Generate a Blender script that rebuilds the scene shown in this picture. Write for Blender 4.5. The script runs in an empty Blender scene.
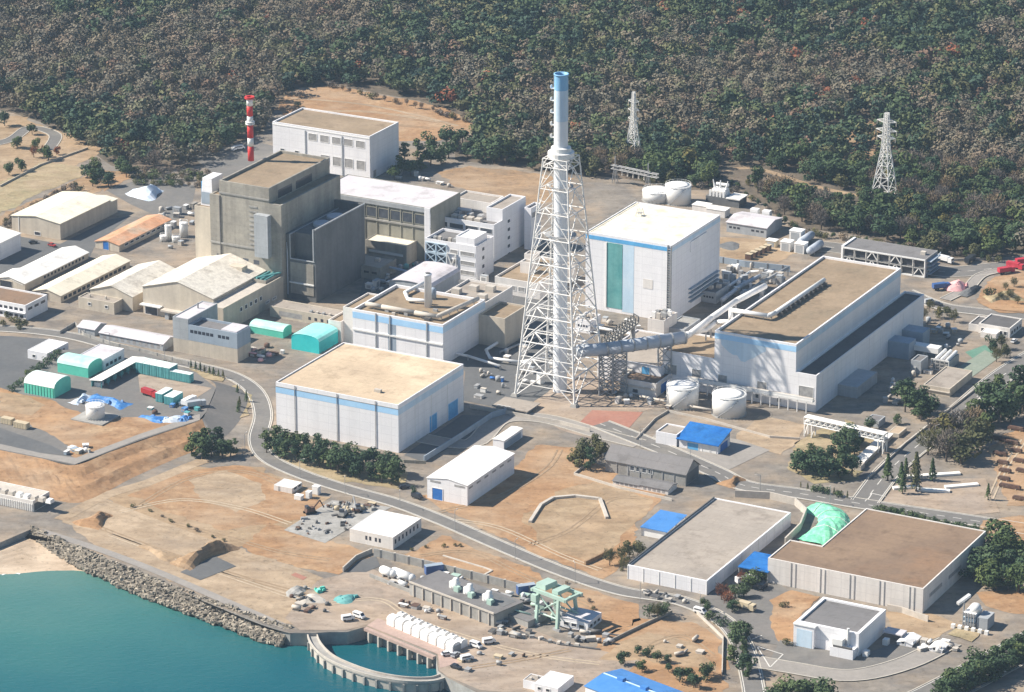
SUN_E, SKY_E, EXPO, HAZE = 5.0, .055, 0.88, .00005
import bpy, math, random
import numpy as np
from mathutils import Vector, Matrix
random.seed(11); rng = np.random.default_rng(5)
S = bpy.context.scene
COL = S.collection
R = math.radians
# ------------------------------------------------------------------ camera model (long lens from a helicopter)
FPX = 3843.0; PITCH = R(19.65); HC = 570.0; YC = -HC / math.tan(PITCH)
cP, sP = math.cos(PITCH), math.sin(PITCH)
CAM = Vector((0, YC, HC))
def ray(px, py):
    x = (px - 512) / FPX; y = -(py - 346) / FPX
    return Vector((x, cP + y * sP, -sP + y * cP))
def P(px, py, z=0.0):
    d = ray(px, py); t = (z - HC) / d.z
    return CAM + d * t
def hgt(px, pyb, pyt, z0=0.0):
    b = P(px, pyb, z0); dy = b.y - YC; t = -(pyt - 346) / FPX
    return HC + dy * (t * cP - sP) / (cP + t * sP) - z0
def P2(px, py): v = P(px, py); return (v.x, v.y)
YAW = R(-27.9)
# ------------------------------------------------------------------ materials
def _rgb(c): return (c[0], c[1], c[2], 1)
def sr(r, g, b):
    f = lambda v: (v/255/12.92 if v/255 <= .04045 else ((v/255+.055)/1.055)**2.4)
    return (f(r), f(g), f(b))
def key_grid(n): return n in ('white_wall', 'white_wall_warm', 'concrete_wall', 'grey_wall', 'sand_roof', 'tan_roof', 'brown_roof', 'grey_tan_roof', 'grey_roof', 'cream_roof')
def M(name, c1, c2=None, c3=None, scale=.06, fine=.6, fa=.25, rough=.85, streak=0, bump=0, sharp=(.35, .65), metal=0, tint=None, spec=.3, blend=None):
    m = bpy.data.materials.new(name); m.use_nodes = True
    nt = m.node_tree; N = nt.nodes; Lk = nt.links; bs = N['Principled BSDF']
    bs.inputs['Roughness'].default_value = rough; bs.inputs['Metallic'].default_value = metal
    bs.inputs['Specular IOR Level'].default_value = spec
    geo = N.new('ShaderNodeNewGeometry')
    def noise(sc, det=5, vec=None, rg=.6):
        n = N.new('ShaderNodeTexNoise'); n.inputs['Scale'].default_value = sc; n.inputs['Detail'].default_value = det
        n.inputs['Roughness'].default_value = rg
        Lk.new(vec or geo.outputs['Position'], n.inputs['Vector']); return n.outputs['Fac']
    def ramp(fac, stops):
        r = N.new('ShaderNodeValToRGB'); e = r.color_ramp.elements
        while len(e) < len(stops): e.new(.5)
        for k, (p, c) in enumerate(stops): e[k].position = p; e[k].color = _rgb(c)
        Lk.new(fac, r.inputs['Fac']); return r.outputs['Color']
    def mix(a, b, f, mode='MIX'):
        x = N.new('ShaderNodeMix'); x.data_type = 'RGBA'; x.blend_type = mode
        for s, v in ((x.inputs[6], a), (x.inputs[7], b), (x.inputs[0], f)):
            if isinstance(v, (int, float)): s.default_value = v
            elif isinstance(v, tuple): s.default_value = _rgb(v)
            else: Lk.new(v, s)
        return x.outputs[2]
    c2 = c2 or c1
    st = [(sharp[0], c1), (sharp[1], c2)]
    if c3: st = [(sharp[0], c1), ((sharp[0]+sharp[1])/2, c2), (sharp[1]+.08, c3)]
    col = ramp(noise(scale), st)
    if fa:
        lo, hi = 1 - fa, 1 + fa * .6
        g = ramp(noise(fine, 4, rg=.7), [(.3, (lo,)*3), (.7, (hi,)*3)])
        col = mix(col, g, 1.0, 'MULTIPLY')
    if blend:                                  # soils drift into one another: the same dust lies over all of them
        g = ramp(noise(.028, 7, rg=.62), [(.47, (0, 0, 0)), (.66, (.6, .6, .6))]); col = mix(col, blend, g)
        mp2 = N.new('ShaderNodeMapping'); mp2.inputs['Rotation'].default_value = (0, 0, .7); mp2.inputs['Scale'].default_value = (.05, .14, 1)
        Lk.new(geo.outputs['Position'], mp2.inputs['Vector'])
        g = ramp(noise(1.0, 5, mp2.outputs['Vector'], .65), [(.40, (.82, .80, .78)), (.58, (1.04, 1.04, 1.04))]); col = mix(col, g, 1.0, 'MULTIPLY')
    if blend or 'roof' in name:                # stones, scraps, weeds, puddle marks: small dark and light specks
        g = ramp(noise(.42, 6, rg=.75), [(.34, (.62, .62, .60)), (.44, (1, 1, 1)), (.62, (1, 1, 1)), (.70, (1.18, 1.16, 1.12))]) if blend else ramp(noise(.11, 6, rg=.7), [(.36, (.78, .77, .76)), (.47, (1, 1, 1)), (.60, (1, 1, 1)), (.72, (1.08, 1.07, 1.05))])
        col = mix(col, g, 1.0, 'MULTIPLY')
    if key_grid(name):                         # membrane seams on flat roofs, cladding joints on walls, both along the building axes
        mpg = N.new('ShaderNodeMapping'); mpg.inputs['Rotation'].default_value = (0, 0, -YAW); Lk.new(geo.outputs['Position'], mpg.inputs['Vector'])
        vec = mpg.outputs['Vector']; wallk = 'wall' in name
        if wallk:
            sx = N.new('ShaderNodeSeparateXYZ'); Lk.new(vec, sx.inputs[0]); ad = N.new('ShaderNodeMath'); Lk.new(sx.outputs[0], ad.inputs[0]); Lk.new(sx.outputs[1], ad.inputs[1])
            cx = N.new('ShaderNodeCombineXYZ'); Lk.new(ad.outputs[0], cx.inputs[0]); Lk.new(sx.outputs[2], cx.inputs[1]); vec = cx.outputs[0]
        br = N.new('ShaderNodeTexBrick'); Lk.new(vec, br.inputs['Vector']); br.offset = 0 if wallk else .5
        br.inputs['Color1'].default_value = (1, 1, 1, 1); br.inputs['Color2'].default_value = (.955, .95, .945, 1) if not wallk else (.975, .975, .98, 1); br.inputs['Mortar'].default_value = (.80, .79, .78, 1) if not wallk else (.86, .86, .87, 1)
        br.inputs['Scale'].default_value = 1; br.inputs['Mortar Size'].default_value = .10; br.inputs['Mortar Smooth'].default_value = .3
        br.inputs['Brick Width'].default_value = 9 if not wallk else 5; br.inputs['Row Height'].default_value = 4.5 if not wallk else 3.6
        col = mix(col, br.outputs['Color'], 1.0, 'MULTIPLY')
    if streak:
        mp = N.new('ShaderNodeMapping'); mp.inputs['Scale'].default_value = (.30, .30, .02)
        Lk.new(geo.outputs['Position'], mp.inputs['Vector'])
        g = ramp(noise(1.0, 4, mp.outputs['Vector']), [(.38, (1-streak,)*3), (.62, (1, 1, 1))])
        col = mix(col, g, 1.0, 'MULTIPLY')
    if tint == 'attr':
        a = N.new('ShaderNodeAttribute'); a.attribute_name = 'tint'; col = mix(col, a.outputs['Color'], 1.0, 'MULTIPLY')
    elif tint == 'obj':
        oi = N.new('ShaderNodeObjectInfo')
        g = ramp(oi.outputs['Random'], [(0, (.7, .75, .8)), (.5, (1, 1, 1)), (1, (1.25, 1.1, .8))]); col = mix(col, g, 1.0, 'MULTIPLY')
    Lk.new(col, bs.inputs['Base Color'])
    if bump:
        b = N.new('ShaderNodeBump'); b.inputs['Strength'].default_value = bump; b.inputs['Distance'].default_value = .5
        Lk.new(noise(fine, 4), b.inputs['Height']); Lk.new(b.outputs['Normal'], bs.inputs['Normal'])
    m['info'] = 'procedural'
    return m
MAT = {}
DUST = (.40, .30, .205)
def reg(key, *a, **k):
    if any(q in key for q in ('dirt', 'grass', 'plant_ground', 'quay_c', 'sand')) and 'roof' not in key: k.setdefault('blend', DUST)
    MAT[key] = M(key, *a, **k); return MAT[key]
reg('white_wall', (.85, .84, .85), (.80, .79, .81), scale=.05, fa=.04, streak=.06, rough=.6)
reg('white_wall_warm', (.77, .73, .69), (.71, .67, .63), scale=.05, fa=.06, streak=.10, rough=.7)
reg('cream_wall', (.60, .53, .43), (.52, .46, .38), scale=.08, fa=.08, streak=.15, rough=.8)
reg('concrete_wall', (.40, .37, .315), (.30, .28, .245), scale=.08, fa=.14, streak=.22, rough=.9)
reg('grey_concrete', (.38, .37, .35), (.29, .28, .26), scale=.12, fa=.15, streak=.12, rough=.9)
reg('dark_panel_and_shade', (.17, .17, .17), (.13, .135, .14), scale=.1, fa=.12, streak=.15)
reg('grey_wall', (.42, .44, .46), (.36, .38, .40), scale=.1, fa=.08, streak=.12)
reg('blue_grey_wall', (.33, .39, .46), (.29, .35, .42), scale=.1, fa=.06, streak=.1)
reg('olive_wall', (.33, .32, .27), (.27, .26, .22), scale=.1, fa=.1, streak=.15)
reg('white_roof', (.82, .80, .76), (.76, .74, .70), scale=.06, fa=.05, rough=.7)
reg('bright_roof', (.86, .85, .83), (.82, .81, .80), scale=.05, fa=.04, rough=.6)
reg('cream_roof', (.80, .74, .60), (.74, .68, .55), scale=.05, fa=.05)
reg('weathered_white_roof', (.62, .57, .50), (.74, .69, .60), (.45, .40, .34), scale=.12, fa=.18)
reg('sand_roof', (.66, .52, .37), (.55, .43, .30), (.44, .34, .24), scale=.035, fa=.10)
reg('tan_roof', (.33, .25, .17), (.28, .21, .14), (.24, .19, .13), scale=.05, fa=.14)
reg('brown_roof', (.26, .18, .12), (.21, .145, .10), (.28, .17, .10), scale=.03, fa=.12)
reg('grey_tan_roof', (.38, .33, .28), (.33, .29, .25), (.40, .35, .30), scale=.03, fa=.08)
reg('grey_roof', (.20, .19, .19), (.17, .165, .165), scale=.06, fa=.08)
reg('slate_roof', (.13, .125, .125), (.105, .10, .10), scale=.08, fa=.12)
reg('lilac_roof', (.60, .57, .59), (.54, .51, .53), scale=.05, fa=.07)
reg('rust_roof', (.56, .27, .14), (.62, .34, .20), (.50, .40, .30), scale=.09, fa=.2)
reg('blue_roof', (.016, .13, .42), (.03, .17, .46), scale=.2, fa=.18, rough=.45)
reg('mid_blue_roof', (.06, .21, .52), (.08, .24, .55), scale=.2, fa=.06, rough=.45)
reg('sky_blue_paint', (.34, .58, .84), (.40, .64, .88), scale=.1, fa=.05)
reg('pale_blue_tone', (.50, .66, .80), (.60, .72, .82), scale=.1, fa=.05, streak=.08)
reg('blue_door', (.03, .15, .48), (.04, .18, .52), scale=.3, fa=.08, rough=.5)
reg('light_blue_door', (.10, .36, .66), (.12, .40, .70), scale=.3, fa=.08, rough=.5)
reg('green_panel', (.10, .33, .33), (.16, .40, .39), scale=.15, fa=.08, streak=.15)
reg('mint_fabric', (.10, .52, .40), (.13, .58, .45), scale=.2, fa=.08, rough=.5)
reg('mint_roof_fabric', (.40, .80, .68), (.55, .84, .76), scale=.15, fa=.06, rough=.5)
reg('pale_roof_fabric', (.70, .82, .78), (.76, .84, .82), scale=.15, fa=.06, rough=.5)
reg('cyan_fabric', (.03, .50, .52), (.05, .56, .56), scale=.2, fa=.06, rough=.5)
reg('cyan_roof_fabric', (.28, .80, .74), (.36, .85, .80), scale=.2, fa=.06, rough=.5)
reg('teal_steel', (.09, .32, .34), (.11, .36, .37), scale=.3, fa=.12, streak=.12)
reg('glass', (.10, .11, .13), (.07, .08, .10), scale=.5, fa=.2, rough=.25, spec=.5)
reg('dark_glass', (.035, .04, .055), (.05, .055, .07), scale=.5, fa=.2, rough=.2, spec=.5)
reg('shutter', (.30, .29, .29), (.36, .35, .34), scale=.6, fa=.15)
reg('white_steel', (.80, .79, .77), (.72, .71, .69), scale=.3, fa=.06, rough=.5)
reg('tower_steel', (.82, .80, .77), (.74, .72, .69), scale=.2, fa=.1, rough=.55)
reg('grey_steel', (.38, .38, .38), (.30, .30, .30), scale=.4, fa=.12, rough=.5)
reg('dark_steel', (.09, .09, .095), (.12, .115, .11), scale=.4, fa=.2, rough=.6)
reg('duct_grey', (.46, .50, .56), (.40, .44, .50), scale=.15, fa=.08, rough=.5)
reg('stack_white', (.80, .82, .85), (.74, .77, .82), scale=.06, fa=.05, rough=.55, streak=.08)
reg('stack_blue', (.20, .44, .70), (.26, .50, .74), scale=.08, fa=.08, rough=.5, streak=.1)
reg('stack_pale_blue', (.52, .66, .80), (.62, .73, .84), scale=.08, fa=.06, rough=.5, streak=.12)
reg('signal_red', (.55, .03, .03), (.62, .05, .045), scale=.3, fa=.08, rough=.5)
reg('mint_steel', (.40, .53, .46), (.34, .47, .41), scale=.3, fa=.10, rough=.5)
reg('green_tarp', (.16, .58, .35), (.28, .68, .46), scale=.3, fa=.2, rough=.5)
reg('blue_tarp', (.03, .14, .42), (.06, .22, .52), (.25, .38, .58), scale=.35, fa=.25, rough=.5)
reg('pale_tarp', (.50, .60, .72), (.66, .70, .76), scale=.35, fa=.15, rough=.5)
reg('pink_tarp', (.75, .36, .36), (.82, .48, .46), scale=.4, fa=.2)
reg('red_paint', (.45, .03, .05), (.52, .05, .07), scale=.3, fa=.15, rough=.45)
reg('wood_beige', (.55, .46, .32), (.48, .40, .28), scale=.4, fa=.12)
reg('rust_steel', (.15, .085, .06), (.11, .065, .05), (.19, .13, .095), scale=.5, fa=.3)
reg('tyre', (.02, .02, .02), rough=.9, fa=0)
reg('car_white', (.78, .78, .78), rough=.3, fa=.03, spec=.5)
reg('car_silver', (.40, .42, .44), rough=.3, fa=.03, spec=.5)
reg('car_dark', (.03, .035, .045), rough=.3, fa=.03, spec=.5)
reg('car_red', (.40, .03, .03), rough=.3, fa=.03, spec=.5)
reg('car_blue', (.04, .10, .28), rough=.3, fa=.03, spec=.5)
reg('light_concrete', (.54, .49, .43), (.46, .42, .37), scale=.2, fa=.12)
reg('bark', (.10, .075, .055), (.14, .11, .09), scale=.5, fa=.3)
# ground
reg('plant_ground', (.25, .22, .185), (.20, .18, .16), (.31, .255, .195), scale=.035, fine=.35, fa=.18, sharp=(.38, .6))
reg('asphalt', (.185, .172, .160), (.155, .148, .14), (.215, .20, .18), scale=.05, fine=.5, fa=.12)
reg('dark_asphalt_and_shade', (.105, .108, .112), (.13, .13, .13), scale=.06, fine=.4, fa=.12)
reg('road_pale', (.30, .275, .25), (.26, .24, .22), scale=.08, fine=.5, fa=.12)
reg('road_line', (.62, .60, .56), fa=.15, fine=.8)
reg('kerb', (.50, .46, .40), (.42, .39, .34), scale=.2, fa=.12)
reg('orange_dirt', (.40, .24, .125), (.34, .20, .105), (.42, .29, .175), scale=.05, fine=.4, fa=.22, bump=.3)
reg('tan_dirt', (.40, .28, .17), (.33, .235, .145), (.42, .32, .21), scale=.04, fine=.3, fa=.2, bump=.3)
reg('pale_dirt', (.43, .33, .23), (.37, .28, .19), (.31, .25, .19), scale=.05, fine=.35, fa=.2, bump=.3)
reg('brown_dirt', (.28, .19, .12), (.35, .23, .13), (.22, .16, .11), scale=.06, fine=.4, fa=.25, bump=.3)
reg('dry_grass', (.30, .26, .15), (.36, .29, .17), (.24, .22, .13), scale=.06, fine=.5, fa=.25, bump=.4)
reg('red_paving', (.33, .15, .11), (.37, .19, .14), scale=.08, fine=.5, fa=.15)
reg('quay_concrete', (.37, .30, .24), (.32, .26, .21), (.40, .31, .235), scale=.05, fine=.4, fa=.15)
reg('pink_concrete', (.44, .32, .27), (.38, .28, .24), scale=.1, fine=.5, fa=.15)
reg('green_paving', (.10, .22, .16), (.13, .25, .19), scale=.1, fa=.15)
reg('green_court', (.22, .26, .21), (.25, .28, .23), scale=.1, fa=.15)
reg('sand', (.62, .50, .38), (.55, .44, .33), scale=.05, fine=.3, fa=.08)
reg('forest_floor', (.16, .125, .095), (.12, .10, .075), (.20, .15, .11), scale=.03, fine=.3, fa=.35)
reg('rock', (.40, .36, .30), (.30, .27, .23), (.22, .20, .17), scale=.5, fine=1.2, fa=.35, tint='attr')
# ------------------------------------------------------------------ mesh builder
class MB:
    def __init__(s): s.v = []; s.f = []
    def quad(s, *pts):
        n = len(s.v); s.v += [tuple(p) for p in pts]; s.f.append(tuple(range(n, n + len(pts)))); return s
    def hexa(s, a):                       # 8 points, bottom ring then top ring
        n = len(s.v); s.v += [tuple(p) for p in a]
        for q in ((3,2,1,0),(4,5,6,7),(0,1,5,4),(1,2,6,5),(2,3,7,6),(3,0,4,7)): s.f.append(tuple(n+i for i in q))
        return s
    def box(s, x0, x1, y0, y1, z0, z1):
        return s.hexa([(x0,y0,z0),(x1,y0,z0),(x1,y1,z0),(x0,y1,z0),(x0,y0,z1),(x1,y0,z1),(x1,y1,z1),(x0,y1,z1)])
    def taper(s, x0, x1, y0, y1, z0, z1, k):   # box with chamfered top
        return s.hexa([(x0,y0,z0),(x1,y0,z0),(x1,y1,z0),(x0,y1,z0),(x0+k,y0+k,z1),(x1-k,y0+k,z1),(x1-k,y1-k,z1),(x0+k,y1-k,z1)])
    def prism(s, poly, z0, z1):
        n = len(s.v); k = len(poly)
        s.v += [(p[0], p[1], z0) for p in poly] + [(p[0], p[1], z1) for p in poly]
        s.f.append(tuple(n + i for i in reversed(range(k)))); s.f.append(tuple(n + k + i for i in range(k)))
        for i in range(k): j = (i+1) % k; s.f.append((n+i, n+j, n+k+j, n+k+i))
        return s
    def extrude(s, prof, axis, a, b):     # profile in (u, z) extruded along axis from a to b
        n = len(s.v); k = len(prof)
        for t in (a, b):
            s.v += [((t, u, z) if axis == 'x' else (u, t, z)) for u, z in prof]
        s.f.append(tuple(n + i for i in range(k))); s.f.append(tuple(n + k + i for i in reversed(range(k))))
        for i in range(k): j = (i+1) % k; s.f.append((n+i, n+k+i, n+k+j, n+j))
        return s
    def tube(s, p, q, r, n=6, r2=None, cap=True):
        p = Vector(p); q = Vector(q); d = (q - p)
        if d.length < 1e-5: return s
        d.normalize(); a = d.orthogonal().normalized() if abs(d.z) < .999 else Vector((1, 0, 0)); b = d.cross(a)
        r2 = r if r2 is None else r2; k = len(s.v)
        for c, rr in ((p, r), (q, r2)):
            for i in range(n):
                t = 2*math.pi*i/n; s.v.append(tuple(c + a*(math.cos(t)*rr) + b*(math.sin(t)*rr)))
        for i in range(n): j = (i+1) % n; s.f.append((k+i, k+j, k+n+j, k+n+i))
        if cap: s.f.append(tuple(k+i for i in reversed(range(n)))); s.f.append(tuple(k+n+i for i in range(n)))
        return s
    def path(s, pts, r, n=10):
        for i in range(len(pts)-1): s.tube(pts[i], pts[i+1], r, n)
        for p in pts[1:-1]: s.ball(p, r, n, 4)
        return s
    def lathe(s, prof, n=20, c=(0, 0), cap=True):   # prof: (r, z) bottom to top
        k = len(s.v)
        for r, z in prof:
            for i in range(n): t = 2*math.pi*i/n; s.v.append((c[0]+r*math.cos(t), c[1]+r*math.sin(t), z))
        for j in range(len(prof)-1):
            for i in range(n): a = (i+1) % n; s.f.append((k+j*n+i, k+j*n+a, k+(j+1)*n+a, k+(j+1)*n+i))
        if cap:
            s.f.append(tuple(k+i for i in reversed(range(n)))); s.f.append(tuple(k+(len(prof)-1)*n+i for i in range(n)))
        return s
    def ball(s, c, r, n=8, m=5, sz=1):
        k = len(s.v)
        for j in range(m+1):
            t = math.pi*j/m - math.pi/2
            for i in range(n): a = 2*math.pi*i/n; s.v.append((c[0]+r*math.cos(t)*math.cos(a), c[1]+r*math.cos(t)*math.sin(a), c[2]+r*sz*math.sin(t)))
        for j in range(m):
            for i in range(n): a = (i+1) % n; s.f.append((k+j*n+i, k+j*n+a, k+(j+1)*n+a, k+(j+1)*n+i))
        return s
    def build(s, name, mat, parent=None, smooth=False):
        me = bpy.data.meshes.new(name); me.from_pydata(s.v, [], s.f); me.update()
        me.materials.append(MAT[mat] if isinstance(mat, str) else mat)
        if smooth: me.polygons.foreach_set('use_smooth', [True]*len(me.polygons))
        o = bpy.data.objects.new(name, me); COL.objects.link(o)
        if parent: o.parent = parent
        return o
def tag(o, label=None, cat=None, group=None, kind=None):
    if label: o['label'] = label
    if cat: o['category'] = cat
    if group: o['group'] = group
    if kind: o['kind'] = kind
    return o
def thing(name, label, cat, loc=(0, 0, 0), rz=0, group=None):
    o = bpy.data.objects.new(name, None); COL.objects.link(o); o.empty_display_size = .5
    o.location = loc; o.rotation_euler = (0, 0, rz); return tag(o, label, cat, group)
def kids(o): return [c for c in bpy.data.objects if c.parent is o]
def dup(root, loc, rz=None, label=None, group=None, scale=None, tree=None):
    r = root.copy(); COL.objects.link(r); r.location = loc
    if rz is not None: r.rotation_euler = (0, 0, rz)
    if scale: r.scale = scale
    if label: r['label'] = label
    if group: r['group'] = group
    for ch, subs in tree:
        c = ch.copy(); COL.objects.link(c); c.parent = r
        for g in subs: d = g.copy(); COL.objects.link(d); d.parent = c
    return r
def treeof(root): return [(c, kids(c)) for c in kids(root)]
# ------------------------------------------------------------------ buildings: sized from roof corners and the base of the near corner
class Bd:
    pass
def bld(name, label, cat, L, F, Rr, by, z0=0.0, rz=YAW, group=None, h=None):
    b = Bd()
    b.h = h if h is not None else hgt(F[0], by, F[1], z0)
    zt = z0 + b.h
    b.ex = Vector((math.cos(rz), math.sin(rz), 0)); b.ey = Vector((-math.sin(rz), math.cos(rz), 0))
    Fp, Lp, Rp = P(*F, zt), P(*L, zt), P(*Rr, zt)
    b.w = (Fp - Lp).dot(b.ex); b.d = (Rp - Fp).dot(b.ey)
    o = Fp - b.ex * b.w; o.z = z0
    b.o = o; b.rz = rz; b.z0 = z0
    b.root = thing(name, label, cat, o, rz, group)
    return b
def loc_(b, v): d = v - b.o; return (d.dot(b.ex), d.dot(b.ey), v.z - b.z0)
def ff(b, px, py, y=0.0):                 # image point on the front face plane -> (x, z)
    d = ray(px, py); n = b.ey; q = b.o + b.ey * y
    t = (q - CAM).dot(n) / d.dot(n); v = loc_(b, CAM + d * t); return v[0], v[2]
def fr(b, px, py, x=None):                # on the right face plane -> (y, z)
    x = b.w if x is None else x
    d = ray(px, py); n = b.ex; q = b.o + b.ex * x
    t = (q - CAM).dot(n) / d.dot(n); v = loc_(b, CAM + d * t); return v[1], v[2]
def ft(b, px, py, z=None):                # on the plane of the roof -> (x, y)
    v = loc_(b, P(px, py, b.z0 + (b.h if z is None else z))); return v[0], v[1]
def flat(b, wall, roof, par=.9, t=.45, zb=0, w=None, d=None, h=None, x0=0, y0=0, names=('wall', 'roof')):
    w = w or b.w; d = d or b.d; h = h or b.h; m = MB(); x1, y1 = x0+w, y0+d; zr = h-par
    o = [(x0,y0),(x1,y0),(x1,y1),(x0,y1)]; i = [(x0+t,y0+t),(x1-t,y0+t),(x1-t,y1-t),(x0+t,y1-t)]
    for k in range(4):
        j = (k+1) % 4
        m.quad((*o[k],zb),(*o[j],zb),(*o[j],h),(*o[k],h)); m.quad((*o[k],h),(*o[j],h),(*i[j],h),(*i[k],h))
        m.quad((*i[j],zr),(*i[k],zr),(*i[k],h),(*i[j],h))
    wl = m.build(names[0], wall, b.root)
    rf = MB().box(x0+t+.003, x1-t-.003, y0+t+.003, y1-t-.003, zr-.3, zr+.004).build(names[1], roof, b.root)
    return wl, rf
def flatpoly(b, poly, wall, roof, par=.5, t=.5, names=('wall', 'roof')):
    h = b.h; m = MB(); n = len(poly); zr = h-par
    ins = []
    for i in range(n):
        p0, p1, p2 = Vector(poly[i-1]), Vector(poly[i]), Vector(poly[(i+1) % n]); d1 = (p1-p0).normalized(); d2 = (p2-p1).normalized()
        n1, n2 = Vector((-d1.y, d1.x)), Vector((-d2.y, d2.x)); q = p1 + (n1+n2)*t; ins.append((q.x, q.y))
    for k in range(n):
        j = (k+1) % n; a, c, e, f = poly[k], poly[j], ins[k], ins[j]
        m.quad((*a, 0), (*c, 0), (*c, h), (*a, h)); m.quad((*a, h), (*c, h), (*f, h), (*e, h)); m.quad((*f, zr), (*e, zr), (*e, h), (*f, h))
    m.build(names[0], wall, b.root); MB().prism(ins, zr-.3, zr+.004).build(names[1], roof, b.root)
def gable(b, wall, roof, rise, axis='y', over=.4, th=.25, zb=0, x0=0, y0=0, w=None, d=None, h=None, arc=0, names=('wall', 'roof')):
    w = w or b.w; d = d or b.d; h = h or b.h
    span = w if axis == 'y' else d; ln = d if axis == 'y' else w; a0 = x0 if axis == 'y' else y0; l0 = y0 if axis == 'y' else x0
    if arc:
        top = [(a0 + span*(.5-.5*math.cos(math.pi*i/arc)), h + rise*math.sin(math.pi*i/arc)**.8) for i in range(arc+1)]
    else: top = [(a0, h), (a0+span/2, h+rise), (a0+span, h)]
    wl = MB().extrude([(a0, zb)] + top + [(a0+span, zb)], axis, l0, l0+ln).build(names[0], wall, b.root)
    up = [(u, z+.03+th) for u, z in top]; lo = [(u, z+.03) for u, z in top]
    sl = rise/(span/2)*over if not arc else over*.6
    up[0] = (up[0][0]-over, up[0][1]-sl); lo[0] = (lo[0][0]-over, lo[0][1]-sl); up[-1] = (up[-1][0]+over, up[-1][1]-sl); lo[-1] = (lo[-1][0]+over, lo[-1][1]-sl)
    rf = MB().extrude(up + lo[::-1], axis, l0-over, l0+ln+over).build(names[1], roof, b.root)
    return wl, rf
def fbox(b, face, u0, u1, v0, v1, out, inn=.1, x=None, y=0):
    if face == 'f': return MB().box(u0, u1, y-out, y+inn, v0, v1)
    x = b.w if x is None else x
    return MB().box(x-inn, x+out, u0, u1, v0, v1)
def win(b, face, u0, u1, v0, v1, mat='dark_glass', name='window', frame='white_steel', fw=.22, x=None, y=0):
    o = fbox(b, face, u0, u1, v0, v1, .04, x=x, y=y).build(name, mat, b.root)
    if frame:
        m = MB(); k = .14
        for q in ((u0-fw, u1+fw, v1, v1+fw), (u0-fw, u1+fw, v0-fw, v0), (u0-fw, u0, v0, v1), (u1, u1+fw, v0, v1)):
            t = fbox(b, face, *q, k, x=x, y=y); n = len(m.v); m.v += t.v; m.f += [tuple(i+n for i in f) for f in t.f]
        m.build('frame', frame, o)
    return o
def win_row(b, face, u0, u1, v0, v1, n, gap=.35, **k):
    s = (u1-u0)/n
    for i in range(n): win(b, face, u0+s*(i+gap/2), u0+s*(i+1-gap/2), v0, v1, **k)
def patch(name, mat, pts, z=0.03, world=False, skirt=0):
    q = [(p if world else (lambda v: (v.x, v.y))(P(p[0], p[1], z))) for p in pts]
    if any(k in mat for k in ('dirt', 'grass', 'sand')) and not skirt:      # soil spreads end raggedly
        r = []
        for i, a in enumerate(q):
            c = q[(i+1) % len(q)]; ln = math.hypot(c[0]-a[0], c[1]-a[1]); n = max(1, min(60, int(ln/2.5))); amp = min(3.0, ln*.07); ox = oy = 0
            for k in range(n):
                t = k/n; ox = ox*.6 + random.uniform(-amp, amp)*.6; oy = oy*.6 + random.uniform(-amp, amp)*.6
                r.append((a[0]+(c[0]-a[0])*t+ox, a[1]+(c[1]-a[1])*t+oy))
        q = r
    m = MB(); q = [(a[0], a[1], z) for a in q]
    if skirt: m.prism([(a[0], a[1]) for a in q][::1], z-skirt, z)
    else: m.quad(*q)
    o = m.build(name, mat); tag(o, kind='structure')
    # tessellate concave n-gons properly
    import bmesh
    bm = bmesh.new(); bm.from_mesh(o.data); bmesh.ops.triangulate(bm, faces=[f for f in bm.faces if len(f.verts) > 4], ngon_method='EAR_CLIP')
    bmesh.ops.recalc_face_normals(bm, faces=bm.faces)
    if not skirt:
        for f in bm.faces:
            if f.normal.z < 0: f.normal_flip()
    bm.to_mesh(o.data); bm.free(); return o
def smooth_line(pts, n=6):
    out = []
    for i in range(len(pts)-1):
        p0, p1, p2, p3 = [Vector(pts[max(0, min(len(pts)-1, i+k))]) for k in (-1, 0, 1, 2)]
        for j in range(n):
            t = j/n; out.append(.5*((2*p1)+(p2-p0)*t+(2*p0-5*p1+4*p2-p3)*t*t+(3*p1-p0-3*p2+p3)*t**3))
    out.append(Vector(pts[-1])); return out
def strip_pts(px, z=0, n=6): return smooth_line([tuple(P(a, c, z)) for a, c in px], n)
def ribbon_mb(line, w, z, off=0, th=0, m=None, dash=None):
    m = m or MB(); L = []
    for i, p in enumerate(line):
        a = line[max(0, i-1)]; c = line[min(len(line)-1, i+1)]; t = Vector((c.x-a.x, c.y-a.y, 0)).normalized(); nrm = Vector((-t.y, t.x, 0))
        L.append((p+nrm*(off-w/2), p+nrm*(off+w/2)))
    for i in range(len(L)-1):
        if dash and i % dash[0] >= dash[1]: continue
        (a, c), (d, e) = L[i], L[i+1]
        if th: m.hexa([(a.x,a.y,z),(d.x,d.y,z),(e.x,e.y,z),(c.x,c.y,z),(a.x,a.y,z+th),(d.x,d.y,z+th),(e.x,e.y,z+th),(c.x,c.y,z+th)])
        else: m.quad((a.x,a.y,z),(d.x,d.y,z),(e.x,e.y,z),(c.x,c.y,z))
    return m
def road(px, w, z, mat='asphalt', name='road', line=True, kerb=True, zz=0):
    l = strip_pts(px, zz); o = ribbon_mb(l, w, z+zz).build(name, mat); tag(o, kind='structure')
    if kerb:
        m = ribbon_mb(l, .5, z+zz-.02, off=w/2+.25, th=.17); ribbon_mb(l, .5, z+zz-.02, off=-w/2-.25, th=.17, m=m)
        tag(m.build('kerb', 'kerb'), kind='structure')
    if line:
        m = ribbon_mb(l, .3, z+zz+.03, off=w/2-.5); ribbon_mb(l, .3, z+zz+.03, off=-w/2+.5, m=m); 
        tag(m.build('road_marking', 'road_line'), kind='structure')
    return l
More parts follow.
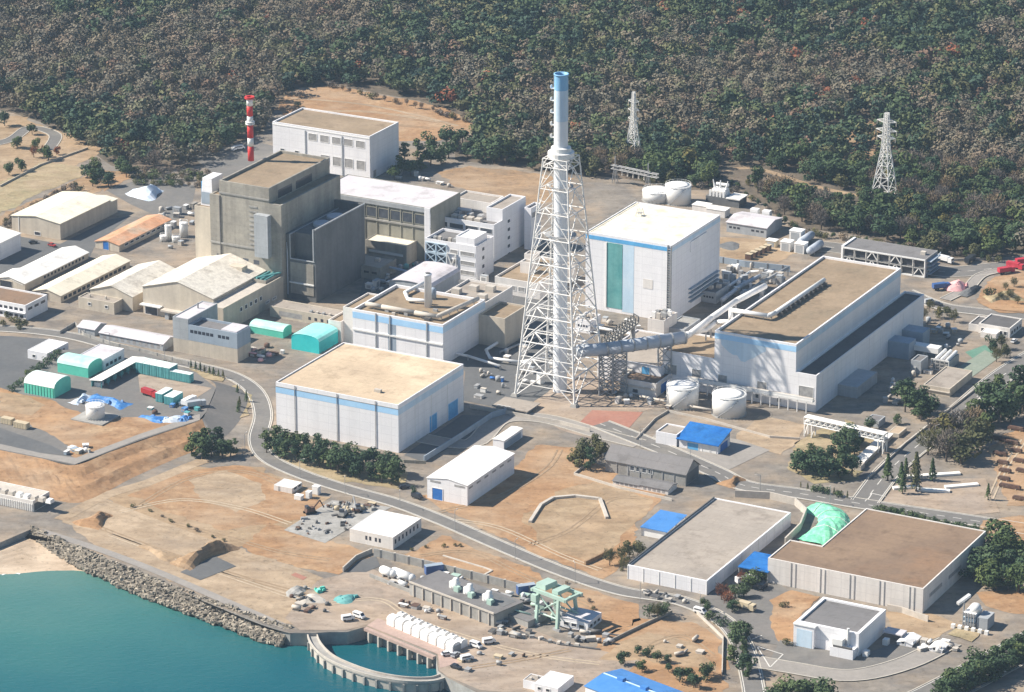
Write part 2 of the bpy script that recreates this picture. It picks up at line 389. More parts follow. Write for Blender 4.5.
# ------------------------------------------------------------------ ground, shore and water
ZW = -5.0                                      # sea level
coast = [(-420, 640), (-120, 592), (0, 542.5), (36, 527), (52, 537), (98, 556), (150, 577), (205, 601), (262, 624), (290, 633), (313, 633), (330, 632), (347, 632), (366, 626.5), (436, 655), (438, 671), (446, 677), (472, 690), (520, 715), (640, 770), (900, 860)]
cw = [P2(*p) for p in coast]
land = cw + [(420, -560), (2600, -560), (2600, 6500), (-2600, 6500), (-2600, cw[0][1])]
patch('ground', 'plant_ground', land, 0.0, world=True)
m = MB()
for i in range(len(cw)-1): m.quad((*cw[i], 0), (*cw[i], -9), (*cw[i+1], -9), (*cw[i+1], 0))
tag(m.build('seawall', 'grey_concrete'), kind='structure')
# sea: colour follows depth of water below (pale over the sand by the beach)
wm = bpy.data.materials.new('sea_water'); wm.use_nodes = True
nt = wm.node_tree; N = nt.nodes; K = nt.links; bs = N['Principled BSDF']
geo = N.new('ShaderNodeNewGeometry'); sep = N.new('ShaderNodeVectorMath'); sep.operation = 'DISTANCE'
bc = P(20, 560, ZW); sep.inputs[1].default_value = bc
K.new(geo.outputs['Position'], sep.inputs[0])
nz = N.new('ShaderNodeTexNoise'); nz.inputs['Scale'].default_value = .025; nz.inputs['Detail'].default_value = 5; K.new(geo.outputs['Position'], nz.inputs['Vector'])
ma = N.new('ShaderNodeMath'); ma.operation = 'MULTIPLY_ADD'; ma.inputs[1].default_value = 60; K.new(nz.outputs['Fac'], ma.inputs[0]); K.new(sep.outputs['Value'], ma.inputs[2])
mr = N.new('ShaderNodeMapRange'); mr.inputs[1].default_value = 40; mr.inputs[2].default_value = 260; K.new(ma.outputs[0], mr.inputs[0])
cr = N.new('ShaderNodeValToRGB'); K.new(mr.outputs[0], cr.inputs[0]); e = cr.color_ramp.elements
e[0].position = 0; e[0].color = (.10, .20, .17, 1); e[1].position = 1; e[1].color = (.001, .066, .098, 1)
for p, c in ((.28, (.04, .15, .14, 1)), (.62, (.005, .090, .112, 1))): q = e.new(p); q.color = c
K.new(cr.outputs[0], bs.inputs['Base Color']); bs.inputs['Roughness'].default_value = .12; bs.inputs['IOR'].default_value = 1.33
mp = N.new('ShaderNodeMapping'); mp.inputs['Scale'].default_value = (.35, .8, .5); K.new(geo.outputs['Position'], mp.inputs['Vector'])
n2 = N.new('ShaderNodeTexNoise'); n2.inputs['Scale'].default_value = .9; n2.inputs['Detail'].default_value = 4; K.new(mp.outputs[0], n2.inputs['Vector'])
bp = N.new('ShaderNodeBump'); bp.inputs['Strength'].default_value = .6; bp.inputs['Distance'].default_value = .4; K.new(n2.outputs['Fac'], bp.inputs['Height']); K.new(bp.outputs[0], bs.inputs['Normal'])
MAT['sea_water'] = wm
tag(MB().quad((-2600,-3000,ZW),(2600,-3000,ZW),(2600,300,ZW),(-2600,300,ZW)).build('sea', 'sea_water'), kind='structure')
# beach: a wedge of sand that runs down under the water
top = [(-420, 640), (-120, 585), (0, 552), (34, 537), (60, 546), (100, 562), (135, 576)]
m = MB(); lo = [(-420, 700), (-120, 600), (0, 577), (40, 576), (75, 574), (112, 577), (150, 587)]
T = [P(a, c, -1.6 - .25*i) for i, (a, c) in enumerate(top)]; Bt = [P(a, c, ZW-.35) for a, c in lo]
for i in range(len(T)-1):
    r = []
    for k in range(7):
        t = k/6; r.append((T[i].lerp(Bt[i], t), T[i+1].lerp(Bt[i+1], t)))
    for k in range(6): m.quad(r[k][0], r[k+1][0], r[k+1][1], r[k][1])
    m.quad(T[i] + Vector((0, 4, -.3)), T[i], T[i+1], T[i+1] + Vector((0, 4, -.3)))
tag(m.build('beach', 'sand'), kind='structure')
# foam lines where the swell meets the sand
reg('foam', (.75, .77, .75), (.6, .64, .62), scale=.5, fa=.1)
m = MB()
for (a, c, e_, g) in ((2, 575, 13, 573), (8, 573.6, 20, 574), (-60, 590, -20, 581)):
    ribbon_mb(strip_pts([(a, c), ((a+e_)/2, (c+g)/2-1), (e_, g)], ZW), .9, ZW+.05, m=m)
for (pts, w) in (([(282, 638), (292, 638.5), (302, 637), (311, 637)], 2.4), ([(286, 641), (297, 641), (308, 639)], 1.2), ([(314, 650), (326, 664), (346, 674), (372, 682), (404, 687), (432, 687)], .5), ([(150, 592), (205, 613), (262, 634)], .5)):
    ribbon_mb(strip_pts(pts, ZW, 5), w, ZW+.05, m=m)
tag(m.build('foam', 'foam'), kind='structure')
# forest floor and clearings behind the plant
edge = [(-900, 60), (-300, 95), (-40, 105), (10, 112), (40, 122), (92, 152), (112, 166), (160, 172), (205, 165), (262, 132), (280, 100), (300, 88), (340, 86), (420, 101), (470, 120), (474, 134), (455, 143), (455, 160), (520, 168), (560, 174), (620, 178), (690, 190), (742, 190), (800, 228), (850, 234), (905, 246), (960, 262), (1000, 258), (1040, 252), (1300, 240), (2000, 240)]
ew = [P2(*p) for p in edge]
patch('forest_floor', 'forest_floor', ew + [(1500, 6400), (-1500, 6400)], .03, world=True)
patch('dirt_clearing', 'orange_dirt', [(276, 108), (285, 94), (330, 85), (395, 97), (440, 106), (474, 124), (470, 133), (440, 141), (395, 142), (300, 130)], .05)
road([(290, 98), (360, 104), (420, 116), (458, 126)], 2.2, .09, 'pale_dirt', 'track', line=False, kerb=False)
road([(712, 172), (745, 168), (770, 172), (800, 182), (830, 190), (860, 196)], 4, .09, 'tan_dirt', 'forest_track', line=False, kerb=False)
patch('bare_slope', 'brown_dirt', [(815, 135), (850, 120), (885, 122), (880, 160), (862, 172), (840, 160)], .06)
# yard behind the reactor and switchyard ground
patch('switchyard_ground', 'plant_ground', [(405, 180), (440, 164), (520, 170), (575, 176), (640, 186), (640, 196), (590, 230), (520, 215), (460, 195)], .04)
patch('switchyard_asphalt', 'brown_dirt', [(432, 172), (470, 166), (520, 171), (572, 178), (560, 200), (530, 205), (470, 192)], .06)
patch('yard', 'asphalt', [(190, 155), (250, 140), (290, 150), (260, 180), (215, 175)], .04)
# old garden, top left
patch('garden', 'tan_dirt', [(-60, 118), (20, 116), (70, 135), (102, 148), (92, 158), (60, 172), (0, 190), (-60, 205)], .05)
patch('lawn', 'dry_grass', [(-60, 205), (0, 183), (45, 162), (86, 168), (82, 176), (45, 190), (0, 214), (-60, 230)], .07)
road([(-30, 150), (10, 140), (30, 128), (55, 135), (48, 150)], 6, .10, 'asphalt', 'garden_path', line=False, kerb=True)
patch('bank', 'brown_dirt', [(-60, 236), (0, 216), (50, 192), (82, 178), (96, 170), (128, 172), (100, 192), (60, 200), (10, 222), (-60, 246)], .05)
patch('cut_bank', 'orange_dirt', [(100, 185), (128, 172), (132, 178), (104, 192)], .08)
patch('yard', 'asphalt', [(106, 190), (150, 176), (196, 186), (190, 214), (170, 222), (130, 204)], .045)
patch('yard', 'dark_asphalt_and_shade', [(18, 236), (60, 244), (108, 220), (130, 216), (96, 244), (90, 256), (20, 282), (-20, 290), (-20, 245)], .05)
patch('reactor_yard', 'dark_asphalt_and_shade', [(372, 250), (430, 262), (492, 290), (540, 285), (560, 300), (540, 380), (470, 378), (440, 340), (350, 330)], .05)
patch('plant_yard_shade', 'dark_asphalt_and_shade', [(466, 366), (540, 330), (586, 350), (548, 392), (518, 412), (462, 400)], .07)  # dark ground colour carries the shadow lying over this yard
# shadow of the white hall beside its right wall, laid as dark ground
patch('hall_yard_shadow', 'dark_asphalt_and_shade', [(404, 455), (462, 415), (506, 416), (424, 462)], .09)
# stack ground and the red paved square
patch('stack_yard', 'quay_concrete', [(515, 398), (548, 372), (640, 378), (700, 396), (640, 412), (596, 440), (560, 430)], .05)
patch('red_paving', 'red_paving', [(577, 425), (592, 410), (643, 412), (622, 436)], .08)
road([(410, 436), (470, 444), (500, 420), (545, 419), (600, 434), (640, 444)], 9, .12, 'road_pale', 'plant_road', line=False)
# main roads
main = road([(-60, 326), (20, 330), (70, 336), (110, 346), (150, 356), (195, 366), (232, 376), (255, 392), (263, 415), (258, 440), (268, 458), (300, 474), (345, 489), (395, 503), (440, 520), (500, 546), (560, 571), (620, 591), (680, 601), (722, 620), (742, 645), (752, 680), (758, 720)], 7.6, .15, 'asphalt')
road([(600, 424), (660, 448), (715, 472), (745, 486), (800, 494), (860, 504), (920, 513), (980, 522), (1060, 535)], 10, .19, 'asphalt')
road([(865, 502), (890, 470), (925, 440), (960, 412), (1000, 378), (1040, 352)], 11, .23, 'asphalt')
road([(800, 245), (850, 250), (900, 262), (945, 272), (1000, 268), (1060, 262)], 14, .14, 'asphalt', line=False)
road([(905, 292), (940, 306), (980, 312), (1040, 318)], 9, .17, 'asphalt')
road([(945, 300), (968, 288), (985, 274), (1030, 268)], 5, .27, 'road_pale', line=False)
road([(880, 720), (930, 698), (980, 672), (1040, 640), (1100, 610)], 16, .20, 'asphalt')
road([(250, 448), (200, 462), (150, 482), (105, 496), (60, 520)], 6, .11, 'pale_dirt', 'sea_road', line=False, kerb=False)
road([(95, 498), (135, 514), (190, 535), (240, 553), (290, 568), (320, 580)], 4, .13, 'pale_dirt', 'sea_track', line=False, kerb=False)
road([(40, 531), (100, 550), (160, 573), (220, 599), (285, 627)], 4, .16, 'road_pale', 'shore_path', line=False, kerb=False)
road([(745, 660), (790, 668), (850, 676), (905, 664), (950, 642)], 9, .24, 'road_pale', line=False)
patch('yard', 'asphalt', [(780, 640), (795, 642), (860, 655), (905, 640), (935, 640), (925, 655), (880, 672), (820, 680), (770, 660)], .20)
patch('yard', 'asphalt', [(700, 598), (740, 585), (778, 582), (800, 600), (775, 630), (780, 645), (740, 640)], .12)
# dirt fields
patch('dirt_field', 'orange_dirt', [(418, 496), (470, 488), (516, 466), (540, 444), (575, 448), (600, 466), (665, 492), (640, 520), (630, 562), (600, 578), (545, 556), (480, 528)], .05)
patch('dirt_field', 'tan_dirt', [(520, 520), (560, 490), (600, 480), (655, 500), (640, 520), (616, 545), (590, 562), (545, 548)], .075)
patch('dirt_field', 'orange_dirt', [(405, 556), (445, 536), (500, 556), (560, 584), (640, 604), (640, 620), (600, 640), (540, 590), (470, 572)], .06)
patch('dirt_field', 'orange_dirt', [(585, 650), (640, 618), (690, 622), (722, 640), (728, 700), (560, 700)], .06)
patch('dirt_field', 'tan_dirt', [(600, 660), (625, 640), (650, 632), (700, 645), (718, 672), (650, 660)], .085)
patch('dirt_field', 'orange_dirt', [(770, 600), (790, 590), (822, 597), (796, 622), (792, 645), (780, 646), (772, 625)], .15)
patch('dirt_field', 'tan_dirt', [(886, 612), (930, 614), (960, 626), (930, 642), (890, 630)], .06)
patch('dirt_field', 'orange_dirt', [(975, 592), (1010, 590), (1060, 600), (1060, 625), (985, 606)], .06)
patch('dirt_field', 'orange_dirt', [(985, 520), (1060, 512), (1060, 548), (1000, 540), (978, 532)], .30)
patch('parking', 'dark_asphalt_and_shade', [(-80, 334), (10, 336), (60, 340), (60, 356), (26, 378), (4, 396), (-80, 402)], .06)
patch('dirt_yard', 'orange_dirt', [(985, 452), (1002, 435), (1060, 420), (1060, 505), (1006, 505)], .08)
patch('roundabout', 'orange_dirt', [(975, 300), (990, 280), (1020, 268), (1060, 270), (1060, 312), (1000, 312)], .32)
patch('dirt_field', 'tan_dirt', [(100, 497), (190, 468), (260, 466), (330, 498), (300, 530), (230, 550), (150, 518)], .06)
patch('dirt_field', 'orange_dirt', [(130, 496), (180, 472), (240, 465), (285, 480), (330, 505), (300, 520), (220, 530)], .085)
patch('gravel_spread', 'pale_dirt', [(190, 480), (225, 470), (260, 482), (268, 500), (235, 512), (200, 500)], .11)
patch('dirt_field', 'orange_dirt', [(270, 522), (300, 532), (350, 545), (372, 560), (340, 575), (300, 568), (240, 548)], .07)
patch('shore_ground', 'pale_dirt', [(60, 520), (100, 500), (160, 520), (300, 572), (345, 590), (330, 625), (290, 625), (200, 590), (110, 552)], .05)
patch('wet_hollow', 'dark_asphalt_and_shade', [(180, 572), (215, 556), (236, 566), (200, 580)], .18)
patch('quay', 'quay_concrete', [(318, 580), (370, 568), (460, 602), (560, 640), (640, 660), (600, 700), (480, 690), (447, 676), (439, 670), (437, 654), (367, 625), (346, 630), (300, 630), (285, 618), (300, 600)], .07)
patch('quay_edge', 'pink_concrete', [(367, 625.5), (378, 618), (452, 648), (470, 660), (440, 668), (438, 654)], .10)
patch('court', 'green_paving', [(965, 352), (985, 345), (995, 352), (975, 360)], .10)
patch('court', 'green_court', [(945, 376), (985, 350), (1000, 357), (962, 384)], .12)
patch('parking', 'quay_concrete', [(880, 505), (900, 480), (985, 478), (1000, 512), (960, 516)], .10)
patch('verge', 'dry_grass', [(790, 470), (800, 440), (845, 420), (880, 445), (855, 480), (815, 484)], .09)
patch('yard', 'pale_dirt', [(735, 440), (760, 415), (806, 425), (800, 440), (780, 455)], .09)
patch('yard', 'road_pale', [(640, 446), (668, 425), (740, 440), (770, 450), (720, 474), (690, 462)], .10)
patch('drill_yard', 'grey_concrete', [(284, 530), (332, 500), (392, 507), (351, 527), (325, 543)], .13)
patch('verge', 'dry_grass', [(262, 445), (300, 448), (410, 472), (400, 490), (330, 480), (275, 462)], .08)
patch('traffic_island', 'dry_grass', [(232, 386), (238, 384), (250, 395), (249, 415), (238, 418), (233, 404)], .20)
patch('verge', 'dry_grass', [(188, 366), (226, 376), (222, 382), (190, 374)], .23)
patch('tank_yard', 'tan_dirt', [(716, 236), (765, 240), (800, 250), (780, 262), (716, 258)], .06)
# wheel tracks over the bare soil
reg('wheel_track', (.30, .215, .135), (.36, .26, .17), scale=.2, fa=.25)
reg('pale_track', (.50, .41, .30), (.44, .35, .25), scale=.2, fa=.25)
for i, (pts, mt) in enumerate((([(440, 512), (500, 496), (545, 470), (560, 450)], 'wheel_track'), ([(530, 545), (570, 530), (610, 500), (640, 498)], 'wheel_track'), ([(450, 520), (500, 528), (560, 555), (600, 570)], 'pale_track'), ([(120, 512), (180, 500), (240, 508), (290, 524)], 'pale_track'), ([(140, 505), (190, 478), (245, 472), (290, 490)], 'wheel_track'), ([(330, 560), (280, 552), (230, 538), (170, 522)], 'wheel_track'), ([(110, 535), (170, 556), (240, 580), (300, 600)], 'pale_track'), ([(100, 528), (165, 552), (238, 576), (310, 596)], 'wheel_track'), ([(420, 556), (470, 552), (520, 574), (590, 606)], 'wheel_track'), ([(330, 604), (380, 600), (420, 622), (520, 652), (600, 664)], 'pale_track'), ([(470, 668), (520, 660), (570, 650)], 'wheel_track'), ([(640, 650), (680, 636), (712, 655)], 'wheel_track'), ([(990, 500), (1004, 470), (1024, 440)], 'pale_track'), ([(300, 118), (360, 122), (430, 128)], 'wheel_track'), ([(300, 112), (370, 112), (440, 122)], 'pale_track'))):
    l = strip_pts(pts, 0, 6); m = ribbon_mb(l, .7, .145, off=1.0); ribbon_mb(l, .7, .145, off=-1.0, m=m); tag(m.build('wheel_track', mt), kind='structure')
# plateau with the tents, raised above the shore, its stepped earth bank
ZP = 4.0
plat = [(-160, 402), (-60, 400), (5, 394), (30, 372), (62, 350), (100, 347), (140, 352), (196, 372), (216, 388), (206, 412), (198, 421), (140, 440), (74, 465), (30, 456), (0, 450), (-160, 430)]
pw = [tuple(P(a, c, ZP))[:2] for a, c in plat]
patch('plateau', 'asphalt', pw, ZP, world=True, skirt=ZP-.02)
def zpatch(n, m_, p, dz): patch(n, m_, [tuple(P(a, c, ZP))[:2] for a, c in p], ZP+dz, world=True)
zpatch('dirt_yard', 'orange_dirt', [(0, 388), (40, 398), (80, 412), (100, 420), (150, 415), (190, 418), (150, 433), (78, 460), (60, 440), (30, 425), (0, 415)], .04)
zpatch('dirt_yard', 'tan_dirt', [(0, 392), (28, 396), (45, 405), (30, 416), (0, 411)], .07)
zpatch('apron', 'quay_concrete', [(138, 374), (212, 388), (190, 402), (168, 404), (140, 392)], .05)
zpatch('storage_ground', 'dark_asphalt_and_shade', [(-100, 424), (0, 428), (50, 445), (72, 456), (40, 453), (-100, 440)], .06)
zpatch('perimeter_track', 'road_pale', [(-100, 437), (0, 444), (40, 453), (76, 458), (140, 434), (200, 414), (200, 420), (140, 439), (75, 464.5), (30, 455.5), (0, 449.5), (-100, 443)], .09)
crest = [(-160, 430), (-60, 441), (0, 450), (40, 458), (74, 465), (110, 452), (160, 434), (198, 421), (206, 412), (216, 388), (210, 380)]
toe = [(-160, 470), (-60, 478), (0, 490), (45, 498), (84, 502), (130, 479), (170, 461), (206, 446), (230, 432), (249, 404), (244, 390)]
m = MB(); cl = smooth_line([tuple(P(a, c, ZP)) for a, c in crest], 8); tl = smooth_line([tuple(P(a, c, .02)) for a, c in toe], 8)
prof = [(0, 1), (.12, .84), (.30, .57), (.38, .54), (.60, .50), (.72, .32), (.86, .12), (1, 0)]
rows = []; i1 = 7*8+2
for i, (a, c) in enumerate(zip(cl, tl)):
    rr = []
    for k, (t, zf) in enumerate(prof):
        jit = (random.uniform(-.28, .28) if 0 < k < len(prof)-1 and i < i1 else 0)
        if i > i1: zf = 1-t
        v = a.lerp(c, t); v.z = .02 + (ZP-.02)*zf + jit*.5; v.x += jit; rr.append(v)
    rows.append(rr)
for nm, mt, lo_, hi_ in (('embankment', 'orange_dirt', 0, i1), ('ramp', 'asphalt', i1, len(rows)-1)):
    m = MB()
    for i in range(lo_, hi_):
        for k in range(len(prof)-1): m.quad(rows[i][k], rows[i][k+1], rows[i+1][k+1], rows[i+1][k])
    tag(m.build(nm, mt), kind='structure')
# riprap along the shore: uncountable
rv, rf, rt = [], [], []
rl = strip_pts([(30, 534), (60, 548), (98, 565), (150, 587), (205, 608), (262, 629), (288, 636)], -2.5, 40)
cube = np.array([(-1,-1,-1),(1,-1,-1),(1,1,-1),(-1,1,-1),(-1,-1,1),(1,-1,1),(1,1,1),(-1,1,1)], float)
cf = [(3,2,1,0),(4,5,6,7),(0,1,5,4),(1,2,6,5),(2,3,7,6),(3,0,4,7)]
L = len(rl)
for k in range(2600):
    f_ = rng.random()*(L-2); i = int(f_); a = rl[i].lerp(rl[i+1], f_-i); d = (rl[i+1]-rl[i]); d.z = 0; d.normalize(); nn = Vector((d.y, -d.x, 0))
    wf = min(1, .45 + f_/L*1.2); u = rng.uniform(-1, 1)
    u = u*.85+.2; p = a + nn*(u*4.6*wf+.35); z = -1.5 - 2.7*u + rng.uniform(-.3, .5)
    s = rng.uniform(.38, .92)*np.array([1, rng.uniform(.6, 1), rng.uniform(.5, .8)])
    pts = cube*s*rng.uniform(.75, 1.1, (8, 3)); an = rng.uniform(0, 6.28); tl_ = rng.uniform(-.5, .5)
    ca, sa = math.cos(an), math.sin(an); Rm = np.array([[ca,-sa,0],[sa,ca,0],[0,0,1]]) @ np.array([[1,0,0],[0,math.cos(tl_),-math.sin(tl_)],[0,math.sin(tl_),math.cos(tl_)]])
    pts = pts @ Rm.T + np.array([p.x, p.y, z]); n = len(rv); rv += pts.tolist(); rf += [tuple(n+q for q in f) for f in cf]; rt += [rng.uniform(.55, 1.25)]*8
m = MB(); m.v = rv; m.f = rf; o = m.build('riprap', 'rock'); tag(o, 'band of grey armour rocks along the shore', None, None, 'stuff')
at = o.data.attributes.new('tint', 'FLOAT_COLOR', 'POINT'); at.data.foreach_set('color', np.array([(t, t*.97, t*.92, 1) for t in rt], np.float32).ravel())
m = MB(); a_ = strip_pts([(28, 534), (60, 542), (98, 558), (150, 579), (205, 602), (262, 625), (292, 634)], 0, 6); c_ = strip_pts([(20, 545), (60, 556), (98, 574), (150, 596), (205, 618), (262, 640), (300, 640)], -7, 6)
for i in range(len(a_)-1): m.quad(a_[i], c_[i], c_[i+1], a_[i+1])
tag(m.build('shore_slope', 'rock'), kind='structure')
# ------------------------------------------------------------------ main plant buildings
def units(b, spots, z, name='roof_unit', mat='light_concrete', s=(2, 2, 1.6)):
    for x, y in spots: MB().box(x-s[0]/2, x+s[0]/2, y-s[1]/2, y+s[1]/2, z, z+s[2]).build(name, mat, b.root)
def pipe_rack(b, name, mat, pts, r, legs=0, zl=0):
    o = MB().path(pts, r).build(name, mat, b.root, smooth=True)
    if legs:
        for i in range(len(pts)-1):
            a, c = Vector(pts[i]), Vector(pts[i+1]); n = max(1, int((c-a).length/legs))
            for k in range(n):
                p = a.lerp(c, (k+.5)/n)
                if p.z - r > zl: MB().box(p.x-.2, p.x+.2, p.y-.2, p.y+.2, zl, p.z-r*.6).build('pipe_support', 'grey_steel', o)
    return o
# white hall with light blue band
b = hallA = bld('storage_hall', 'large white hall with sand coloured roof and light blue band under the eaves', 'industrial building', (272, 384), (398.2, 405), (464, 364), 453)
flat(b, 'white_wall', 'sand_roof', par=.5)
fbox(b, 'f', 0, b.w, b.h-4.6, b.h-1.9, .05).build('blue_band', 'sky_blue_paint', b.root)
fbox(b, 'r', 0.1, b.d, b.h-4.6, b.h-1.9, .05).build('blue_band', 'pale_blue_tone', b.root)
for px in (295.6, 337.5, 375.8):
    x, _ = ff(b, px, 430); MB().tube((x, -.25, 0), (x, -.25, b.h), .16).build('drainpipe', 'grey_steel', b.root)
fbox(b, 'f', 0, b.w, b.h-2, b.h-1.7, .12).build('gutter', 'grey_steel', b.root)
(y0, z0), (y1, z1) = fr(b, 430, 433), fr(b, 436.5, 415); win(b, 'r', y0, y1, 0.2, z1+1, 'light_blue_door', 'door', 'sky_blue_paint')
(y0, z0), (y1, z1) = fr(b, 448.5, 421), fr(b, 457.5, 401); win(b, 'r', y0, y1, 0.2, z1+1, 'light_blue_door', 'door', 'sky_blue_paint')
x, y = ft(b, 378, 391); MB().box(x-1.5, x+1.5, y-.8, y+.8, b.h-.5, b.h+.8).build('roof_hatch', 'light_concrete', b.root)
for i in range(1, 4):
    y = b.d*i/4; MB().box(b.w-.05, b.w+.1, y-.15, y+.15, 0, b.h-4.7).build('pilaster', 'white_steel', b.root)
# turbine hall with blue stripe (middle)
b = midB = bld('service_building', 'white building with blue stripe, roof pipes and a slim white roof stack', 'industrial building', (356, 307), (443, 325), (482, 299), 366)
flat(b, 'white_wall', 'tan_roof', par=1.3, t=.7)
fbox(b, 'f', 0, b.w, b.h-3.9, b.h-1.1, .06).build('blue_stripe', 'sky_blue_paint', b.root)
fbox(b, 'r', .1, b.d, b.h-3.9, b.h-1.1, .06).build('blue_stripe', 'pale_blue_tone', b.root)
for x, _ in (ff(b, 376, 330), ff(b, 390, 332), ff(b, 427, 338)): fbox(b, 'f', x-.3, x+.3, 0, b.h, .4).build('pilaster', 'grey_wall', b.root)
xa, za = ff(b, 396, 335); fbox(b, 'f', 0, b.w, za-1.0, za-.3, .5).build('ledge', 'white_steel', b.root)
x0, _ = ff(b, 388, 330); x1, _ = ff(b, 396, 330); fbox(b, 'f', x0, x1, 0, b.h-4, .03).build('panel', 'blue_grey_wall', b.root)
zr = b.h-1.3
q = [ft(b, *p) for p in ((478, 300), (437, 318), (415, 314), (382, 308), (366, 305))]
pipe_rack(b, 'roof_duct', 'light_concrete', [(x, y, zr+2.0) for x, y in q], 1.0, 5, zr)
q = [ft(b, *p) for p in ((425, 283), (405, 293), (408, 300), (432, 302))]
pipe_rack(b, 'roof_duct', 'white_steel', [(x, y, zr+1.6) for x, y in q], .85, 5, zr)
x, y = ft(b, 428, 304); MB().lathe([(1.6, zr), (1.6, zr+14.5), (1.75, zr+14.6), (1.75, zr+15.4), (1.2, zr+15.5)], 16, (x, y)).build('roof_stack', 'stack_white', b.root, True)
MB().lathe([(1.15, zr+15.5), (1.15, zr+15.75)], 16, (x, y)).build('stack_mouth', 'dark_steel', b.root)
x, y = ft(b, 433, 296); MB().lathe([(1.5, zr), (1.5, zr+4.6), (.6, zr+5.2)], 12, (x, y)).build('vent', 'blue_grey_wall', b.root, True)
random.seed(4)
for i in range(16):
    x, y = ft(b, random.uniform(372, 436), random.uniform(308, 318)); s = random.uniform(.6, 1.5)
    if 1.5 < x < b.w-1.5 and 1.5 < y < b.d-1.5: MB().box(x-s, x+s, y-s*.5, y+s*.5, zr, zr+random.uniform(.8, 1.8)).build('roof_unit', random.choice(['grey_steel', 'light_concrete', 'dark_steel']), b.root)
# parts standing on the left edge of it
flat(b, 'white_wall_warm', 'tan_roof', par=.8, w=9, d=22, h=b.h-2.5, x0=-9.02, y0=7, names=('side_wing_wall', 'side_wing_roof'))
flat(b, 'white_wall_warm', 'tan_roof', par=.8, w=6.5, d=16, h=b.h-9, x0=-9.04-6.5, y0=5, names=('side_wing_wall', 'side_wing_roof'))
flat(b, 'white_wall_warm', 'grey_tan_roof', par=1.0, w=b.w*.5, d=26, h=b.h-1.6, x0=b.w*.5, y0=b.d+.02, names=('rear_wing_wall', 'rear_wing_roof'))
units(b, [(b.w*.5+4, b.d+8), (b.w*.5+9, b.d+15), (b.w*.9, b.d+6), (b.w*.85, b.d+18)], b.h-2.6, s=(4, 3, 2.6))
flat(b, 'cream_wall', 'tan_roof', par=.8, w=13, d=20, h=b.h-5, x0=b.w+.02, y0=b.d-6, names=('side_wing_wall', 'side_wing_roof'))
x0, y0 = b.w+7, b.d+30
# arched roof hall between the reactor and the service block
b = bld('arched_hall', 'hall with low curved lilac roof behind the blue striped building', 'industrial building', (388, 283), (428, 289), (447, 269), 305)
gable(b, 'grey_wall', 'lilac_roof', 2.2, 'y', arc=8)
# stepped control block
b = ctl = bld('control_building', 'white stepped office block with louvred front and rooftop coolers', 'industrial building', (434.5, 214), (494, 225), (524, 206), 262)
flat(b, 'white_wall', 'grey_roof', par=1.6)
units(b, [(b.w*f, 4.2) for f in (.15, .3, .42, .55, .68)], b.h-1.6, mat='light_concrete', s=(3, 3, 2.2))
units(b, [(b.w*f, 10) for f in (.25, .45, .62, .8)], b.h-1.6, 'cooling_unit', 'grey_steel', s=(2.4, 3, 2))
pipe_rack(b, 'roof_duct', 'duct_grey', [(2, 3, b.h+.4), (2, 12, b.h+.4), (b.w*.4, 14, b.h+.4)], .8, 4, b.h-1.6)
flat(b, 'white_wall_warm', 'grey_tan_roof', par=.8, w=b.w*.62, d=b.d*.4, h=b.h+3.6, x0=.6, y0=b.d*.58, zb=b.h-1.5, names=('penthouse_wall', 'penthouse_roof'))
flat(b, 'white_wall', 'grey_tan_roof', par=.8, w=b.w*.26, d=b.d*.72, h=b.h+5.2, x0=b.w*.74-.02, y0=b.d*.26, zb=b.h-1.5, names=('stair_tower_wall', 'stair_tower_roof'))
for i in range(6): win(b, 'r', b.d*.42, b.d*.42+2.2, b.h-3-4.1*i, b.h-1.5-4.1*i, frame=None)
for i, (u, v) in enumerate(((.02, .24), (.28, .5), (.54, .74), (.78, .97))): win(b, 'f', b.w*u, b.w*v, b.h-4.6, b.h-2.4, 'glass')
# lower step of the block
c = bld('control_annex', 'lower white block with blue steel cross bracing before the stepped office', 'industrial building', (425, 238), (476, 246.5), (492, 236), 282)
flat(c, 'white_wall', 'grey_roof', par=1.2)
for i in range(7): MB().box(c.w*.12+i*2.6, c.w*.12+i*2.6+1.5, 2, 2+3*random.uniform(.4, .9), c.h-1.2, c.h+random.uniform(.2, 1.2)).build('roof_unit', random.choice(['grey_steel', 'light_concrete', 'dark_steel']), c.root)
flat(c, 'white_wall', 'white_roof', par=.5, w=c.w*.36, d=c.d*.7, h=c.h+3.4, x0=c.w*.6, y0=.5, zb=c.h-1.1, names=('penthouse_wall', 'penthouse_roof'))
for k in range(3):
    z = c.h-4-k*4.6; win(c, 'f', c.w*.70, c.w*.97, z-1.3, z+.5, 'shutter'); win(c, 'f', c.w*.50, c.w*.64, z-1.3, z+.5, 'shutter')
for i in range(2):
    for k in range(2):
        x0, z0 = .5+i*c.w*.21, c.h-6-k*5; x1, z1 = x0+c.w*.2, z0+4.4
        m = MB(); win(c, 'f', x0+.3, x1-.3, z0+.3, z1-.3, 'glass', frame=None)
        for p, q in (((x0, z0), (x1, z0)), ((x0, z1), (x1, z1)), ((x0, z0), (x0, z1)), ((x1, z0), (x1, z1)), ((x0, z0), (x1, z1)), ((x0, z1), (x1, z0))): m.tube((p[0], -.35, p[1]), (q[0], -.35, q[1]), .25, 4)
        m.build('cross_brace', 'pale_blue_tone', c.root)
x0, x1, z0, z1 = c.w*.44, c.w*.62, 1, 12; m = MB()
for p, q in (((x0, z0), (x1, z0)), ((x0, z1), (x1, z1)), ((x0, z0), (x0, z1)), ((x1, z0), (x1, z1)), ((x0, z0), (x1, z1)), ((x0, z1), (x1, z0)), ((x0, z1/2), (x1, z1/2))): m.tube((p[0], -.5, p[1]), (q[0], -.5, q[1]), .3, 4)
m.build('cross_brace', 'white_steel', c.root)
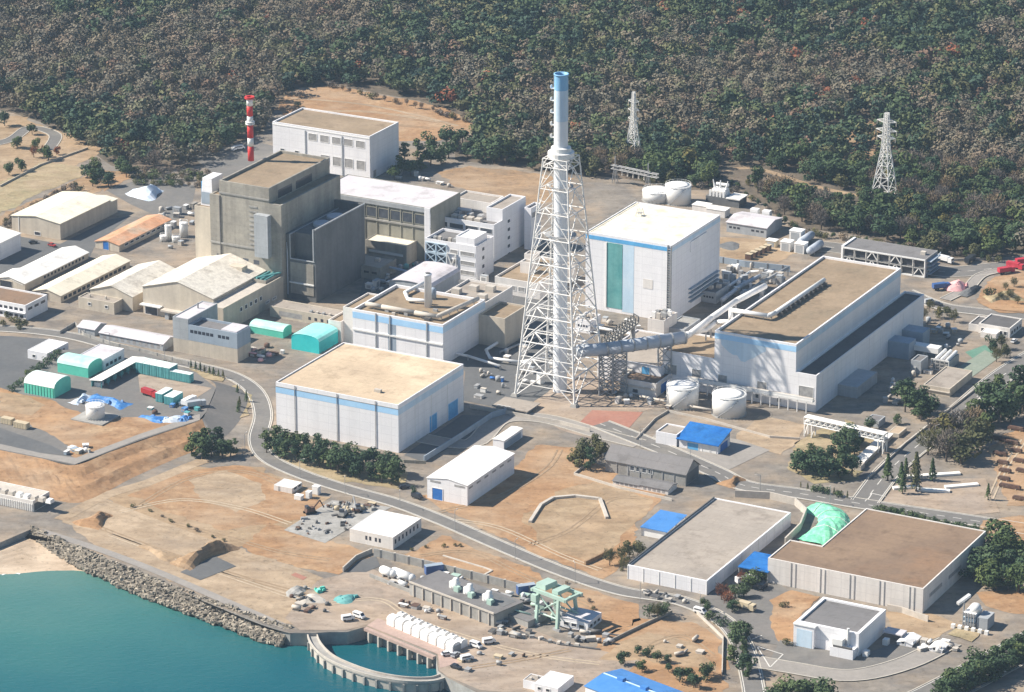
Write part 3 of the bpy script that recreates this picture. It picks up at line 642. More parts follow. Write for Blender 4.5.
for i in range(4): win(c, 'r', c.d*.35, c.d*.35+2, c.h-4-4.2*i, c.h-2.4-4.2*i, frame=None)
b = bld('stair_block', 'narrow white block beside the stepped office with one dark louvre', 'industrial building', (525, 207), (531, 208.5), (541, 203), 250)
flat(b, 'white_wall', 'grey_roof', par=.8); win(b, 'r', 1, b.d-1, b.h-5, b.h-2.5, 'shutter')
# low blocks between stack and control block
b = bld('low_block', 'low cream block with two roof boxes left of the lattice stack', 'industrial building', (497, 275), (540, 284), (575, 262), 300)
flat(b, 'white_wall_warm', 'tan_roof', par=1.0)
for i, (px, py) in enumerate(((531, 262), (527, 270))):
    x, y = ft(b, px, py); flat(b, 'white_wall_warm', 'grey_tan_roof', par=.5, w=5.5, d=5, h=b.h+4.4, x0=x-2.5, y0=y-2, zb=b.h-1, names=('roof_box_wall', 'roof_box_roof'))
win_row(b, 'f', 2, b.w*.7, 2.5, 4.5, 3, mat='shutter')
# long white roofed turbine hall of the old reactor
b = bld('turbine_hall', 'long hall with pale lilac roof and glazed olive front behind the old reactor', 'industrial building', (318, 189.5), (430.5, 208.5), (460, 192), 262)
flat(b, 'olive_wall', 'lilac_roof', par=.25, t=.3)
fbox(b, 'f', 0, b.w, b.h-2.4, b.h-.3, .5).build('eaves_band', 'grey_wall', b.root)
win_row(b, 'f', 1, b.w-2, b.h-8.5, b.h-4, 9, gap=.08, mat='glass', frame='olive_wall')
fbox(b, 'f', 0, b.w, b.h-10.2, b.h-9.4, .6).build('ledge', 'grey_concrete', b.root)
for i in range(10): fbox(b, 'f', b.w*i/9.5, b.w*i/9.5+.5, 0, b.h-2.5, .35).build('mullion', 'olive_wall', b.root)
fbox(b, 'f', b.w-3, b.w, 0, b.h, .7).build('corner_pier', 'white_wall', b.root)
flat(b, 'concrete_wall', 'cream_roof', par=.3, w=b.w*.36, d=10, h=9.5, x0=b.w*.52, y0=-10.05, names=('lean_to_wall', 'lean_to_roof'))
fbox(b, 'f', b.w*.55, b.w*.85, 4, 5.2, .2, y=-10.05).build('lean_to_ledge', 'white_steel', b.root)
# top left white building
b = bld('workshop_building', 'white two storey building with brown roof at the forest edge', 'industrial building', (272.5, 121.5), (369.6, 136.5), (396, 121.5), 180)
flat(b, 'white_wall', 'tan_roof', par=.8, t=.6)
def wpx(b, a, c, **k):
    (x0, z0), (x1, z1) = ff(b, *a), ff(b, *c); return win(b, 'f', x0, x1, min(z0, z1), max(z0, z1), **k)
for i in range(5): x = b.w*(.375+.122*i); win(b, 'f', x, x+b.w*.082, b.h-6.6, b.h-3.2, 'shutter')
for i in range(4): x = b.w*(.50+.122*i); win(b, 'f', x, x+b.w*.082, b.h-18, b.h-13.5, 'shutter')
for i in range(2): x = b.w*(.08+.15*i); win(b, 'f', x, x+2.2, b.h-16, b.h-13.5, 'glass')
for u in (.34, .72): MB().box(b.w*u-.25, b.w*u+.25, -.35, .05, 0, b.h-2).build('pilaster', 'grey_wall', b.root)
fbox(b, 'f', 0, b.w, b.h-1.5, b.h-1.0, .15).build('roof_edge', 'white_steel', b.root)
win(b, 'r', 3, 6, 0.2, 4, 'shutter', 'door')
# old reactor, concrete
b = old = bld('reactor_building', 'weathered beige concrete reactor block with dark side and flat tan roof', 'reactor building', (210, 193.5), (281, 205.5), (334, 174), 300)
flat(b, 'concrete_wall', 'tan_roof', par=.4, t=1)
H = b.h; zu = hgt(269, 300, 189)
# upper storey set back on the right
x1, _ = ff(b, 269, 195); x0, _ = ff(b, 219, 184)
flat(b, 'concrete_wall', 'tan_roof', par=1.2, t=.8, w=x1-x0, d=b.d*1.02, h=H+7.2, x0=x0, y0=0.01, zb=H-.41, names=('upper_wall', 'upper_roof'))
fbox(b, 'f', x0, x1, H+1.2, H+1.9, .4).build('ledge', 'grey_concrete', b.root)
xa, _ = ff(b, 258, 240); xb, _ = ff(b, 276, 240); za = ff(b, 266, 214)[1]; zb = ff(b, 266, 256)[1]
MB().box(xa, xb-2.4, -3.2, 0, zb, za).build('lift_shaft', 'grey_wall', b.root)
for k in range(10): z = zb+2+k*(H-zb-3)/10; MB().box(xa-4.4, xa-.1, -.25, .1, z, z+.8).build('louvre', 'grey_concrete', b.root)
x, _ = ff(b, 221, 240); MB().box(x-.25, x+.25, -.4, 0, 10, H).build('crane_rail', 'dark_steel', b.root)
fbox(b, 'f', 0, b.w*.7, ff(b, 240, 246)[1]-.4, ff(b, 240, 246)[1]+.4, .4).build('ledge', 'grey_concrete', b.root)
for i, u in enumerate((.08, .25, .45, .6)): win(b, 'f', b.w*u, b.w*u+3, 15, 17, 'glass', frame=None)
# flat dark plates that paint in the shade of recesses on the side
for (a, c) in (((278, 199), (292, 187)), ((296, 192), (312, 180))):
    (y0, z0), (y1, z1) = fr(b, *a, x=x1), fr(b, *c, x=x1); MB().box(x1-.1, x1+.05, min(y0, y1), max(y0, y1), H+.3, H+4.2).build('recess_shade', 'dark_glass', b.root)
# front left lower block with its blue and white vent house
flat(b, 'cream_wall', 'tan_roof', par=.6, w=8.8, d=18, h=H-7, x0=-8.82, y0=.6, names=('side_block_wall', 'side_block_roof'))
MB().taper(-7.5, -1.0, 4, 15, H-7.5, H+5.5, .8).build('vent_house', 'white_wall', b.root)
MB().box(-7.6, -7.45, 5, 14, H-6.5, H+3.5).build('vent_grille', 'light_blue_door', b.root)
fbox(b, 'f', -7.0, -1.6, H-6.5, H-1.0, -3.9, 4.0).build('vent_grille', 'blue_grey_wall', b.root)
# open topped side wing with two round lids
wx0 = b.w+.02; c = bld('tmp', 'x', 'x', (282, 224), (315, 230), (365, 209), 303)
wy = c.d; bpy.data.objects.remove(c.root); ox, oy, _ = loc_(b, c.o)
ww, hw, x0, y0 = c.w, c.h, ox, oy; x1 = x0+ww; y1 = y0+wy+7
x0 = b.w+.02
m = MB()
m.box(x1-1, x1, y0, y1, 0, hw)                      # tall right wall
m.box(x0, x1-1.005, y1-1, y1-.002, 0, hw-.01); m.box(x0, x0+2.2, y0+.002, y1-1.005, 0, hw-4)
m.box(x0+2.21, x1-1.005, y0+.01, y0+1, 0, hw-15.5)
m.build('wing_wall', 'dark_panel_and_shade', b.root)  # wing walls and deck toned dark to hold the shade on their concrete
MB().box(x0+2.25, x1-1.01, y0+4, y1-1.01, 0, hw-4).build('wing_deck', 'dark_panel_and_shade', b.root)
MB().box(x0+2.25, x1-1.01, y0+1.01, y0+3.99, 0, hw-17).build('wing_deck', 'dark_panel_and_shade', b.root)
for f in (.50, .80): MB().lathe([(4.2, hw-4.1), (4.2, hw-2.9), (3.8, hw-2.6)], 24, ((x0+x1)/2+.6, y0+4+(y1-y0-4)*f-6)).build('round_lid', 'duct_grey', b.root)
m = MB()
for p, q in (((x1, y0, hw), (x1, y1, hw)), ((x1-1, y0, hw-15.5), (x1-1, y0, hw)), ((x0+2.2, y0, hw-15.5), (x1-.5, y0, hw-15.5)), ((x0+2.2, y0, hw-15.5), (x0+2.2, y0, hw-4)), ((x0+2.2, y0, hw-4), (x0+2.2, y1, hw-4))): m.tube(p, q, .35, 5)
m.build('coping', 'grey_wall', b.root)
MB().box(x0+2.3, x1-1.1, y0-.3, y0, 3, hw-17).build('wing_panel', 'concrete_wall', b.root)
MB().box(x0+2.0, x1-.8, y0-.8, y0-.31, 8, 8.6).build('ledge', 'white_steel', b.root)
for k in range(5): MB().tube((x0+.6+k*.1, y0-.3, 2), (x0+.6+k*.1, y0-.3, hw-8-k), .12, 4).build('riser_pipe', 'duct_grey', b.root)
# low annex row along its foot
flat(b, 'cream_wall', 'grey_tan_roof', par=.5, w=b.w*.62, d=9, h=9.5, x0=.5, y0=-9.04, names=('annex_wall', 'annex_roof'))
flat(b, 'concrete_wall', 'grey_tan_roof', par=.5, w=b.w*.3, d=12, h=12.5, x0=b.w*.66, y0=-12.04, names=('annex_wall', 'annex_roof'))
for u in (.1, .3, .5): win(b, 'f', b.w*u, b.w*u+2, 5.5, 7, frame=None, y=-9.04)
MB().lathe([(2.4, 9.0), (2.2, 12), (.4, 13.4)], 14, (b.w*.52, -4.5)).build('vent', 'concrete_wall', b.root, True)
for k in range(5): MB().box(b.w*.2+k*4, b.w*.2+k*4+2, -6.5, -4, 9.0, 9.8+.4*(k % 3)).build('roof_unit', 'grey_steel', b.root)
# red and white chimney on its rear left corner
zt = H+5.8; x, y = ft(b, 251, 160.5, zt); top = P(251, 160.5, b.z0+zt)
hc_ = hgt(251, 160.5, 96.5, zt)
ch = thing('banded_chimney', 'red and white banded chimney standing on the concrete reactor roof', 'chimney', P(251, 160.5, zt+.2))
fr_ = [(0, .23), (.23, .36), (.36, .57), (.57, .70), (.70, .86), (.86, .97)]
for i, (a, c_) in enumerate(fr_): MB().lathe([(1.45, hc_*a), (1.40, hc_*c_)], 16).build('shaft_band', 'signal_red' if i % 2 == 0 else 'white_steel', ch, True)
MB().lathe([(1.45, hc_*.96), (2.3, hc_*.97), (2.3, hc_*1.0), (1.3, hc_*1.0), (1.3, hc_*.98)], 16).build('cap', 'signal_red', ch)
for f in (.57, .60): MB().lathe([(1.46, hc_*f), (2.2, hc_*f+.01), (2.2, hc_*f+.35), (1.46, hc_*f+.36)], 16, cap=False).build('platform', 'white_steel', ch)
# new reactor building
b = rb = bld('reactor_building', 'tall white reactor building with cream roof and green front panel', 'reactor building', (586.7, 231), (672, 245.5), (715, 214), 322)
flat(b, 'white_wall', 'cream_roof', par=.35, t=.5)
fbox(b, 'f', 0, b.w, b.h-3.0, b.h-1.2, .1).build('blue_band', 'light_blue_door', b.root)
fbox(b, 'r', .1, b.d, b.h-3.0, b.h-1.2, .1).build('blue_band', 'pale_blue_tone', b.root)
xa, _ = ff(b, 607, 260); xb, _ = ff(b, 622.5, 260); xc, _ = ff(b, 634, 260)
fbox(b, 'f', xa, xb, 2, b.h-3.4, .15).build('green_panel', 'green_panel', b.root)
fbox(b, 'f', xb+.05, xc, 1, b.h-3.2, .06).build('pale_blue_shading', 'pale_blue_tone', b.root)  # bluish shading next to the green panel, put on as a coloured strip
fbox(b, 'f', xa-.6, xa-.02, 2, b.h-3.4, .4).build('panel_frame', 'white_steel', b.root)
m = MB()
for k in range(26): z = b.h-2-k*(b.h-6)/26; m.box(b.w-1.8, b.w-.2, -.9, -.02, z, z+.45)
for s in (-1.9, -.15): m.box(b.w+s, b.w+s+.2, -1.0, -.02, 2, b.h)
m.build('corner_stair', 'grey_steel', b.root)
(xq, zq) = ff(b, 648, 284); fbox(b, 'f', xq-2.4, xq+2.4, zq-2.2, zq+2.2, .12).build('wall_hatch', 'white_wall_warm', b.root)
m = MB()
for k in range(4): m.box(b.w, b.w+1.6, b.d*.35, b.d*.95, 10-k*2.0, 10.4-k*2.0)
m.build('side_louvre', 'blue_grey_wall', b.root)
(xq, yq) = ft(b, 640, 215); m = MB()
for dx, dy in ((-1.5, -1.5), (1.5, -1.5), (1.5, 1.5), (-1.5, 1.5)): m.tube((xq+dx, yq+dy, b.h-.3), (xq+dx*.5, yq+dy*.5, b.h+3.2), .12, 4)
m.box(xq-1, xq+1, yq-1, yq+1, b.h+1, b.h+1.2); m.build('roof_mast', 'grey_steel', b.root)
m = MB()
for k in range(12): y = b.d*k/11.; m.tube((.3, y, b.h), (.3, y, b.h+1.1), .08, 4)
m.tube((.3, 0, b.h+1.1), (.3, b.d, b.h+1.1), .12, 4); m.build('roof_rail', 'grey_concrete', b.root)
(y0, z0), (y1, z1) = fr(b, 690, 246), fr(b, 706, 232); fbox(b, 'r', min(y0, y1), max(y0, y1), z0-3, z0+2, .5).build('side_box', 'white_wall', b.root)
# big turbine building
b = tb = bld('turbine_building', 'huge white turbine building with tan roof and lower right aisle', 'industrial building', (712, 332.5), (796.4, 344.5), (897.5, 267.5), 408.5)
flat(b, 'white_wall', 'tan_roof', par=1.0, t=.7)
hl = hgt(817, 412, 375.5); aw = 9.5
hl = b.h - (hgt(796.4, 408.5, 344.5) - hgt(796.4, 408.5, 372))
flat(b, 'white_wall', 'slate_roof', par=.9, t=.5, w=aw, d=b.d*1.045, h=hl, x0=b.w+.02, y0=0, names=('aisle_wall', 'aisle_roof'))
fbox(b, 'f', 0, b.w, b.h-3.4, b.h-1.0, .06).build('blue_band', 'sky_blue_paint', b.root)
fbox(b, 'r', .1, b.d, b.h-3.4, b.h-1.0, .06).build('blue_band', 'pale_blue_tone', b.root)
m = MB()
random.seed(21)
xs = [b.w*.08+i*b.w*.55/11 for i in range(12)]
up = [(x, b.h-3.5) for x in xs]; dn = [(x, b.h-5.5-7*math.sin(i/11*math.pi)*random.uniform(.5, 1)) for i, x in enumerate(xs)]
for i in range(11): m.quad((dn[i][0], -.03, dn[i][1]), (dn[i+1][0], -.03, dn[i+1][1]), (up[i+1][0], -.03, up[i+1][1]), (up[i][0], -.03, up[i][1]))
m.build('pale_blue_wave', 'pale_blue_tone', b.root)  # pale blue area with a wavy lower edge below the band
for px, py, s in ((722.6, 379.6, 2.0), (762, 386.6, 2.1)): x, z = ff(b, px, py); win(b, 'f', x-s, x+s, z-s, z+s, 'shutter')
x, z = ff(b, 806, 393); win(b, 'f', x-3.2, x+3.2, z-2.8, z+2.8, 'shutter')
for i in range(3): x, z = ff(b, 735+i*22, 392+i*4); win(b, 'f', x-.7, x+.7, z-.8, z+.8, 'glass')
q = [ft(b, *p, z=b.h+1) for p in ((731, 310), (768, 316), (775, 313), (824, 280))]
tq = q[0]
du = pipe_rack(b, 'roof_duct', 'white_steel', [(q[0][0], q[0][1], b.h-4)] + [(x, y, b.h+1.0) for x, y in q], 1.05, 4, b.h-1)
a_, c_ = Vector((*q[2], 0)), Vector((*q[3], 0))
for k in range(11): p = a_.lerp(c_, (k+.5)/11); MB().box(p.x-.4, p.x+2.6, p.y-.25, p.y+.25, b.h-1, b.h+.9).build('duct_saddle', 'dark_steel', du)
for k in range(9): MB().box(b.w+aw, b.w+aw+.12, b.d*(k+.5)/9-.2, b.d*(k+.5)/9+.2, 0, hl-1).build('pilaster', 'white_wall', b.root)
units(b, [(b.w+aw+5, b.d*.72), (b.w+aw+5, b.d*.86)], 0, 'side_annex', 'blue_grey_wall', s=(9.9, 8, 7.5))
units(b, [(b.w+aw+4.5, b.d*.30)], 0, 'side_annex', 'grey_wall', s=(8.9, 22, 5))
# low front wing of it
xw0 = ff(b, 662.5, 360)[0]; hw_ = ff(b, 690, 354.5)[1]
flat(b, 'white_wall', 'tan_roof', par=.7, t=.5, w=-xw0-.02, d=26, h=hw_, x0=xw0, y0=0.0, names=('front_wing_wall', 'front_wing_roof'))
for px, py in ((672.3, 369.5), (696.5, 374.3)): x, z = ff(b, px, py); win(b, 'f', x-2, x+2, z-2.1, z+2.1, 'shutter')
# covered pipe gallery along the foot of its front
m = MB(); x0, z0 = ff(b, 690, 388); x1 = b.w+aw
m.box(x0, x1, -3.4, -1.2, 5.2, 6.0); m.box(x0, x1, -3.3, -3.1, 6.0, 7.0)
for k in range(14): x = x0+(x1-x0)*(k+.3)/14; m.box(x-.2, x+.2, -3.3, -2.9, 0, 5.2)
m.build('pipe_gallery', 'white_steel', b.root)
MB().tube((x0, -2.2, 6.6), (x1, -2.2, 6.6), .45, 8).build('gallery_pipe', 'light_concrete', b.root)
# small brown roofed block between tanks and stack
b = bld('valve_house', 'small cream block with brown roof and blue door left of the white tanks', 'industrial building', (622.5, 376), (656, 384), (668, 372), 398)
flat(b, 'white_wall_warm', 'brown_roof', par=.8)
win(b, 'r', b.d*.3, b.d*.8, .3, 4.5, 'blue_door', 'door'); fbox(b, 'f', 0, b.w, 3.4, 4.1, .5).build('ledge', 'light_concrete', b.root); win(b, 'f', b.w*.35, b.w*.5, .8, 2.4)
# block below the reactor with machinery on its roof
b = bld('filter_house', 'cream block with rooftop machinery at the foot of the white reactor', 'industrial building', (648, 318), (664, 321), (676, 312), 345)
flat(b, 'white_wall_warm', 'grey_tan_roof', par=.6)
for i in range(10): x, y = random.uniform(1, b.w-1), random.uniform(1, b.d-1); MB().box(x-.9, x+.9, y-.7, y+.7, b.h-.6, b.h+random.uniform(.4, 3.2)).build('roof_unit', random.choice(['light_concrete', 'grey_steel', 'white_steel']), b.root)
b = bld('filter_house', 'grey lean-to block beside the machinery roofed block under the duct', 'industrial building', (666, 326), (684, 330), (696, 318), 344)
flat(b, 'grey_wall', 'grey_concrete', par=.4)
# sloping conveyor gallery
a_, c_ = P(604, 344, 12), P(636, 321, 20); dv = c_-a_; rz = math.atan2(dv.y, dv.x)
g = thing('conveyor_gallery', 'inclined ribbed gallery rising to the foot of the white reactor', 'gallery', (a_.x, a_.y, 0), rz)
ln = math.hypot(dv.x, dv.y); m = MB()
m.hexa([(0,-2,11),(ln,-2,19),(ln,2,19),(0,2,11),(0,-2,12),(ln,-2,20),(ln,2,20),(0,2,12)]); m.build('floor', 'grey_concrete', g)
m = MB()
for k in range(12): t = k/11; x = ln*t; z = 12+8*t; m.box(x-.3, x+.3, -2.3, -1.9, z, z+2.4); m.box(x-.3, x+.3, 1.9, 2.3, z, z+2.4); m.box(x-.2, x+.2, -2.3, 2.3, z+2.41, z+2.8)
m.build('rib', 'light_concrete', g)
for t in (.1, .5, .9): m.box(ln*t-.4, ln*t+.4, -1.6, 1.6, 0, 11+8*t)
m.build('trestle', 'grey_steel', g)
b = bld('link_building', 'plain pale block between stack and turbine building with a blue shutter', 'industrial building', (600, 354), (661, 367), (700, 340), 389)
flat(b, 'white_wall', 'grey_tan_roof', par=.6)
x, z = ff(b, 643, 356+12); win(b, 'f', b.w*.70, b.w*.82, b.h-7.5, b.h-1.2, 'light_blue_door', 'door')
MB().taper(b.w*.42, b.w*.6, -3, .0, 0, 7, .7).build('hopper', 'light_concrete', b.root)
# ------------------------------------------------------------------ lattice stack
fl, ff_, frr = P(516, 394.5), P(573, 410), P(604, 390)
ctr = (fl + frr)*.5; zt = hgt(557, 392, 157.5); ztop = hgt(557, 392, 75.5)
ctr = Vector((P(560, 391).x, P(560, 391).y, 0))
st = thing('lattice_stack', 'tall white ventilation stack inside a braced steel lattice tower with blue top', 'chimney', ctr, YAW)
hb = (ff_-fl).length/2*.93; htp = 5.6
def hs(z): return hb + (htp-hb)*z/zt
lv = [0, .115, .235, .345, .455, .565, .67, .775, .875, .965]
lv = [f*zt for f in lv] + [zt]
cs = ((-1,-1),(1,-1),(1,1),(-1,1))
for sx, sy in cs:
    m = MB()
    for i in range(len(lv)-1):
        a, c = hs(lv[i]), hs(lv[i+1]); m.tube((sx*a, sy*a, lv[i]), (sx*c, sy*c, lv[i+1]), .52-.025*i, 8)
    m.build('tower_leg', 'tower_steel', st); 
    MB().taper(sx*hb-1.6, sx*hb+1.6, sy*hb-1.6, sy*hb+1.6, 0, 1.2, .5).build('footing', 'grey_concrete', st)
for i in range(len(lv)-1):
    a, c = hs(lv[i]), hs(lv[i+1]); z0, z1 = lv[i], lv[i+1]; zm = (z0+z1)/2; am = (a+c)/2; r = .28-.011*i
    for k in range(4):
        p, q = cs[k], cs[(k+1) % 4]; m = MB(); mid = ((p[0]+q[0])/2, (p[1]+q[1])/2)
        m.tube((p[0]*c, p[1]*c, z1), (q[0]*c, q[1]*c, z1), r*1.15, 6)
        m.tube((p[0]*a, p[1]*a, z0), (mid[0]*c, mid[1]*c, z1), r, 6); m.tube((q[0]*a, q[1]*a, z0), (mid[0]*c, mid[1]*c, z1), r, 6)
        h_ = Vector((mid[0]*(a+c)/2*1, mid[1]*(a+c)/2, zm))
        pm = Vector((p[0]*am, p[1]*am, zm)); qm = Vector((q[0]*am, q[1]*am, zm))
        pd = Vector(((p[0]*a+mid[0]*c)/2, (p[1]*a+mid[1]*c)/2, zm)); qd = Vector(((q[0]*a+mid[0]*c)/2, (q[1]*a+mid[1]*c)/2, zm))
        m.tube(pm, pd, r*.65, 5); m.tube(qm, qd, r*.65, 5)
        if i < 6: m.tube(pm, (p[0]*c*.5+mid[0]*c*.5, p[1]*c*.5+mid[1]*c*.5, z1), r*.6, 5); m.tube(qm, (q[0]*c*.5+mid[0]*c*.5, q[1]*c*.5+mid[1]*c*.5, z1), r*.6, 5); m.tube(pd, qd, r*.6, 5)
        m.build('lattice_panel', 'tower_steel', st)
    if i < len(lv)-2:
        m = MB()
        for k in range(4): p, q = cs[k], cs[(k+1) % 4]; m.tube(((p[0]+q[0])/2*c, (p[1]+q[1])/2*c, z1), (0, 0, z1), r*.8, 5)
        mids = [((cs[k][0]+cs[(k+1) % 4][0])/2*c, (cs[k][1]+cs[(k+1) % 4][1])/2*c, z1) for k in range(4)]
        for k in range(4): m.tube(mids[k], mids[(k+1) % 4], r*.8, 5)
        m.build('plan_brace', 'tower_steel', st)
        if i in (5, 7): MB().lathe([(4.4, z1+.2), (c*.8, z1+.2), (c*.8, z1+.35), (4.4, z1+.36)], 20, cap=False).build('platform', 'grey_steel', st)
rs = 2.95; seg = [(0, .62, 'stack_white'), (.62, .86, 'stack_white'), (.86, .955, 'stack_pale_blue'), (.955, 1, 'stack_blue')]
for a, c, mt in seg: MB().lathe([(rs, ztop*a), (rs-.05, ztop*c-.02)], 28, cap=False).build('flue_section', mt, st, True)
MB().lathe([(rs-.05, ztop-.05), (rs+.25, ztop), (rs+.25, ztop+.5), (rs-.35, ztop+.5), (rs-.35, ztop-1.5)], 28, cap=False).build('rim', 'stack_blue', st, True)
MB().lathe([(rs-.4, ztop-1.6), (rs-.4, ztop-1.4)], 24).build('flue_mouth', 'dark_steel', st)
MB().lathe([(3.0, zt-.4), (5.6, zt+.1), (5.6, zt+2.2), (5.2, zt+2.3), (4.4, zt+2.4), (4.2, zt+4.2), (3.0, zt+4.6)], 24).build('crown_platform', 'white_steel', st)
for k in range(5):
    z = zt+8+k*(ztop-zt-9)/5; m = MB(); m.box(-rs-1.8, -rs+.2, -.9, .9, z, z+.25); m.box(-rs-1.9, -rs-1.7, -.9, .9, z+.25, z+1.3); m.build('ladder_stage', 'white_steel' if k < 4 else 'stack_white', st)
m = MB(); m.box(-rs-.55, -rs-.40, -.35, -.25, 4, ztop); m.box(-rs-.55, -rs-.40, .25, .35, 4, ztop)
m.build('ladder', 'grey_steel', st)
# big horizontal duct on trestles to the stack
def wp(px, pyg, z): v = P(px, pyg); v.z = z; return v
zd = hgt(604, 393, 348.5)
def at_h(px, py, z): return P(px, py, z)
pts = [at_h(577, 351, zd), at_h(606, 349, zd), at_h(684, 337.5, zd)]
du = thing('exhaust_duct', 'thick grey exhaust duct on a trestle from the lattice stack to the plant', 'pipe', (pts[1].x, pts[1].y, 0))
of = Vector((pts[1].x, pts[1].y, 0)); lp = [p-of for p in pts]
MB().path(lp, 2.75, 20).build('duct_body', 'duct_grey', du, True)
for i in range(7): p = lp[1].lerp(lp[2], i/6); d = (lp[2]-lp[1]).normalized(); MB().tube(p-d*.3, p+d*.3, 2.95, 20).build('flange', 'grey_steel', du)
for i, t in enumerate((.0, .18, .75)):
    p = lp[1].lerp(lp[2], t); m = MB(); w = 2.8
    for sx, sy in cs: m.tube((p.x+sx*w, p.y+sy*w, 0), (p.x+sx*w, p.y+sy*w, p.z-1.2), .28, 6)
    for k in range(5 if i < 2 else 3):
        n_ = 5 if i < 2 else 3; z0, z1 = (p.z-2)*k/n_, (p.z-2)*(k+1)/n_
        for j in range(4):
            a, c = cs[j], cs[(j+1) % 4]; m.tube((p.x+a[0]*w, p.y+a[1]*w, z0), (p.x+c[0]*w, p.y+c[1]*w, z1), .2, 5); m.tube((p.x+a[0]*w, p.y+a[1]*w, z1), (p.x+c[0]*w, p.y+c[1]*w, z1), .22, 5); m.tube((p.x+a[0]*w, p.y+a[1]*w, z1), (p.x+c[0]*w, p.y+c[1]*w, z0), .2, 5)
    m.build('trestle', 'grey_steel', du)
# two white branch pipes
z1 = tb.h-2
p2 = [lp[2]+of, at_h(690, 334, zd+1), at_h(711, 318, zd+4), at_h(736, 301, zd+5), at_h(765, 286, zd+5)]
o = thing('branch_pipe', 'upper white pipe climbing from the grey duct towards the turbine building', 'pipe', (p2[0].x, p2[0].y, 0)); oo = Vector((p2[0].x, p2[0].y, 0))
MB().path([p-oo for p in p2], 1.35, 14).build('pipe_body', 'white_steel', o, True)
for p in p2[2:4]: MB().box(p.x-oo.x-.4, p.x-oo.x+.4, p.y-oo.y-.4, p.y-oo.y+.4, 0, p.z-1.5).build('support', 'grey_steel', o)
e_ = tb.o + tb.ex*tq[0] + tb.ey*tq[1]
p2 = [at_h(684, 334.5, zd-1), at_h(706, 330, zd), at_h(716, 322, zd+2), Vector((e_.x, e_.y, tb.h-4.2))]
o = thing('branch_pipe', 'lower white pipe bending from the grey duct up to the tan turbine roof', 'pipe', (p2[0].x, p2[0].y, 0)); oo = Vector((p2[0].x, p2[0].y, 0))
MB().path([p-oo for p in p2], 1.0, 12).build('pipe_body', 'white_steel', o, True)
m = MB(); p = p2[1]; m.box(p.x-oo.x-.3, p.x-oo.x+.3, p.y-oo.y-.3, p.y-oo.y+.3, 0, p.z-1); m.build('support', 'grey_steel', o)

b = bld('long_shed', 'long low beige building between the concrete reactor and the mint tents', 'industrial building', (271, 305), (347, 319.5), (358, 313), 330)
flat(b, 'cream_wall', 'grey_tan_roof', par=.3); win(b, 'f', b.w*.12, b.w*.42, 1.0, b.h-1.6, 'shutter', 'door', None)
for k in range(6): MB().box(b.w*(.5+.08*k), b.w*(.5+.08*k)+1.2, 1, 2.4, b.h-.3, b.h+.7).build('roof_unit', random.choice(['grey_steel', 'light_concrete']), b.root); win(b, 'f', b.w*(.5+.08*k), b.w*(.5+.08*k)+1.4, 1.6, 3, frame=None)
# ------------------------------------------------------------------ warehouses and tents, left
b = bld('warehouse', 'big cream low gabled warehouse at the upper left by the dry lawn', 'warehouse', (13, 215), (60, 224), (107.5, 199.5), 240)
gable(b, 'cream_wall', 'cream_roof', 1.8, 'y')
gable(b, 'cream_wall', 'cream_roof', .6, 'y', x0=b.w*.55, y0=b.d+.02, w=b.w*.45, d=6, h=b.h-1.2, names=('rear_bay_wall', 'rear_bay_roof'))
x, z = ff(b, 37.5, 233.5); win(b, 'f', x-1.6, x+1.6, z-.8, z+.8, 'dark_glass')
x, z = ff(b, 19, 226); fbox(b, 'f', x-.15, x+.15, 0, b.h, .2).build('drainpipe', 'white_steel', b.root)
b = bld('warehouse', 'white hall cut by the left picture edge below the dry lawn', 'warehouse', (-52, 225), (-8, 247), (17.5, 233), 264)
b.h = b.h; gable(b, 'white_wall', 'white_roof', 2.2, 'y')
b = bld('warehouse', 'narrow warehouse with rusty orange roof and blue door', 'warehouse', (95, 241.5), (119, 245.5), (170, 219.5), 252)
gable(b, 'cream_wall', 'rust_roof', 1.5, 'y')
x, z = ff(b, 106, 246); win(b, 'f', x-1.6, x+1.6, .1, 4, 'blue_door', 'door', 'cream_wall')
win_row(b, 'r', 4, b.d-4, 1.6, 2.6, 8)
b = bld('warehouse', 'long low white roofed warehouse with a raised front bay, upper of two', 'warehouse', (-1, 279), (23, 285), (90, 253), 291)
gable(b, 'cream_wall', 'white_roof', 2.0, 'y')
gable(b, 'cream_wall', 'white_roof', 2.0, 'y', w=b.w+2.4, d=b.d*.28, h=b.h+.8, x0=-1.2, y0=-.3, names=('front_bay_wall', 'front_bay_roof'))
win(b, 'f', b.w*.15, b.w*.6, .6, 3.6, 'dark_glass', 'door', 'cream_wall', y=-.3)
win_row(b, 'r', b.d*.3, b.d-3, 1.0, 2.2, 12, gap=.5, mat='dark_glass', frame=None)
b = bld('warehouse', 'long low cream roofed warehouse with dark open side, lower of two', 'warehouse', (37, 289), (60.6, 296), (129.5, 261), 303)
gable(b, 'cream_wall', 'cream_roof', 2.0, 'y')
win(b, 'f', b.w*.28, b.w*.55, .1, 3.6, 'dark_glass', 'door', 'cream_wall'); win_row(b, 'r', 2, b.d-3, .8, 2.3, 14, gap=.3, frame=None)
b = bld('office', 'white two storey office with brown roof at the left edge', 'office', (-24, 296), (25.4, 305.5), (47, 294.5), 321)
flat(b, 'white_wall', 'brown_roof', par=.7, t=.5)
win_row(b, 'f', 1, b.w-1, b.h-3.0, b.h-1.7, 9, mat='dark_glass', frame=None); win_row(b, 'f', 1, b.w-1, b.h-6.2, b.h-4.9, 9, mat='dark_glass', frame=None)
fbox(b, 'f', 0, b.w, b.h-3.9, b.h-3.6, .9).build('balcony', 'white_wall', b.root); win_row(b, 'r', 1, b.d-1, b.h-3, b.h-1.8, 3, frame=None)
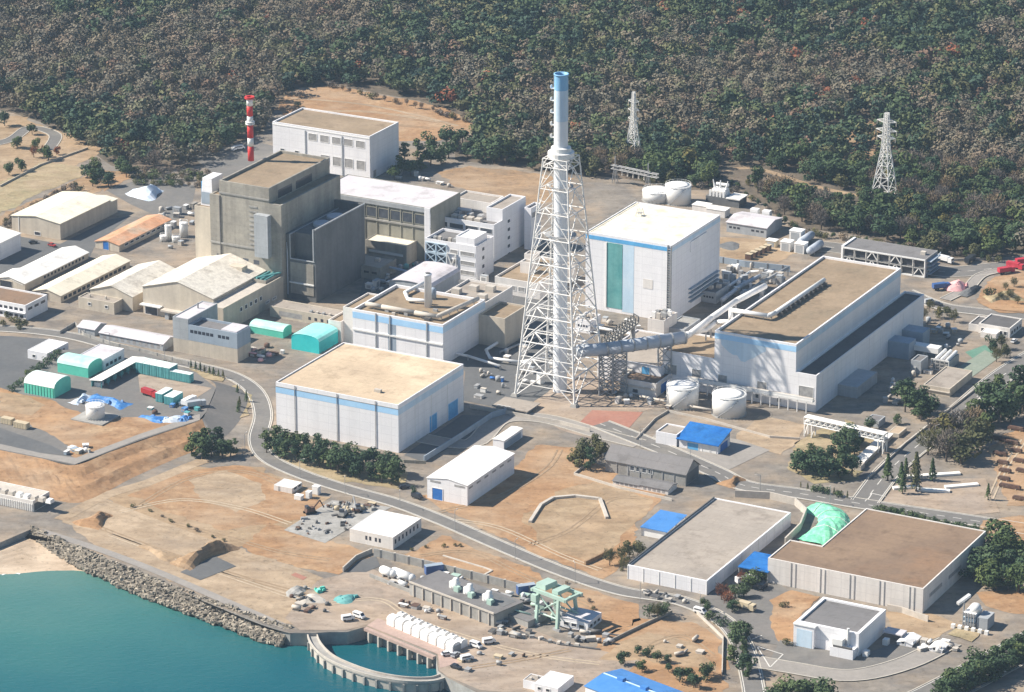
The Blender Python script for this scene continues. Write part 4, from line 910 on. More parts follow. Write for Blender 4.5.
# gabled workshops in front of the old reactor
b = bld('workshop', 'old workshop with weathered white gabled roof, left of the pair', 'workshop', (95, 287), (132.5, 297), (180, 272), 312)
gable(b, 'cream_wall', 'weathered_white_roof', 3.6, 'y')
win(b, 'f', b.w*.15, b.w*.22, 1, 2.6); 
flat(b, 'cream_wall', 'grey_tan_roof', par=.4, w=b.w*.85, d=7, h=5.5, x0=-2, y0=-7.02, names=('lean_to_wall', 'lean_to_roof'))
for u in (.15, .55): win(b, 'f', b.w*u, b.w*u+1.4, 2.4, 3.6, y=-7.02)
units(b, [(b.w*.1, -4), (b.w*.45, -3)], 5.1, 'roof_vent', s=(.8, .8, 1.3))
b = bld('workshop', 'larger old workshop with patchy cream roof beside the concrete reactor', 'workshop', (153, 281), (213, 299), (259, 268), 326)
gable(b, 'cream_wall', 'weathered_white_roof', 5.2, 'y')
flat(b, 'cream_wall', 'light_concrete', par=.6, w=9, d=b.d*1.1, h=b.h-1.2, x0=b.w+.02, y0=-6, names=('side_wing_wall', 'side_wing_roof'))
for i in range(5): win(b, 'r', 8+i*4.2, 9.8+i*4.2, b.h-7, b.h-5.2, 'dark_glass', x=b.w+9.02)
for i in range(2): win(b, 'r', 30+i*6, 33+i*6, b.h-10, b.h-9, 'shutter', x=b.w+9.02)
m = MB(); y0 = b.d*.72
for k in range(3): m.tube((b.w+2+k*2.2, y0, b.h-.2), (b.w+2+k*2.2, y0+12, b.h-.2), .5, 6)
m.tube((b.w+2, y0, b.h+.2), (b.w+8, y0+12, b.h+.2), .5, 6); m.build('roof_pipework', 'green_panel', b.root)
MB().box(b.w*.55, b.w*.85, b.d*.72, b.d*.82, b.h+1.6, b.h+3.8).build('roof_monitor', 'cream_wall', b.root)
win(b, 'f', b.w*.03, b.w*.2, .1, 4.2, 'dark_glass', 'door', 'white_wall'); fbox(b, 'f', -.5, b.w*.28, 4.6, 5.1, 2.4).build('canopy', 'white_steel', b.root)
for k in range(4): fbox(b, 'f', b.w*(.35+.12*k), b.w*(.35+.12*k)+2, 0, 3.2, 2.5, -1.0).build('store_bin', 'concrete_wall' if k % 2 else 'grey_wall', b.root)
fbox(b, 'f', b.w*.3, b.w*.95, 3.6, 4.4, 3.2).build('shelf_roof', 'light_concrete', b.root)
# two-tone gatehouse block
b = bld('boiler_house', 'block with slate blue upper storey over a cream base by the bend in the road', 'industrial building', (176, 320), (237, 333.5), (250, 326), 363)
hm_ = ff(b, 237, 349)[1]
flat(b, 'cream_wall', 'grey_roof', par=.2, h=hm_)
flat(b, 'blue_grey_wall', 'grey_roof', par=1.0, h=b.h, zb=hm_-.15, w=b.w*.76, d=b.d, x0=b.w*.24, y0=0.0, names=('upper_wall', 'upper_roof'))
flat(b, 'grey_wall', 'lilac_roof', par=.3, h=b.h+2.4, zb=hm_-.18, w=b.w*.24-.01, d=b.d*2.2, x0=-.01, y0=-.02, names=('stair_wall', 'stair_roof'))
for i in range(9): x = b.w*(.27+.062*i)+(2 if i > 5 else 0); win(b, 'f', x, x+1.6, b.h-3.6, b.h-2.2, frame=None)
MB().box(b.w*.74, b.w-.6, .6, b.d-.6, b.h-1, b.h+.4).build('roof_deck', 'lilac_roof', b.root)
MB().tube((b.w*.1, b.d*1.4, b.h+2), (b.w*.1, b.d*1.4, b.h+4.6), .4, 8).build('flue', 'grey_steel', b.root)
# two grey sheds by the fence
b = bld('shed', 'long grey shed with pale lilac roof along the site fence', 'shed', (101.7, 331.5), (163, 344.5), (174.8, 337), 351)
gable(b, 'grey_wall', 'lilac_roof', 1.6, 'x'); win_row(b, 'f', 1, b.w-1, .8, 2.6, 10, gap=.5, mat='shutter', frame=None)
b = bld('shed', 'short grey shed at the left end of the long grey one', 'shed', (78.5, 326.5), (94.5, 330), (104.5, 323.5), 336.5)
gable(b, 'grey_wall', 'lilac_roof', 1.6, 'x'); win(b, 'f', 1.2, 3.4, .1, 2.4, 'shutter', 'door')
# small white hut by the parking ground
b = bld('site_hut', 'white site hut with flat white roof on the dark yard', 'hut', (29, 349), (47, 353.5), (66.5, 342), 362)
flat(b, 'white_wall', 'white_roof', par=.15, t=.3); x, z = ff(b, 34, 356); win(b, 'f', x-.7, x+.7, z-.6, z+.6)
for i in range(3): win(b, 'r', 2+i*5, 3.4+i*5, 1.2, 2.4)
# tents
def tent(label, L, F, Rr, by, wall, roof, axis, z0, rise=2.4, pleat=True, name='fabric_hall'):
    b = bld(name, label, 'tent', L, F, Rr, by, z0); gable(b, wall, roof, rise, axis, over=.12, th=.12, arc=8)
    if pleat:
        n = 10; ln = b.w if axis == 'x' else b.d
        for k in range(n):
            t = ln*(k+.5)/n
            if axis == 'x': MB().box(t-.18, t+.18, -.16, .05, 0, b.h-.2).build('pleat', wall, b.root)
            else: MB().box(b.w-.05, b.w+.16, t-.18, t+.18, 0, b.h-.2).build('pleat', wall, b.root)
    return b
tent('green tent hall with arched pale roof, nearest to the dirt yard', (23.5, 383), (54, 388.5), (70.5, 379.5), 398.5, 'mint_fabric', 'pale_roof_fabric', 'x', ZP, 2.8)
b = tent('mint green tent hall joined to a flat pink roofed store', (58.5, 362), (88, 368.5), (102, 361), 378, 'mint_fabric', 'mint_roof_fabric', 'x', ZP, 2.2, False)
flat(b, 'white_wall', 'lilac_roof', par=.2, t=.3, w=b.w*.8, d=16, h=b.h+.8, x0=b.w*.25, y0=b.d+.05, names=('rear_store_wall', 'rear_store_roof'))
win_row(b, 'r', b.d+1, b.d+14, 1.2, 2.6, 4, x=b.w*1.05)
b = tent('mint tent hall beside the slate blue boiler house', (250.5, 325.5), (283, 332), (291, 327), 338.5, 'mint_fabric', 'mint_roof_fabric', 'x', 0, 1.8, False)
b = tent('bright turquoise tent hall next to the sand roofed hall', (293, 336), (319, 342), (338, 331), 354, 'cyan_fabric', 'cyan_roof_fabric', 'y', 0, 2.2, False)
# open teal shed and row of teal containers with pale tops
b = bld('lean_to_shed', 'long open teal shed with pale monopitch roof on the raised yard', 'shed', (92, 379), (101.5, 381.5), (142, 358.5), 388.5, ZP)
MB().hexa([(-.6,-.6,b.h-.3),(b.w+.6,-.6,b.h+.5),(b.w+.6,b.d+.5,b.h+.5),(-.6,b.d+.5,b.h-.3),(-.6,-.6,b.h-.05),(b.w+.6,-.6,b.h+.75),(b.w+.6,b.d+.5,b.h+.75),(-.6,b.d+.5,b.h-.05)]).build('roof', 'white_roof', b.root)
MB().box(0, .3, 0, b.d, 0, b.h-.35).build('rear_wall', 'teal_steel', b.root); MB().box(.31, b.w, b.d-.3, b.d, 0, b.h-.4).build('end_wall', 'teal_steel', b.root)
for k in range(7): MB().box(b.w-.3, b.w, b.d*k/6.3, b.d*k/6.3+.35, 0, b.h-.1).build('post', 'teal_steel', b.root)
for k in range(6): MB().box(.8, b.w*.7, b.d*(k+.2)/6.3, b.d*(k+.75)/6.3, 0, b.h*.55).build('storage_bay', 'teal_steel' if k else 'white_steel', b.root)
def container(label, L, F, Rr, by, z0, group=None, mat='teal_steel', roof='pale_roof_fabric', name='container'):
    b = bld(name, label, 'container', L, F, Rr, by, z0, group=group)
    MB().box(0, b.w, 0, b.d, .15, b.h).build('body', mat, b.root); MB().box(-.05, b.w+.05, -.05, b.d+.05, b.h, b.h+.12).build('roof', roof, b.root)
    for k in range(max(2, int(b.w/1.2))): n = max(2, int(b.w/1.2)); MB().box(b.w*(k+.4)/n, b.w*(k+.6)/n, -.08, 0, .2, b.h-.1).build('rib', mat, b.root)
    MB().box(b.w, b.w+.06, b.d*.1, b.d*.9, .3, b.h-.2).build('door', mat, b.root)
    return b
xs = [135.5, 142.5, 149.5, 156.5, 163.2, 170]
lb = ['first', 'second', 'third', 'fourth', 'fifth']
for i in range(5):
    y = 362 + (xs[i]-135.5)*.195; container(f'teal container with pale top, {lb[i]} of the joined row from the open shed', (xs[i], y), (xs[i+1]-.7, y+1.2), (xs[i+1]+8, y-3.3), y+1.2+11, ZP, 'teal containers in a joined row')
container('teal container with pale rim at the right end of the joined row', (170.3, 371), (190, 375), (193.5, 373), 383.5, ZP, 'teal containers in a joined row')
container('teal container with pale lid, left of the two in the yard', (155.5, 393), (162, 394.4), (173, 388.5), 403, ZP, 'teal containers standing in the yard')
container('teal container with pale lid, right of the two in the yard', (164, 396), (173, 397.8), (182, 392), 406, ZP, 'teal containers standing in the yard')
# white tank on its pad
def tank(label, px, pyb, pyt, rpx, z0=0, name='storage_tank', dome=.06, mat='white_steel', pad=False, group=None):
    g = P(px, pyb-rpx*.36, z0); s = FPX/(g-CAM).length; r = rpx/s; h = hgt(px, pyb-rpx*.36, pyt+rpx*.36, z0)
    t = thing(name, label, 'tank', g, YAW, group)
    MB().lathe([(r, .1), (r, h), (r*.96, h+.1)], 32, cap=True).build('shell', mat, t, True)
    MB().lathe([(r*.97, h+.02), (r*.6, h+r*dome), (0.05, h+r*dome*1.5)], 32).build('lid', 'bright_roof', t, True)
    MB().lathe([(r+.02, h-.25), (r+.18, h-.2), (r+.18, h-.05), (r+.02, h)], 32, cap=False).build('rim', mat, t)
    m = MB()
    for k in range(18):
        a, c = 2*math.pi*k/18, 2*math.pi*(k+1)/18
        m.tube((r*.98*math.cos(a), r*.98*math.sin(a), h), (r*.98*math.cos(a), r*.98*math.sin(a), h+1), .06, 4); m.tube((r*.98*math.cos(a), r*.98*math.sin(a), h+1), (r*.98*math.cos(c), r*.98*math.sin(c), h+1), .06, 4)
    m.build('railing', mat, t)
    m = MB()
    for k in range(int(h/.6)):
        a = -1.9+k*.6/h*1.4; m.box(math.cos(a)*(r+.4)-.3, math.cos(a)*(r+.4)+.3, math.sin(a)*(r+.4)-.3, math.sin(a)*(r+.4)+.3, k*.6, k*.6+.12)
    m.build('spiral_stair', 'grey_steel', t)
    MB().lathe([(r*1.06, .0), (r*1.06, .3)], 32).build('base_ring', 'grey_concrete', t)
    if pad: MB().box(-r*2.0, r*2.0, -r*1.7, r*1.7, -.02, .55).build('pad', 'grey_concrete', t)
    return t
tank('white tank on a square concrete pad among blue tarpaulins', 95.5, 421.5, 401.5, 9.3, ZP, pad=True)
tank('left white tank in front of the turbine building', 682.5, 410.5, 379, 16)
tank('right white tank beside the blue roofed house', 729, 419.5, 387.5, 17)
tank('wide low white tank behind the cream roofed reactor', 657, 205, 184.5, 14.5)
tank('tall white tank behind the cream roofed reactor', 678, 207, 180, 13)
random.seed(3)
for i, (px, py, l) in enumerate(((170.5, 246, 'tall'), (186, 243, 'wide'))): tank(f'{l} grey white silo tank beside the rust roofed warehouse', px-2+i*0, py-5, py-22, 3.4+i*.8, 0, 'silo_tank')
for i, (px, py) in enumerate(((164, 243), (176, 244))): tank(f'squat pale vessel at the foot of the silo tanks, {"left" if i == 0 else "right"} one', px, py-1, py-9, 4, 0, 'silo_tank')
# tarpaulin covered heaps: lumpy sheets
def heap(label, px0, py0, px1, py1, wd, h, mat, z0=0, n=9, mm=5, name='tarpaulin_pile', cat='tarpaulin', group=None, seed=1):
    a, c = P(px0, py0, z0), P(px1, py1, z0); d = c-a; ln = d.length; rz = math.atan2(d.y, d.x); r = random.Random(seed)
    t = thing(name, label, cat, a, rz, group); m = MB(); G = []
    for i in range(n+1):
        row = []
        for j in range(mm+1):
            u, v = i/n, j/mm; e = (min(1, 3.6*min(u, 1-u)))**.7*(min(1, 2.6*min(v, 1-v)))**.7; row.append((u*ln+r.uniform(-.3, .3), (v-.5)*wd*(.8+.4*math.sin(u*5+seed))+r.uniform(-.25, .25), .02+h*e*(.8+.22*math.sin(u*9+seed)*math.cos(v*7+seed)+r.uniform(-.07, .07))))
        G.append(row)
    for i in range(n):
        for j in range(mm): m.quad(G[i][j], G[i+1][j], G[i+1][j+1], G[i][j+1])
    m.build('cover', mat, t, True); 
    if name == 'tarpaulin_pile' and mat != 'dark_panel_and_shade' and seed != 7:
        for k in range(5): u, v = r.uniform(.15, .85), r.uniform(-.35, .35); q = r.uniform(.5, 1.1); MB().taper(u*ln-q, u*ln+q, v*wd-q*.7, v*wd+q*.7, h*.3, h*.72, .35).build('covered_crate', mat, t)
    return t
heap('blue tarpaulin covered pile behind the white tank', 88, 397, 127, 407, 9, 2.6, 'blue_tarp', ZP, seed=2)
heap('pale grey white tarpaulin pile at the upper end of the blue one', 73, 404, 92, 396, 7, 2.0, 'pale_tarp', ZP, seed=3)
heap('small blue tarpaulin sheet between track and teal containers', 140, 416, 168, 421, 7, 1.0, 'blue_tarp', ZP, seed=4)
heap('blue and white wrapped pile near the track edge', 161, 422, 186, 418, 6, 1.6, 'pale_tarp', ZP, seed=5)
heap('bright blue end of the wrapped pile near the track edge', 178, 421, 190, 417.5, 5, 1.7, 'blue_tarp', ZP, seed=6)
heap('white plastic wrapped equipment pile left of the reactor yard', 136, 198, 160, 190, 16, 5.0, 'pale_tarp', 0, seed=7)
gl = strip_pts([(810, 507), (828, 513), (834, 522), (826, 532), (810, 543)], 0, 5); r_ = random.Random(8); o_ = gl[0].copy(); G = []
for i, p in enumerate(gl):
    a, c = gl[max(0, i-1)], gl[min(len(gl)-1, i+1)]; d = (c-a).normalized(); n_ = Vector((-d.y, d.x, 0)); e = min(1, 5*min(i, len(gl)-1-i)/len(gl)+.25)
    G.append([p-o_+n_*(u*6.2)+Vector((r_.uniform(-.3, .3), r_.uniform(-.3, .3), 0.03+2.6*e*max(0, 1-abs(u)**2.2)+(r_.uniform(-.35, .35) if abs(u) < .95 else 0))) for u in (-1, -.8, -.5, -.2, .1, .4, .7, .9, 1)])
t = thing('tarpaulin_pile', 'bulky mint green tarpaulin strip curving between two flat roofed stores', 'tarpaulin', o_); m = MB()
for i in range(len(G)-1):
    for k in range(8): m.quad(G[i][k], G[i+1][k], G[i+1][k+1], G[i][k+1])
m.build('cover', 'green_tarp', t); [MB().path([g_+Vector((0, 0, .15)) for g_ in G[q]], .12, 5).build('lashing', 'white_steel', t) for q in range(3, len(G)-2, 4)]
for i, (a, c, l) in enumerate((((0, 419), (11, 421), 'upper'), ((13, 423), (26, 425.5), 'lower'))):
    container(f'beige wooden crate container on the dark storage ground, {l} one', (a[0], a[1]-1), (c[0], c[1]-1), (c[0]+4, c[1]-3), c[1]+4.5, ZP, 'beige crate containers', 'wood_beige', 'wood_beige', 'crate_container')
# pump house by the beach with ribbed front
b = bld('pump_house', 'low white pump house with ribbed front by the beach channel', 'pump house', (-22, 488), (33, 501), (52, 492), 512, 0)
flat(b, 'white_wall_warm', 'light_concrete', par=.5)
for k in range(26): fbox(b, 'f', b.w*(k+.3)/26, b.w*(k+.62)/26, .2, b.h-1.4, .3).build('rib', 'white_steel', b.root)
for i in range(9): MB().taper(3+i*3.6, 5.6+i*3.6, 1.5, 4.5, b.h-.5, b.h+.9, .3).build('roof_unit', random.choice(['white_steel', 'light_concrete']), b.root)
fbox(b, 'r', .6, b.d-.6, .2, b.h-1.4, .05).build('side_opening', 'dark_panel_and_shade', b.root)
# ------------------------------------------------------------------ lower and right-hand buildings
b = bld('storehouse', 'bright white gabled storehouse with blue door in the orange field', 'storehouse', (426.4, 478.5), (467.4, 486), (513.8, 453.8), 506)
gable(b, 'white_wall', 'bright_roof', 1.3, 'y', over=.25)
x0, z0 = ff(b, 432.5, 500); x1, z1 = ff(b, 442.5, 489.5); win(b, 'f', x0, x1, .1, z1, 'blue_door', 'door')
for u in (.08, .68): fbox(b, 'f', b.w*u, b.w*u+4.6, b.h-1.2, b.h-.4, .1).build('louvre', 'shutter', b.root)
for i in range(6): y = b.d*(.03+.165*i); win(b, 'r', y, y+3.2, b.h-1.9, b.h-1.1, 'shutter', 'louvre', None)
MB().box(b.w-.05, b.w+.12, b.d*.5-.12, b.d*.5+.12, 0, b.h-.4).build('drainpipe', 'white_steel', b.root)
b = bld('garage', 'narrow white garage with dark open side above the white storehouse', 'garage', (493.6, 439), (503.8, 441.5), (521, 428.5), 450)
gable(b, 'white_wall', 'white_roof', .3, 'y', over=.2); win(b, 'r', .4, b.d*.9, .2, b.h-.8, 'blue_grey_wall', 'door', None)
b = bld('storehouse', 'white flat roofed store with small windows above the pump bays', 'storehouse', (350.5, 528), (393, 537.5), (433, 520.5), 550)
flat(b, 'white_wall_warm', 'bright_roof', par=.1, t=.2); 
for u in (.36, .45, .58, .67): win(b, 'f', b.w*u, b.w*u+.9, b.h-3.2, b.h-1.6, frame=None)
for i in range(7): win(b, 'r', b.d*(.06+.13*i), b.d*(.06+.13*i)+1.1, b.h-3.2, b.h-1.4, frame=None)
b = bld('site_hut', 'cream flat roofed site hut beside the road and pale drill yard', 'hut', (275, 484), (292, 488.5), (312, 484), 494)
flat(b, 'white_wall_warm', 'white_roof', par=.1, t=.2); win(b, 'f', 2, 3, .1, 2.1, 'shutter', 'door', None); win_row(b, 'r', .5, b.d-.5, 1.2, 2.2, 2)
for i, (px, py, l) in enumerate(((299, 499.5, 'lowest'), (309, 498, 'middle'), (316.5, 494, 'upper'))):
    c = P(px, py); t = thing('service_cabinet', f'white service cabinet beside the cream hut, {l} of three', 'cabinet', c, YAW, 'white cabinets beside the cream hut'); w = (3.2, 1.8, 2.8)[i]; h = (1.9, 2.8, 3.4)[i]
    MB().box(-w/2, w/2, -1.1, 1.1, .1, h).build('body', 'white_steel', t); MB().box(-w/2-.1, w/2+.1, -1.2, 1.2, h, h+.15).build('lid', 'bright_roof', t); MB().box(-w/2+.2, w/2-.2, -1.16, -1.1, .3, h-.3).build('door', 'white_steel', t)
# dark gabled shed and its two low annexes
b = bld('shed', 'dark grey gabled shed below the red paving', 'shed', (607, 458), (685.7, 474.5), (702, 465), 486.5)
gable(b, 'grey_concrete', 'grey_roof', 4.2, 'x', over=.5)
for k in range(6): fbox(b, 'f', b.w*(k+1)/7-.2, b.w*(k+1)/7+.2, 0, b.h-.3, .2).build('pilaster', 'grey_steel', b.root)
win_row(b, 'f', b.w*.3, b.w*.6, 2.6, 4.4, 4, mat='glass')
MB().box(b.w+.01, b.w+.06, 1, b.d-1, .3, b.h-.2).build('end_door', 'dark_panel_and_shade', b.root)
for i, (L, F, Rr, by) in enumerate((((614, 480), (640, 486), (650, 480.5), 489.5), ((641, 484.5), (668, 490.5), (678, 484), 495))):
    b = bld('annex_shed', f'low grey roofed shed before the dark gabled shed, {"left" if i == 0 else "right"} one', 'shed', L, F, Rr, by); gable(b, 'white_wall_warm', 'grey_roof', 1.0, 'x', over=.3)
    win_row(b, 'f', 1, b.w-1, .4, 1.6, 5, mat='shutter', frame=None)
# blue roofed house
b = bld('machine_house', 'white house with bright blue pitched roof below the white tanks', 'machine house', (680, 437), (718, 445), (733, 436.5), 454.5)
MB().box(0, b.w, 0, b.d, 0, b.h).build('wall', 'white_wall', b.root)
MB().hexa([(-.8,-1.2,b.h-.3),(b.w+.8,-1.2,b.h-.3),(b.w+.8,b.d+.4,b.h+2.8),(-.8,b.d+.4,b.h+2.8),(-.8,-1.2,b.h),(b.w+.8,-1.2,b.h),(b.w+.8,b.d+.4,b.h+3.1),(-.8,b.d+.4,b.h+3.1)]).build('roof', 'blue_roof', b.root)
MB().extrude([(0, b.h), (b.d, b.h), (b.d, b.h+2.7)], 'x', b.w-.3, b.w-.02).build('gable_wall', 'blue_grey_wall', b.root)
win(b, 'f', b.w*.22, b.w*.5, .1, b.h-1.2, 'light_blue_door', 'door'); win(b, 'f', b.w*.6, b.w*.78, .1, b.h-.9, 'white_steel', 'door'); win(b, 'f', b.w*.82, b.w*.95, .1, b.h-.9, 'white_steel', 'door')
win(b, 'r', b.d*.2, b.d*.8, .1, b.h-.8, 'blue_door', 'door', None)
flat(b, 'white_wall', 'grey_tan_roof', par=.5, w=b.w*.54, d=b.d*.9, h=b.h+1.2, x0=-b.w*.54-.85, y0=-.4, names=('side_annex_wall', 'side_annex_roof'))
# sentry cabin near the stack
b = bld('gate_cabin', 'small cabin with wide flat canopy roof left of the stack foot', 'cabin', (494.5, 404), (527, 411.5), (536, 402.5), 415.5)
MB().box(-.3, b.w+.3, -.3, b.d+.3, b.h-.4, b.h).build('roof', 'grey_tan_roof', b.root); MB().box(b.w*.05, b.w*.55, .8, b.d-.8, 0, b.h-.4).build('wall', 'white_wall_warm', b.root); MB().box(b.w*.6, b.w*.95, 1.5, b.d-1, 0, b.h-.4).build('booth', 'grey_wall', b.root)
for u in (.02, .96): MB().box(b.w*u, b.w*u+.3, .1, .4, 0, b.h-.4).build('post', 'white_steel', b.root)
win_row(b, 'f', b.w*.1, b.w*.5, 1, 2, 3, y=.8)
# two large flat stores, lower right
def ribbed(b, n, mat='white_steel', double=True):
    for k in range(n+1):
        for s in ((-.35, .35) if double else (0,)):
            x = min(max(b.w*k/n+s*2.0, .1), b.w-.1); MB().box(x-.14, x+.14, -.14, .05, 0, b.h-.2).build('drainpipe', 'grey_steel' if double else mat, b.root)
b = gst = bld('storage_hall', 'wide white store with smooth grey roof between road and blue canopy', 'storehouse', (628, 564.5), (707, 581), (805, 515), 595)
flat(b, 'white_wall', 'grey_tan_roof', par=.35, t=.6); ribbed(b, 5, double=False)
for k in range(10): MB().box(b.w-.05, b.w+.08, b.d*k/10, b.d*k/10+.25, 0, b.h-.2).build('pilaster', 'white_steel', b.root)
m = MB(); m.box(.15, .5, .6, b.d-.6, b.h, b.h+.7); m.build('roof_kerb', 'dark_panel_and_shade', b.root)
b = bst = bld('storage_hall', 'wide white store with brown roof and paired drainpipes at the right', 'storehouse', (769, 557), (923.4, 588.8), (991.8, 532), 613.5)
n1 = ft(b, 820.5, 547)[0]; d1 = ft(b, 792, 540)[1]
flatpoly(b, [(0, 0), (b.w, 0), (b.w, b.d), (n1, b.d), (n1, d1), (0, d1)], 'white_wall_warm', 'brown_roof', .3, .5)
for k in range(1, 6):
    for s in (-.9, .9): x = b.w*(k-.12)/5.25+s; MB().box(x-.16, x+.16, -.16, .05, 0, b.h-.2).build('drainpipe', 'grey_steel', b.root)
win_row(b, 'r', 3, b.d-3, b.h*.4, b.h*.55, 3, mat='shutter', frame=None)
# blue canopies
def canopy(name, label, L, F, Rr, by, mat, z0=0):
    b = bld(name, label, 'canopy', L, F, Rr, by, z0); MB().hexa([(0,0,b.h-.3),(b.w,0,b.h-.3),(b.w,b.d,b.h+.4),(0,b.d,b.h+.4),(0,0,b.h),(b.w,0,b.h),(b.w,b.d,b.h+.7),(0,b.d,b.h+.7)]).build('roof', mat, b.root)
    for x in (.2, b.w-.5):
        for y in (.2, b.d*.5, b.d-.5): MB().box(x, x+.3, y, y+.3, 0, b.h-.25).build('post', 'grey_steel', b.root)
    m = MB()
    for k in range(9): m.box(b.w*(k+.5)/9-.05, b.w*(k+.5)/9+.05, .05, b.d-.05, b.h+.42, b.h+.6)
    return b
canopy('canopy', 'bright blue canopy roof between the grey and the brown roofed stores', (737, 567), (768, 572.5), (780, 558), 584, 'blue_roof')
b = canopy('canopy', 'bright blue shelter roof at the upper left of the grey roofed store', (641, 526), (667, 532), (690, 517), 541, 'mid_blue_roof'); MB().box(.6, b.w-.6, .6, b.d-.6, 0, b.h-.5).build('stored_goods', 'white_steel', b.root)
# passage roofs between the two stores
b = bld('covered_way', 'curved pale concrete ramp wall behind the grey store', 'wall', (735, 497), (790, 505), (805, 516), 520) if False else None
# small white building bottom right
b = bld('workshop', 'small white flat roofed building with roller door in the paved yard', 'workshop', (795.6, 621), (859, 634), (887, 609.5), 657)
flat(b, 'white_wall', 'grey_roof', par=.7, t=1.2)
MB().box(-.05, b.w*.32, -1.6, 0, 0, b.h-.6).build('door_bay', 'white_wall', b.root); MB().box(-.2, b.w*.34, -1.9, .1, b.h-.59, b.h-.1).build('bay_roof', 'bright_roof', b.root)
fbox(b, 'f', b.w*.05, b.w*.29, .2, b.h-2, .06, y=-1.6).build('roller_door', 'pale_blue_tone', b.root)
MB().box(b.w*.62, b.w*.98, -4, -.02, 0, b.h*.42).build('plant_base', 'white_wall', b.root)
MB().box(b.w*.64, b.w*.80, -3.4, -.4, b.h*.42, b.h*.75).build('cooling_unit', 'white_steel', b.root)
MB().box(b.w*.66, b.w*.96, -3.8, -3.2, b.h*.43, b.h*.5).build('grille', 'dark_steel', b.root)
MB().tube((b.w*.84, -.6, 0), (b.w*.84, -.6, b.h+1.6), .5, 10).build('flue', 'white_steel', b.root)
units(b, [(b.w+2.2, 2), (b.w+4.5, b.d*.6)], 0, 'side_unit', 'white_steel', s=(2, 2.4, 2.2))
MB().box(b.w+1.5, b.w+9, b.d*.75, b.d*.75+5, 2.6, 3).build('side_canopy', 'lilac_roof', b.root)
for y in (.77, .95): MB().box(b.w+8.5, b.w+8.8, b.d*y, b.d*y+.3, 0, 2.6).build('post', 'grey_steel', b.root)
# huts and cabins on the paved yard
for i, (L, F, Rr, by, l) in enumerate((((898, 641), (912, 645), (922, 637), 648, 'larger'), ((930, 647), (942, 650.5), (949, 644.5), 654, 'smaller'))):
    b = bld('cabin', f'{l} white cabin with shallow roof in the paved lower right yard', 'cabin', L, F, Rr, by); gable(b, 'white_wall', 'bright_roof', .8, 'y', over=.3); win(b, 'f', b.w*.3, b.w*.5, .9, 2); win(b, 'r', 1, 2.2, .1, 2, 'shutter', 'door', None)
# cooling tower unit with white fans
b = bld('cooling_tower', 'white and grey cooling unit with tilted panel on a green lawn pad', 'cooling tower', (963, 605), (976, 608), (985, 601), 629)
for k in range(3): MB().box(.2, b.w-.2, .2, b.d-.2, .5+b.h*.22*k, b.h*.22*(k+1)).build('fin_stack', 'white_steel' if k % 2 == 0 else 'pale_blue_tone', b.root)
for k in range(5): MB().box(b.w*(k+.2)/5, b.w*(k+.5)/5, -.2, .18, .5, b.h*.7).build('rib', 'grey_steel', b.root)
MB().lathe([(2.0, b.h*.67), (2.2, b.h*.85), (1.4, b.h*.98), (.3, b.h)], 16, (b.w*.7, b.d*.5)).build('fan_cowl', 'white_steel', b.root, True)
MB().hexa([(-2.8,1,b.h*.95),(-1.8,1,b.h*.9),(-1.8+3,5,b.h*1.2),(-2.8+3,5,b.h*1.25),(-2.8,1,b.h*.95+.9),(-1.8,1,b.h*.9+.9),(-1.8+3,5,b.h*1.2+.9),(-2.8+3,5,b.h*1.25+.9)]).build('tilted_panel', 'bright_roof', b.root)
MB().tube((-.6, 3, 0), (-.6, 3, b.h), .4, 8).build('panel_mast', 'grey_steel', b.root)
for k in range(6): MB().box(-3+k*2.6, -1.6+k*2.6, -3.4, -2.0, 0, 1.5).build('pump_unit', 'white_steel', b.root)
MB().box(b.w+.3, b.w+4.5, .5, b.d, 0, b.h*.55).build('side_tank', 'grey_wall', b.root)
patch('lawn', 'dry_grass', [(948, 634), (960, 626), (985, 631), (972, 642)], .30)
# long blue roof at the bottom edge
b = bld('shed', 'long shed with bright mid blue roof cut by the bottom edge', 'shed', (586, 686), (668, 718), (702, 700), 732, rz=R(-43))
gable(b, 'white_wall', 'mid_blue_roof', 1.6, 'x', over=.4)
for u in (.22, .5, .8): MB().box(b.w*u-1.3, b.w*u+1.3, b.d*.5-1, b.d*.5+1, b.h+1.4, b.h+2.8).build('roof_ventilator', 'mid_blue_roof', b.root)
MB().box(0, b.w, b.d*.5-.3, b.d*.5+.3, b.h+1.75, b.h+2.0).build('ridge_cap', 'pale_blue_tone', b.root)
# white hut bottom centre
b = bld('site_hut', 'white hut with flat pale roof and small annex at the bottom edge', 'hut', (536, 682), (558, 688.5), (573, 675.5), 697)
flat(b, 'white_wall', 'white_roof', par=.1, t=.2); win(b, 'f', b.w*.15, b.w*.28, 1.2, 2.2); win(b, 'f', b.w*.5, b.w*.65, 1.2, 2.2)
flat(b, 'white_wall', 'grey_tan_roof', par=.2, t=.2, w=5, d=6, h=3.2, x0=-5.02, y0=1, names=('annex_wall', 'annex_roof')); units(b, [(-3, 3), (-1.6, 5)], 3.0, s=(1, 1, .8))
